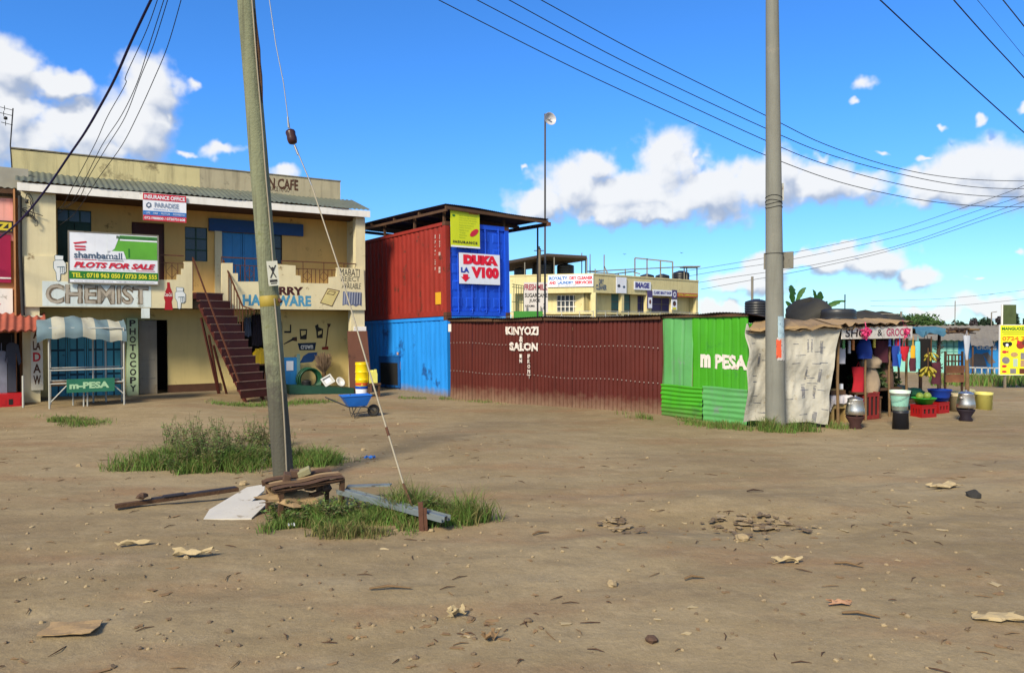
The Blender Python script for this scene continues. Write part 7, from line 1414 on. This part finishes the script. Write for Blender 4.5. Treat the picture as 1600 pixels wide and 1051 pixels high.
# ------------------------------------------------------------------ guy wire with insulator and anchor
AN = gp(661, 829); gw = thing('guy_wire', 'pale guy wire with a brown insulator running down to a rusty ground anchor', 'guy wire', AN)
ptop2 = PB + dpl * 10.0; T_ = ptop2
ins = at(455, 212, 9.9); mid_ = [at(466, 240, 9.86), at(487, 290, 9.78), at(530, 420, 9.45), at(580, 590, 9.0), at(630, 755, 8.55)]
steelw = M('galvanised_wire', C(140, 145, 150, .8), .45, .1, metal=.5); palew = M('pale_sleeve', C(170, 160, 138, .75), .6, .1, 8, spot=(C(150, 135, 110), .3, 9)); insm = M('brown_insulator', C(62, 34, 34), .3, .15)
L0 = lambda p: Vector(p) - AN
mb = MB().m(steelw); mb.tube([L0(at(418, -20, 10.1)), L0(at(431, 70, 10.02)), L0(at(443, 130, 9.97)), L0(at(450, 185, 9.92)), L0(at(453.5, 204, 9.9))], .0065, 6); mb.tube([L0(at(449.5, 183, 9.92)), L0(at(451, 200, 9.9))], .013, 6); mb.tube([L0(at(458, 222, 9.89)), L0(at(466, 240, 9.86)), L0(at(487, 290, 9.78))], .0085, 6); mb.tube([L0(at(460.5, 228, 9.88)), L0(at(466, 242, 9.86))], .015, 6); mb.build('steel_wire', gw)
mb = MB().m(palew); mb.tube([L0(mid_[1]), L0(mid_[2]), L0(mid_[3]), L0(mid_[4])], [.008, .009, .010, .011], 8); mb.m(rust); mb.tube([L0(mid_[3].lerp(mid_[4], .48)), L0(mid_[3].lerp(mid_[4], .56))], .016, 8); mb.build('wire_sleeve', gw)
d_ = (L0(at(458, 224, 9.89)) - L0(at(452.5, 202, 9.9))); a_ = L0(at(452.8, 203, 9.9)); mb = MB().m(insm); mb.tube([a_ + d_ * t for t in (-.02, .06, .2, .4, .6, .8, .94, 1.0)], [.03, .055, .064, .058, .064, .060, .05, .028], 14); mb.build('insulator', gw)
mb = MB().m(oldwood); mb.tube([L0(mid_[4]), L0(at(648, 800, 8.35)), L0(at(655, 815, 8.25))], .015, 6); mb.m(rust); mb.bar(L0(AN) + Vector((-.01, .0, -.1)), (-.03, .03, .30), .05, .03, (0, 1, 0)); mb.bar((.034, .02, -.05), (.02, .02, .24), .035, .03, (0, 1, 0)); mb.build('ground_anchor', gw)
# ------------------------------------------------------------------ concrete pole
CP = Vector((5.52, 16.05, 0)); CP.z = g1(CP.x, CP.y); cpole = thing('concrete_pole', 'grey concrete utility pole with torn posters in front of the market stall', 'utility pole', CP)
cpm = M('pole_concrete', C(138, 138, 128, .72), .85, .13, 1.5, .35, 40, spot=(C(150, 145, 132), .3, 2), streak=(C(92, 90, 80), .5), dust=(C(165, 158, 140), .35)); cp_t = at(1206.5, 0, 16.05) - CP
dcp = cp_t / cp_t.z; ct = lambda z: Vector((dcp.x * z, dcp.y * z, z)); rad = lambda z: (.205 - .0085 * z)
mb = MB().m(cpm); mb.tube([ct(z) for z in np.linspace(-.3, 11, 16)], [rad(z) for z in np.linspace(-.3, 11, 16)], 28); mb.build('shaft', cpole)
mb = MB().m(black_p)
for py in (307, 314, 318, 324): z = at(1210, py, 16).z - CP.z; mb.tube([ct(z + .02 * math.sin(a_ * 2 + py)) + Vector((math.cos(a_), math.sin(a_), 0)) * (rad(z) + .006) for a_ in [6.283 * i / 20 for i in range(20)]], .006, 5, False, True)
z = at(1210, 396, 16).z - CP.z; mb.tube([ct(z) + Vector((math.cos(a_), math.sin(a_), 0)) * (rad(z) + .006) for a_ in [6.283 * i / 20 for i in range(20)]], .006, 5, False, True)
mb.m(pipe_w); zz = at(0, 300, 16).z - CP.z; mb.bar(ct(zz) + Vector((rad(zz) + .01, -.05, -.18)), ct(zz) + Vector((rad(zz) + .01, -.05, .18)), .03); mb.build('wire_bands', cpole)
z0_, z1_ = at(0, 419, 16).z - CP.z, at(0, 393, 16).z - CP.z; mb = MB().m(M('pole_plate_grey', C(125, 122, 112, .8), .7, .15, 6, 0, spot=(C(85, 82, 76), .4, 10))); mb.T = Matrix.Translation(ct((z0_ + z1_) / 2)) @ Matrix.Rotation(R(-38), 4, 'Z'); h = (z1_ - z0_) / 2; mb.box(-.28, .34, .16, .18, -h, h); mb.T = None; mb.build('name_plate', cpole)
def wrap(z0, z1, a0, a1, mat, seed, lay):
    mb = MB().m(mat); n1, n2 = 14, 10; vs_ = []; q = random.Random(seed)
    for j in range(n2 + 1):
        for i in range(n1 + 1):
            u, v = i / n1, j / n2; e = q.uniform(-.03, .03) if i in (0, n1) or j in (0, n2) else 0; z = z0 + (z1 - z0) * v + e * .6; a_ = a0 + (a1 - a0) * u + e; vs_.append(ct(z) + Vector((math.cos(a_), math.sin(a_), 0)) * (rad(z) + .004 + .003 * lay + .003 * q.random()))
    mb.add(vs_, [(j * (n1 + 1) + i, j * (n1 + 1) + i + 1, (j + 1) * (n1 + 1) + i + 1, (j + 1) * (n1 + 1) + i) for j in range(n2) for i in range(n1)]); return mb
zf = lambda py: at(0, py, 15.85).z - CP.z
an = -math.pi / 2
wrap(zf(533), zf(494), an - .0, an + .95, M('poster_pale_blue', C(165, 190, 200, .85), .75, .25, 9, spot=(C(70, 95, 125), .45, 14)), 1, 0).build('poster', cpole)
wrap(zf(563), zf(528), an - .12, an + .95, M('poster_grey', C(190, 185, 180, .85), .75, .2, 9, spot=(C(110, 105, 110), .45, 14)), 2, 1).build('poster', cpole)
wrap(zf(559), zf(531), an - .20, an + .35, M('poster_orange', C(225, 90, 55, .85), .7, .12, 6, spot=(C(90, 45, 45), .45, 10)), 3, 2).build('poster', cpole)
pts2 = patch(CP.x + .05, CP.y - .15, .75, .38, 2600, 71, pw=.8); blades('grass', pts2, (.08, .26), .012, 'grass tuft round the foot of the concrete pole', seed=9, dry=.3, lean=.8)
# ------------------------------------------------------------------ overhead wires
wire_b = M('black_wire', (.012, .012, .014), .6); wire_bl = M('dark_blue_cable', C(18, 18, 70, .8), .5)
def wire(label, pxs, Y, r_, mat, group, name='overhead_wire'):
    """pxs: photo points of the wire, Y: distances along it"""
    P_ = []; m_ = len(pxs)
    for i, p in enumerate(pxs): P_.append(at(p[0], p[1], Y[0] + (Y[1] - Y[0]) * i / (m_ - 1)))
    # smooth (Catmull-Rom)
    S_ = []; 
    for i in range(m_ - 1):
        a_, b_, c_, d__ = P_[max(0, i - 1)], P_[i], P_[i + 1], P_[min(m_ - 1, i + 2)]
        for k in range(6): t = k / 6; S_.append(.5 * ((2 * b_) + (c_ - a_) * t + (2 * a_ - 5 * b_ + 4 * c_ - d__) * t * t + (3 * b_ - 3 * c_ + d__ - a_) * t ** 3))
    S_.append(P_[-1]); mb = MB().m(mat); O = S_[0]; mb.tube([p - O for p in S_], r_, 6); o = mb.build(name); o.location = O; return tag(o, label, 'wire', group)
G1_ = 'four wires sweeping behind the concrete pole'
for lb_, pp_ in zip(('topmost of the four wires passing behind the concrete pole', 'second from the top of the four wires passing behind the concrete pole', 'third from the top of the four wires passing behind the concrete pole', 'lowest of the four wires passing behind the concrete pole'),
    ([(810, -18), (845, 0), (1000, 84), (1197, 181), (1290, 226), (1400, 262), (1500, 279), (1610, 283), (1700, 281)], [(760, -20), (795, 0), (980, 99), (1197, 201), (1300, 243), (1420, 275), (1520, 292), (1610, 295), (1700, 294)], [(705, -22), (745, 0), (950, 105), (1197, 220), (1300, 260), (1420, 291), (1520, 305), (1610, 308), (1700, 307)], [(640, -25), (685, 0), (900, 108), (1100, 200), (1197, 243), (1310, 284), (1430, 311), (1530, 322), (1610, 323), (1700, 320)])): wire(lb_, pp_, (26, 44), .017, wire_b, G1_)
G2_ = 'four faint wires descending behind the concrete pole to the roofs'
for k, (lb_, pp_) in enumerate(zip(('topmost of the four faint far wires rising to the upper right', 'second of the four faint far wires rising to the upper right', 'third of the four faint far wires rising to the upper right', 'lowest of the four faint far wires rising to the upper right'),
    ([(1700, 240), (1600, 290), (1510, 323), (1380, 365), (1227, 397), (1130, 414), (1060, 425)], [(1700, 265), (1600, 305), (1540, 325), (1400, 370), (1227, 407), (1130, 422), (1050, 436)], [(1700, 288), (1600, 315), (1420, 379), (1300, 408), (1227, 421), (1130, 435), (1060, 447)], [(1700, 298), (1600, 323), (1410, 386), (1290, 415), (1227, 428), (1160, 440), (1095, 452)]))): wire(lb_, pp_, (62, 84), .022, wire_b, G2_)
for lb_, pp_, r_ in (('blue black cable crossing the upper right sky from above the concrete pole', [(1340, -30), (1375, 0), (1500, 117), (1610, 216), (1720, 312), (1850, 410), (2050, 500)], .012), ('blue black cable running above the first one in the upper right sky', [(1460, -36), (1490, 0), (1545, 62), (1610, 133), (1720, 262), (1850, 390), (2050, 490)], .012), ('thin grey wire between the two cables in the upper right sky', [(1500, -32), (1527, 0), (1565, 46), (1610, 101), (1720, 236), (1850, 370), (2050, 480)], .005), ('blue black cable cutting the corner of the sky beyond all others', [(1536, -40), (1567, 0), (1610, 54), (1720, 196), (1850, 345), (2050, 470)], .012)): wire(lb_, pp_, (12, 21), r_, wire_bl if r_ > .006 else wire_b, 'cables in the upper right sky')
wire('thick dark blue cable swooping down to the cream building corner', [(252, -30), (236, 0), (206, 63), (181, 120), (160, 160), (134, 205), (108, 243), (71, 297), (35, 341), (0, 371), (-40, 400)], (13.5, 19.5), .026, wire_bl, None)
for lb_, pp_ in (('leftmost thin wire beside the thick cable, with a kink against the cloud', [(252, -22), (246, 0), (228, 50), (197, 118), (196, 132), (168, 182), (150, 222), (123, 274), (100, 318), (90, 326)]), ('second thin wire beside the thick cable, nearly touching the third', [(262, -22), (256, 0), (232, 75), (214, 130), (190, 180), (160, 226), (130, 285), (110, 318), (91, 325)]), ('third thin wire beside the thick cable above the cream building', [(268, -22), (262, 0), (240, 70), (219, 122), (196, 182), (168, 228), (138, 278), (124, 308), (91, 334)]), ('thin wire farthest from the thick cable above the cream building', [(288, -22), (283, 0), (262, 72), (240, 125), (215, 180), (190, 228), (154, 278), (137, 305), (115, 335), (90, 354)])): wire(lb_, pp_, (14.5, 20.6), .0085, wire_b, 'thin service wires to the cream building')
for lb_, pp_ in (('faint far line just above the green tree behind the stalls', [(1360, 470), (1480, 466), (1610, 452), (1700, 440)]), ('faint far line below the other over the grey far roof', [(1360, 478), (1480, 478), (1610, 466), (1700, 455)])): wire(lb_, pp_, (100, 90), .022, wire_b, 'faint far lines over the stalls')
A_ = gpY(1175, 60); mb = MB().m(steel); mb.tube([(0, 0, 0), (0, 0, at(0, 432, 60).z - A_.z)], .10, 8); mb.tube([(-.25, 0, 3.2), (.25, 0, 3.2)], .05, 6); put(mb, 'thin_post', 'thin far post standing up behind the low black water tank', 'post', A_)
# ------------------------------------------------------------------ wheelbarrow and paint drums
WB = gp(572, 651); wb = thing('wheelbarrow', 'blue wheelbarrow with a black tyre parked on the dirt before the shops', 'wheelbarrow', WB, R(24)); wb.scale = (.74, .74, .74)
wbb = M('barrow_blue', C(30, 110, 205, .8), .5, .12, 4, .1, spot=(C(40, 70, 110), .3, 5)); tyre_m = M('tyre_rubber', (.025, .024, .023), .8, .2)
mb = MB().m(wbb); top_ = [(-.80, -.34, .70), (.12, -.34, .72), (.12, .34, .72), (-.80, .34, .70)]; bot = [(-.58, -.22, .36), (-.02, -.2, .38), (-.02, .2, .38), (-.58, .22, .36)]
ti = [(x * 1.0 + (.03 if x < 0 else -.03), y * .93, z - .002) for x, y, z in top_]; bi = [(x, y * .9, z + .02) for x, y, z in bot]
mb.add(bot + top_, [(3, 2, 1, 0), (0, 1, 5, 4), (1, 2, 6, 5), (2, 3, 7, 6), (3, 0, 4, 7)]); mb.add(bi + ti, [(0, 1, 2, 3), (4, 5, 1, 0), (5, 6, 2, 1), (6, 7, 3, 2), (7, 4, 0, 3)]); mb.add(top_ + ti, [(0, 1, 5, 4), (1, 2, 6, 5), (2, 3, 7, 6), (3, 0, 4, 7)])
for a_, b_ in zip(top_, top_[1:] + top_[:1]): mb.tube([a_, b_], .014, 6)
mb.build('tray', wb)
for sg in (-1, 1):
    mb = MB().m(M('barrow_frame', C(60, 66, 74, .7), .5, .15)); mb.tube([(.24, sg * .06, .20), (-.05, sg * .2, .34), (-.62, sg * .26, .37), (-1.25, sg * .28, .66)], .018, 7); mb.tube([(-.50, sg * .25, .36), (-.42, sg * .25, .0), (-.22, sg * .25, .36)], .016, 7); mb.build('handle_frame', wb)
mb = MB().m(M('barrow_frame', C(60, 66, 74, .7))); mb.tube([(-.42, -.25, .12), (-.42, .25, .12)], .014, 6); mb.tube([(-.40, 0, .12), (.2, 0, .19)], .014, 6); mb.build('stay_bar', wb)
mb = MB().m(tyre_m); mx = Matrix.Translation((.24, 0, .20)) @ Matrix.Rotation(R(90), 4, 'X') ; mb.T = mx; mb.tube([(.148 * math.cos(t), .148 * math.sin(t), 0) for t in [6.283 * i / 28 for i in range(28)]], .05, 10, False, True); w_ = mb.build('wheel', wb)
mb = MB().m(steel); mb.T = mx; mb.lathe([(0, -.03), (.10, -.03), (.11, 0), (.10, .03), (0, .03)], n=20); mb.tube([(0, 0, -.07), (0, 0, .07)], .014, 6); mb.build('rim', w_)
DB = gp(562, 621); DB.y += .35; ydr = M('yellow_drum', C(250, 215, 20, .85), .4, .05, 3, spot=(C(200, 160, 30), .2, 5)); bdr = M('blue_can', C(25, 80, 190, .8), .4, .08)
o = thing('paint_bucket', 'blue paint bucket underneath the tall bright yellow drum', 'bucket', DB); mb = MB().m(bdr); mb.lathe([(0, 0), (.175, 0), (.20, .28), (.21, .30), (.205, .32), (0, .32)], n=28); mb.build('body', o); mb = MB().m(vinyl); mb.lathe([(.186, .10), (.197, .24)], n=28); mb.build('printed_label', o)
o = thing('yellow_drum', 'tall bright yellow plastic drum standing on the blue paint bucket', 'drum', DB + Vector((0, 0, .322))); mb = MB().m(ydr); pr = [(0, 0), (.185, 0)]
for k in range(3): z = .235 * k; pr += [(.196, z + .01), (.197, z + .18), (.205, z + .19), (.205, z + .205), (.196, z + .215), (.196, z + .23)]
mb.lathe(pr + [(.204, .70), (.204, .72), (.18, .725), (0, .725)], n=30); mb.build('body', o); mb = MB().m(M('red_drum_print', C(210, 80, 40), .5, .2, 12, spot=(C(240, 210, 60), .5, 14))); mb.lathe([(.1985, .03), (.1985, .11)], n=30); mb.build('printed_label', o)
jerrycan('jerrycan', DB + Vector((.34, .0, .42)), .3, .95, M('pale_yellow_can', C(220, 215, 110, .85), .45), 'pale yellow jerrycan beside the bright yellow drum')
mb = MB().m(oldwood); mb.box(-.2, .2, -.15, .15, .36, .41); mb.box(-.18, -.12, -.12, .12, 0, .359); mb.box(.12, .18, -.12, .12, 0, .359); put(mb, 'wooden_stool', 'small wooden stool under the pale yellow jerrycan', 'stool', DB + Vector((.36, .0, 0)), .3)
# ------------------------------------------------------------------ broken table, boards and rubbish by the wooden pole
TB = gp(476, 800); TB.z += .10; tbl = thing('broken_table', 'broken low wooden table with warped boards at the foot of the leaning pole', 'table', TB, R(32))
mb = MB(); mb.m(oldwood)
mb.T = Matrix.Rotation(R(-4), 4, 'Y')
for k, (y, x0, x1, z, mt) in enumerate([(-.26, -.42, .40, .30, oldwood), (-.13, -.45, .42, .31, wood), (.0, -.38, .44, .30, cardb), (.13, -.42, .38, .315, oldwood), (.26, -.36, .42, .30, wood)]):
    mb.m(mt); mb.sheet((x0, y - .06, z), (x1 - x0, 0, 0), (0, .122, .005), (0, 0, 1), .5, .008, 'sine', 1); mb.sheet((x1, y - .06, z - .025), (x0 - x1, 0, 0), (0, .122, .005), (0, 0, -1), .5, .008, 'sine', 1)
mb.m(oldwood); mb.bar((-.40, -.29, .265), (.40, -.29, .265), .03, .035); mb.bar((-.40, .27, .265), (.40, .27, .265), .05, .06); mb.build('table_boards', tbl)
for x, y in ((-.36, -.27), (.34, -.27), (-.36, .26), (.34, .26)): mb = MB().m(oldwood); mb.bar((x, y, -.20), (x + .02, y, .27), .05); mb.build('leg', tbl)
brk = M('old_brick_wood', C(100, 76, 60, .7), .9, .25, 4, .7, 25, spot=(C(70, 50, 40), .4, 5))
def block(label, px, py, Y, size, rot, mat, name='wooden_block'):
    A_ = at(px, py, Y); mb = MB().m(mat); w, d_, h = size; q = random.Random(int(px)); vs_ = [(sx_ * w / 2 * q.uniform(.88, 1.08), sy_ * d_ / 2 * q.uniform(.88, 1.08), (h if sz_ else 0) * q.uniform(.9, 1.08)) for sz_ in (0, 1) for sy_ in (-1, 1) for sx_ in (-1, 1)]
    mb.add(vs_, [(0, 2, 3, 1), (4, 5, 7, 6), (0, 1, 5, 4), (2, 6, 7, 3), (0, 4, 6, 2), (1, 3, 7, 5)]); o = put(mb, name, label, 'block', A_); o.rotation_euler = rot; bv = o.modifiers.new('b', 'BEVEL'); bv.width = .012; bv.segments = 2; return o
ty = TB.y
block('upright reddish block leaning on the foot of the wooden pole', 446, 761, ty - .12, (.085, .10, .17), (.1, .15, .4), brk); block('tall splintered block behind the broken table', 463, 760, ty + .08, (.11, .09, .20), (0, -.1, .2), brk); block('pale topped block tilted over the splintered blocks', 477, 742, ty + .10, (.16, .10, .08), (.1, -.35, .3), M('pale_block', C(150, 145, 110, .8), .9, .2, 4, .4)); block('dark hollow block at the middle of the broken table', 485, 765, ty, (.12, .11, .10), (0, .05, -.2), brk); block('small dark brick at the far end of the broken table', 497, 774, ty - .08, (.17, .08, .05), (0, -.2, .5), oldwood)
A_ = at(508, 766, ty + .02); mb = MB().m(brk); mb.rock((0, 0, .05), .09, 5, .9); mb.rock((-.06, -.02, .03), .06, 6, .8); put(mb, 'clod', 'rounded brown clod of earth on the end of the broken table', 'clod', A_)
def sheetthing(name, label, cat, px, py, w, l, rz, mat, curl=.03, seed=0, tilt=(0, 0), nx=6, ny=5, th=.006, dz=.006, ragged=.1):
    P_ = gp(px, py); mb = MB().m(mat); mb.scrap(w, l, Matrix.Identity(4), seed, curl, nx, ny, th, ragged); o = put(mb, name, label, cat, P_ + Vector((0, 0, dz))); o.rotation_euler = (tilt[0], tilt[1], rz); return o
A_ = at(450, 781, ty - .28); mb = MB().m(cardb); mb.scrap(.62, .42, Matrix.Rotation(.25, 4, 'X') @ Matrix.Rotation(.18, 4, 'Y'), 4, .06, 7, 5, .008, .25); put(mb, 'cardboard_sheet', 'torn brown cardboard sheet lying over the near edge of the broken table', 'cardboard', A_, .3)
whb = M('white_board', C(205, 200, 188, .85), .55, .06, 3, 0, spot=(C(165, 150, 125), .3, 5))
WP = gp(372, 796); mb = MB().m(whb); z_ = .05; mb.prism([(0, 0), (1, 0), (1, 1)], 0, 0.01); mb = MB().m(whb)
pl = [gp(x, y) - WP for x, y in ((318, 811), (327, 800), (386, 775.5), (414, 773), (413, 781), (393, 793), (425, 791), (393, 811))]; pl = [p * (1 - t / HC) + (Vector((0, 0, 0)) - WP) * 0 for p, t in zip(pl, [0] * 8)]; tops = [.05, .06, .10, .12, .11, .08, .09, .05]
k = len(pl); vs_ = [(p.x, p.y, t) for p, t in zip(pl, tops)] + [(p.x, p.y, t - .018) for p, t in zip(pl, tops)]; mb.add(vs_, [tuple(range(k))[::-1], tuple(range(k, 2 * k))] + [(i, (i + 1) % k, (i + 1) % k + k, i + k) for i in range(k)])
put(mb, 'white_board', 'torn white board lying on the ground by the broken table', 'board', WP)
mb = MB().m(oldwood); a_, b_ = gp(180, 797) + Vector((0, 0, .05)), gp(372, 778) + Vector((0, 0, .12)); O = a_; mb.bar((0, 0, 0), b_ - a_, .08, .045); mb.m(M('dark_blue_beam', C(58, 56, 66, .7), .7, .2, 4)); dd = b_ - a_; mb.bar(dd * .28 + Vector((0, -.002, .028)), dd * .98 + Vector((0, -.002, .028)), .07, .02); mb.bar(dd * .38 + Vector((0, -.03, .045)), dd * .55 + Vector((0, -.03, .045)), .06, .02); put(mb, 'wooden_beam', 'long dark wooden beam lying on the dirt beside the white board', 'beam', O)
P_ = gp(222, 793); mb = MB().m(brk); mb.rock((0, 0, .14), .07, 12, .6); put(mb, 'brown_stone', 'brown stone resting on the end of the dark beam', 'stone', P_)
galv = M('galvanised_channel', C(125, 135, 138, .85), .5, .18, 3, 0, metal=.3, spot=(C(95, 92, 85), .35, 4)); a_, b_ = gp(533, 795) + Vector((0, 0, .19)), gp(697, 832) + Vector((0, 0, .12)); dd = b_ - a_; dn = dd.normalized(); sx_ = Vector((-dn.y, dn.x, 0)) * .075; up = Vector((0, 0, 1)); mb = MB().m(galv); prof_ = [(-1, .05), (-.95, 0), (-.4, 0), (-.3, .05), (.3, .05), (.4, 0), (.95, 0), (1, .05)]
for lay in (0, .004): mb.add([p + sx_ * u + up * (v + lay) for p in (Vector((0, 0, 0)), dd) for u, v in prof_], [(i, i + 1, i + 9, i + 8) for i in range(7)])
put(mb, 'metal_channel', 'long grey galvanised metal channel running through the scruffy grass', 'metal channel', a_)
mb = MB().m(galv); a_ = gp(540, 782) + Vector((0, .12, .16)); mb.bar((0, 0, 0), (.55, -.02, .02), .12, .015); put(mb, 'grey_plate', 'short grey metal plate behind the galvanised channel', 'metal plate', a_)
# scraps on the ground
paper = M('dusty_paper', C(185, 165, 125, .8), .9, .15, 5, .1, spot=(C(130, 110, 80), .35, 6)); leafd = M('dry_leaf', C(140, 112, 78, .8), .9, .3, 6); bluepl = M('blue_plastic_scrap', C(40, 120, 215, .8), .45, .1); stone_m = M('pale_stone_mat', C(165, 145, 110, .8), .9, .15, 5, .4, 30); blackl = M('black_lump_mat', (.03, .028, .025), .9, .3, 8, .8)
sheetthing('cardboard_sheet', 'flat cardboard sheet with a worn hole near the bottom corner of the yard', 'cardboard', 110, 985, .36, .24, .15, cardb, .02, 3, ragged=.05)
sheetthing('paper_strip', 'long pale paper strip below the dark beam', 'paper', 208, 853, .30, .05, .35, paper, .05, 5)
sheetthing('paper_scrap', 'crumpled dry paper heap below the white board', 'paper', 300, 870, .30, .10, .1, paper, .07, 6, ragged=.35)
sheetthing('paper_scrap', 'crumpled pale paper on the bare ground in front of the scruffy grass', 'paper', 714, 964, .16, .09, .5, paper, .07, 8, ragged=.35)
sheetthing('paper_scrap', 'dark curled scrap in the leaf litter at the bottom of the yard', 'scrap', 766, 1000, .12, .08, .8, leafd, .05, 9, ragged=.3)
sheetthing('cardboard_sheet', 'torn pale cardboard sheet near the bottom of the yard by the right margin', 'cardboard', 1556, 968, .40, .16, -.1, paper, .03, 10, ragged=.3)
sheetthing('cardboard_sheet', 'small pinkish cardboard scrap in the open yard', 'cardboard', 1312, 945, .18, .08, -.05, M('pinkish_card', C(175, 135, 105, .8), .9, .1), .03, 11, ragged=.25)
sheetthing('paper_scrap', 'folded pale papers in front of the rubble pile', 'paper', 1230, 880, .26, .09, .0, paper, .05, 12, ragged=.3)
sheetthing('paper_scrap', 'thin layered scraps near the black lump', 'paper', 1476, 762, .42, .22, .2, paper, .05, 13, ragged=.35)
sheetthing('plastic_scrap', 'blue plastic scrap on the ground beyond the broken table', 'plastic', 578, 717, .17, .07, .1, bluepl, .05, 14, ragged=.3)
sheetthing('plastic_scrap', 'blue plastic scrap near the end of the broken table', 'plastic', 511, 747, .10, .07, .4, bluepl, .05, 15, ragged=.3)
sheetthing('paper_scrap', 'yellowish packet at the front edge of the scruffy grass', 'packet', 501, 827, .13, .07, .1, M('yellow_packet', C(195, 180, 110, .8), .8), .03, 16)
sheetthing('paper_scrap', 'pale paper scrap in the grass below the broken table', 'paper', 455, 824, .07, .06, .4, vinyl, .04, 17)
for k, (px, py, r_, mt, lb_, nm) in enumerate([(957, 915, .055, stone_m, 'smooth pale stone alone in the open yard', 'pale_stone'), (1521, 776, .085, blackl, 'round black lump lying alone on the dirt', 'black_lump'), (380, 757, .07, stone_m, 'pale stone at the lower edge of the lush grass', 'pale_stone'), (674, 830, .035, stone_m, 'small pale stone at the foot of the rusty anchor', 'pale_stone'), (1160, 844, .08, stone_m, 'pale stone in front of the rubble pile', 'pale_stone'), (1018, 1002, .05, brk, 'small dark stone near the bottom of the yard', 'dark_stone'), (455, 753, .06, stone_m, 'pale stone touching the foot of the leaning pole', 'pale_stone'), (930, 622, .11, oldwood, 'dark block at the foot of the brown shack wall', 'dark_block')]):
    P_ = gp(px, py) if k < 7 else gp(742, 625); mb = MB().m(mt); mb.rock((0, 0, r_ * .3), r_, 80 + k, .6 if k != 1 else .85); put(mb, nm, lb_, 'stone', P_)
for k, (px, py, l_, rz, lb_) in enumerate([(1326, 885, .24, -.5, 'pale bare stick beside the folded papers'), (1345, 964, .26, -.35, 'thin curved stick below the pinkish cardboard scrap'), (1085, 906, .18, .2, 'short brown stick in the middle of the yard'), (610, 922, .34, .05, 'long thin stick before the scruffy grass'), (845, 835, .2, .5, 'thin twig right of the rusty anchor'), (1180, 769, .22, .1, 'dark stick behind the rubble pile')]):
    P_ = gp(px, py); mb = MB().m(stick if k != 5 else twig); mb.tube([(-l_ / 2, 0, .02), (-.02, .015, .035), (l_ / 2, 0, .018)], [.008, .012, .005], 6); put(mb, 'stick', lb_, 'stick', P_, rz)
# rubble pile of flat stones
slate = [M('flat_stone', C(158, 138, 106, .8), .9, .2, 5, .3), M('flat_stone_dark', C(118, 100, 78, .8), .9, .2, 5, .3)]
q = random.Random(12); mb = MB()
for k in range(80):
    if k < 60: px, py = q.gauss(1180, 42), q.gauss(823, 8)
    elif k < 80: px, py = q.gauss(960, 18), q.gauss(822, 8)
    else: px, py = q.uniform(990, 1120), q.gauss(838, 7)
    P_ = gp(px, py); w = q.uniform(.04, .16); mx = Matrix.Translation(P_ + Vector((0, 0, q.uniform(0, .035)))) @ Matrix.Rotation(q.uniform(0, 6.3), 4, 'Z') @ Matrix.Rotation(q.uniform(-.15, .15), 4, 'X'); mb.m(q.choice(slate)); mb.scrap(w, w * q.uniform(.35, .8), mx, k, .008, 3, 2, .010, .35)
o = mb.build('rubble'); tag(o, 'spread of flat broken stones in a shallow hollow of the yard', 'rubble', kind='stuff')
q = random.Random(77); mb = MB()
lm = [leafd, paper, stone_m, oldwood, slate[1]]
for k in range(480):
    if k < 300: px, py = q.uniform(-20, 1620), 700 + 350 * q.random() ** 1.3
    elif k < 350: px, py = q.gauss(770, 110), q.gauss(990, 28)
    elif k < 410: px, py = q.gauss(1180, 90), q.gauss(825, 18)
    else: px, py = q.uniform(380, 800), q.uniform(640, 760)
    if py < 640 or py > 1075: continue
    P_ = gp(px, py); w = q.uniform(.015, .065) * (1 if py > 760 else 1.5); mx = Matrix.Translation(P_) @ Matrix.Rotation(q.uniform(0, 6.3), 4, 'Z') @ Matrix.Rotation(q.uniform(-.12, .12), 4, 'X'); c = q.random()
    if c < .45: mb.m(q.choice((leafd, leafd, paper))); mb.scrap(w * 1.6, w * .8, mx, k, .006, 3, 2, .003, .35)
    elif c < .62: mb.m(q.choice((stone_m, slate[0], slate[1]))); mb.T = mx; mb.rock((0, 0, w * .1), w * .5, k, .7); mb.T = None
    else: mb.m(q.choice((stick, oldwood))); mb.T = mx; mb.tube([(-w * 1.3, 0, .008), (0, w * .2, .014), (w * 1.3, 0, .006)], [.003, .005, .002], 5); mb.T = None
for k in range(520):
    px, py = q.uniform(-20, 1620), 660 + 385 * q.random(); P_ = gp(px, py); w = q.uniform(.006, .022); mb.m(q.choice((stone_m, slate[0], slate[1], slate[1]))); mb.T = Matrix.Translation(P_); mb.rock((0, 0, w * .2), w, k, .7); mb.T = None
o = mb.build('litter'); tag(o, 'small dry leaves, twigs, pebbles and paper flakes strewn over the dirt', 'litter', kind='stuff')
# two birds in the sky
for px, py, lb_ in ((976, 397, 'tiny dark bird flying over the cream shop row'), (1065, 395, 'tiny dark bird flying over the last roof tank')):
    A_ = at(px, py, 60); mb = MB().m(black_p); mb.add([(-.16, 0, .05), (0, .06, 0), (.16, 0, .04), (0, -.06, 0), (0, .02, -.04)], [(0, 3, 1), (1, 3, 2), (0, 1, 4), (1, 2, 4), (2, 3, 4), (3, 0, 4)]); put(mb, 'bird', lb_, 'bird', A_)
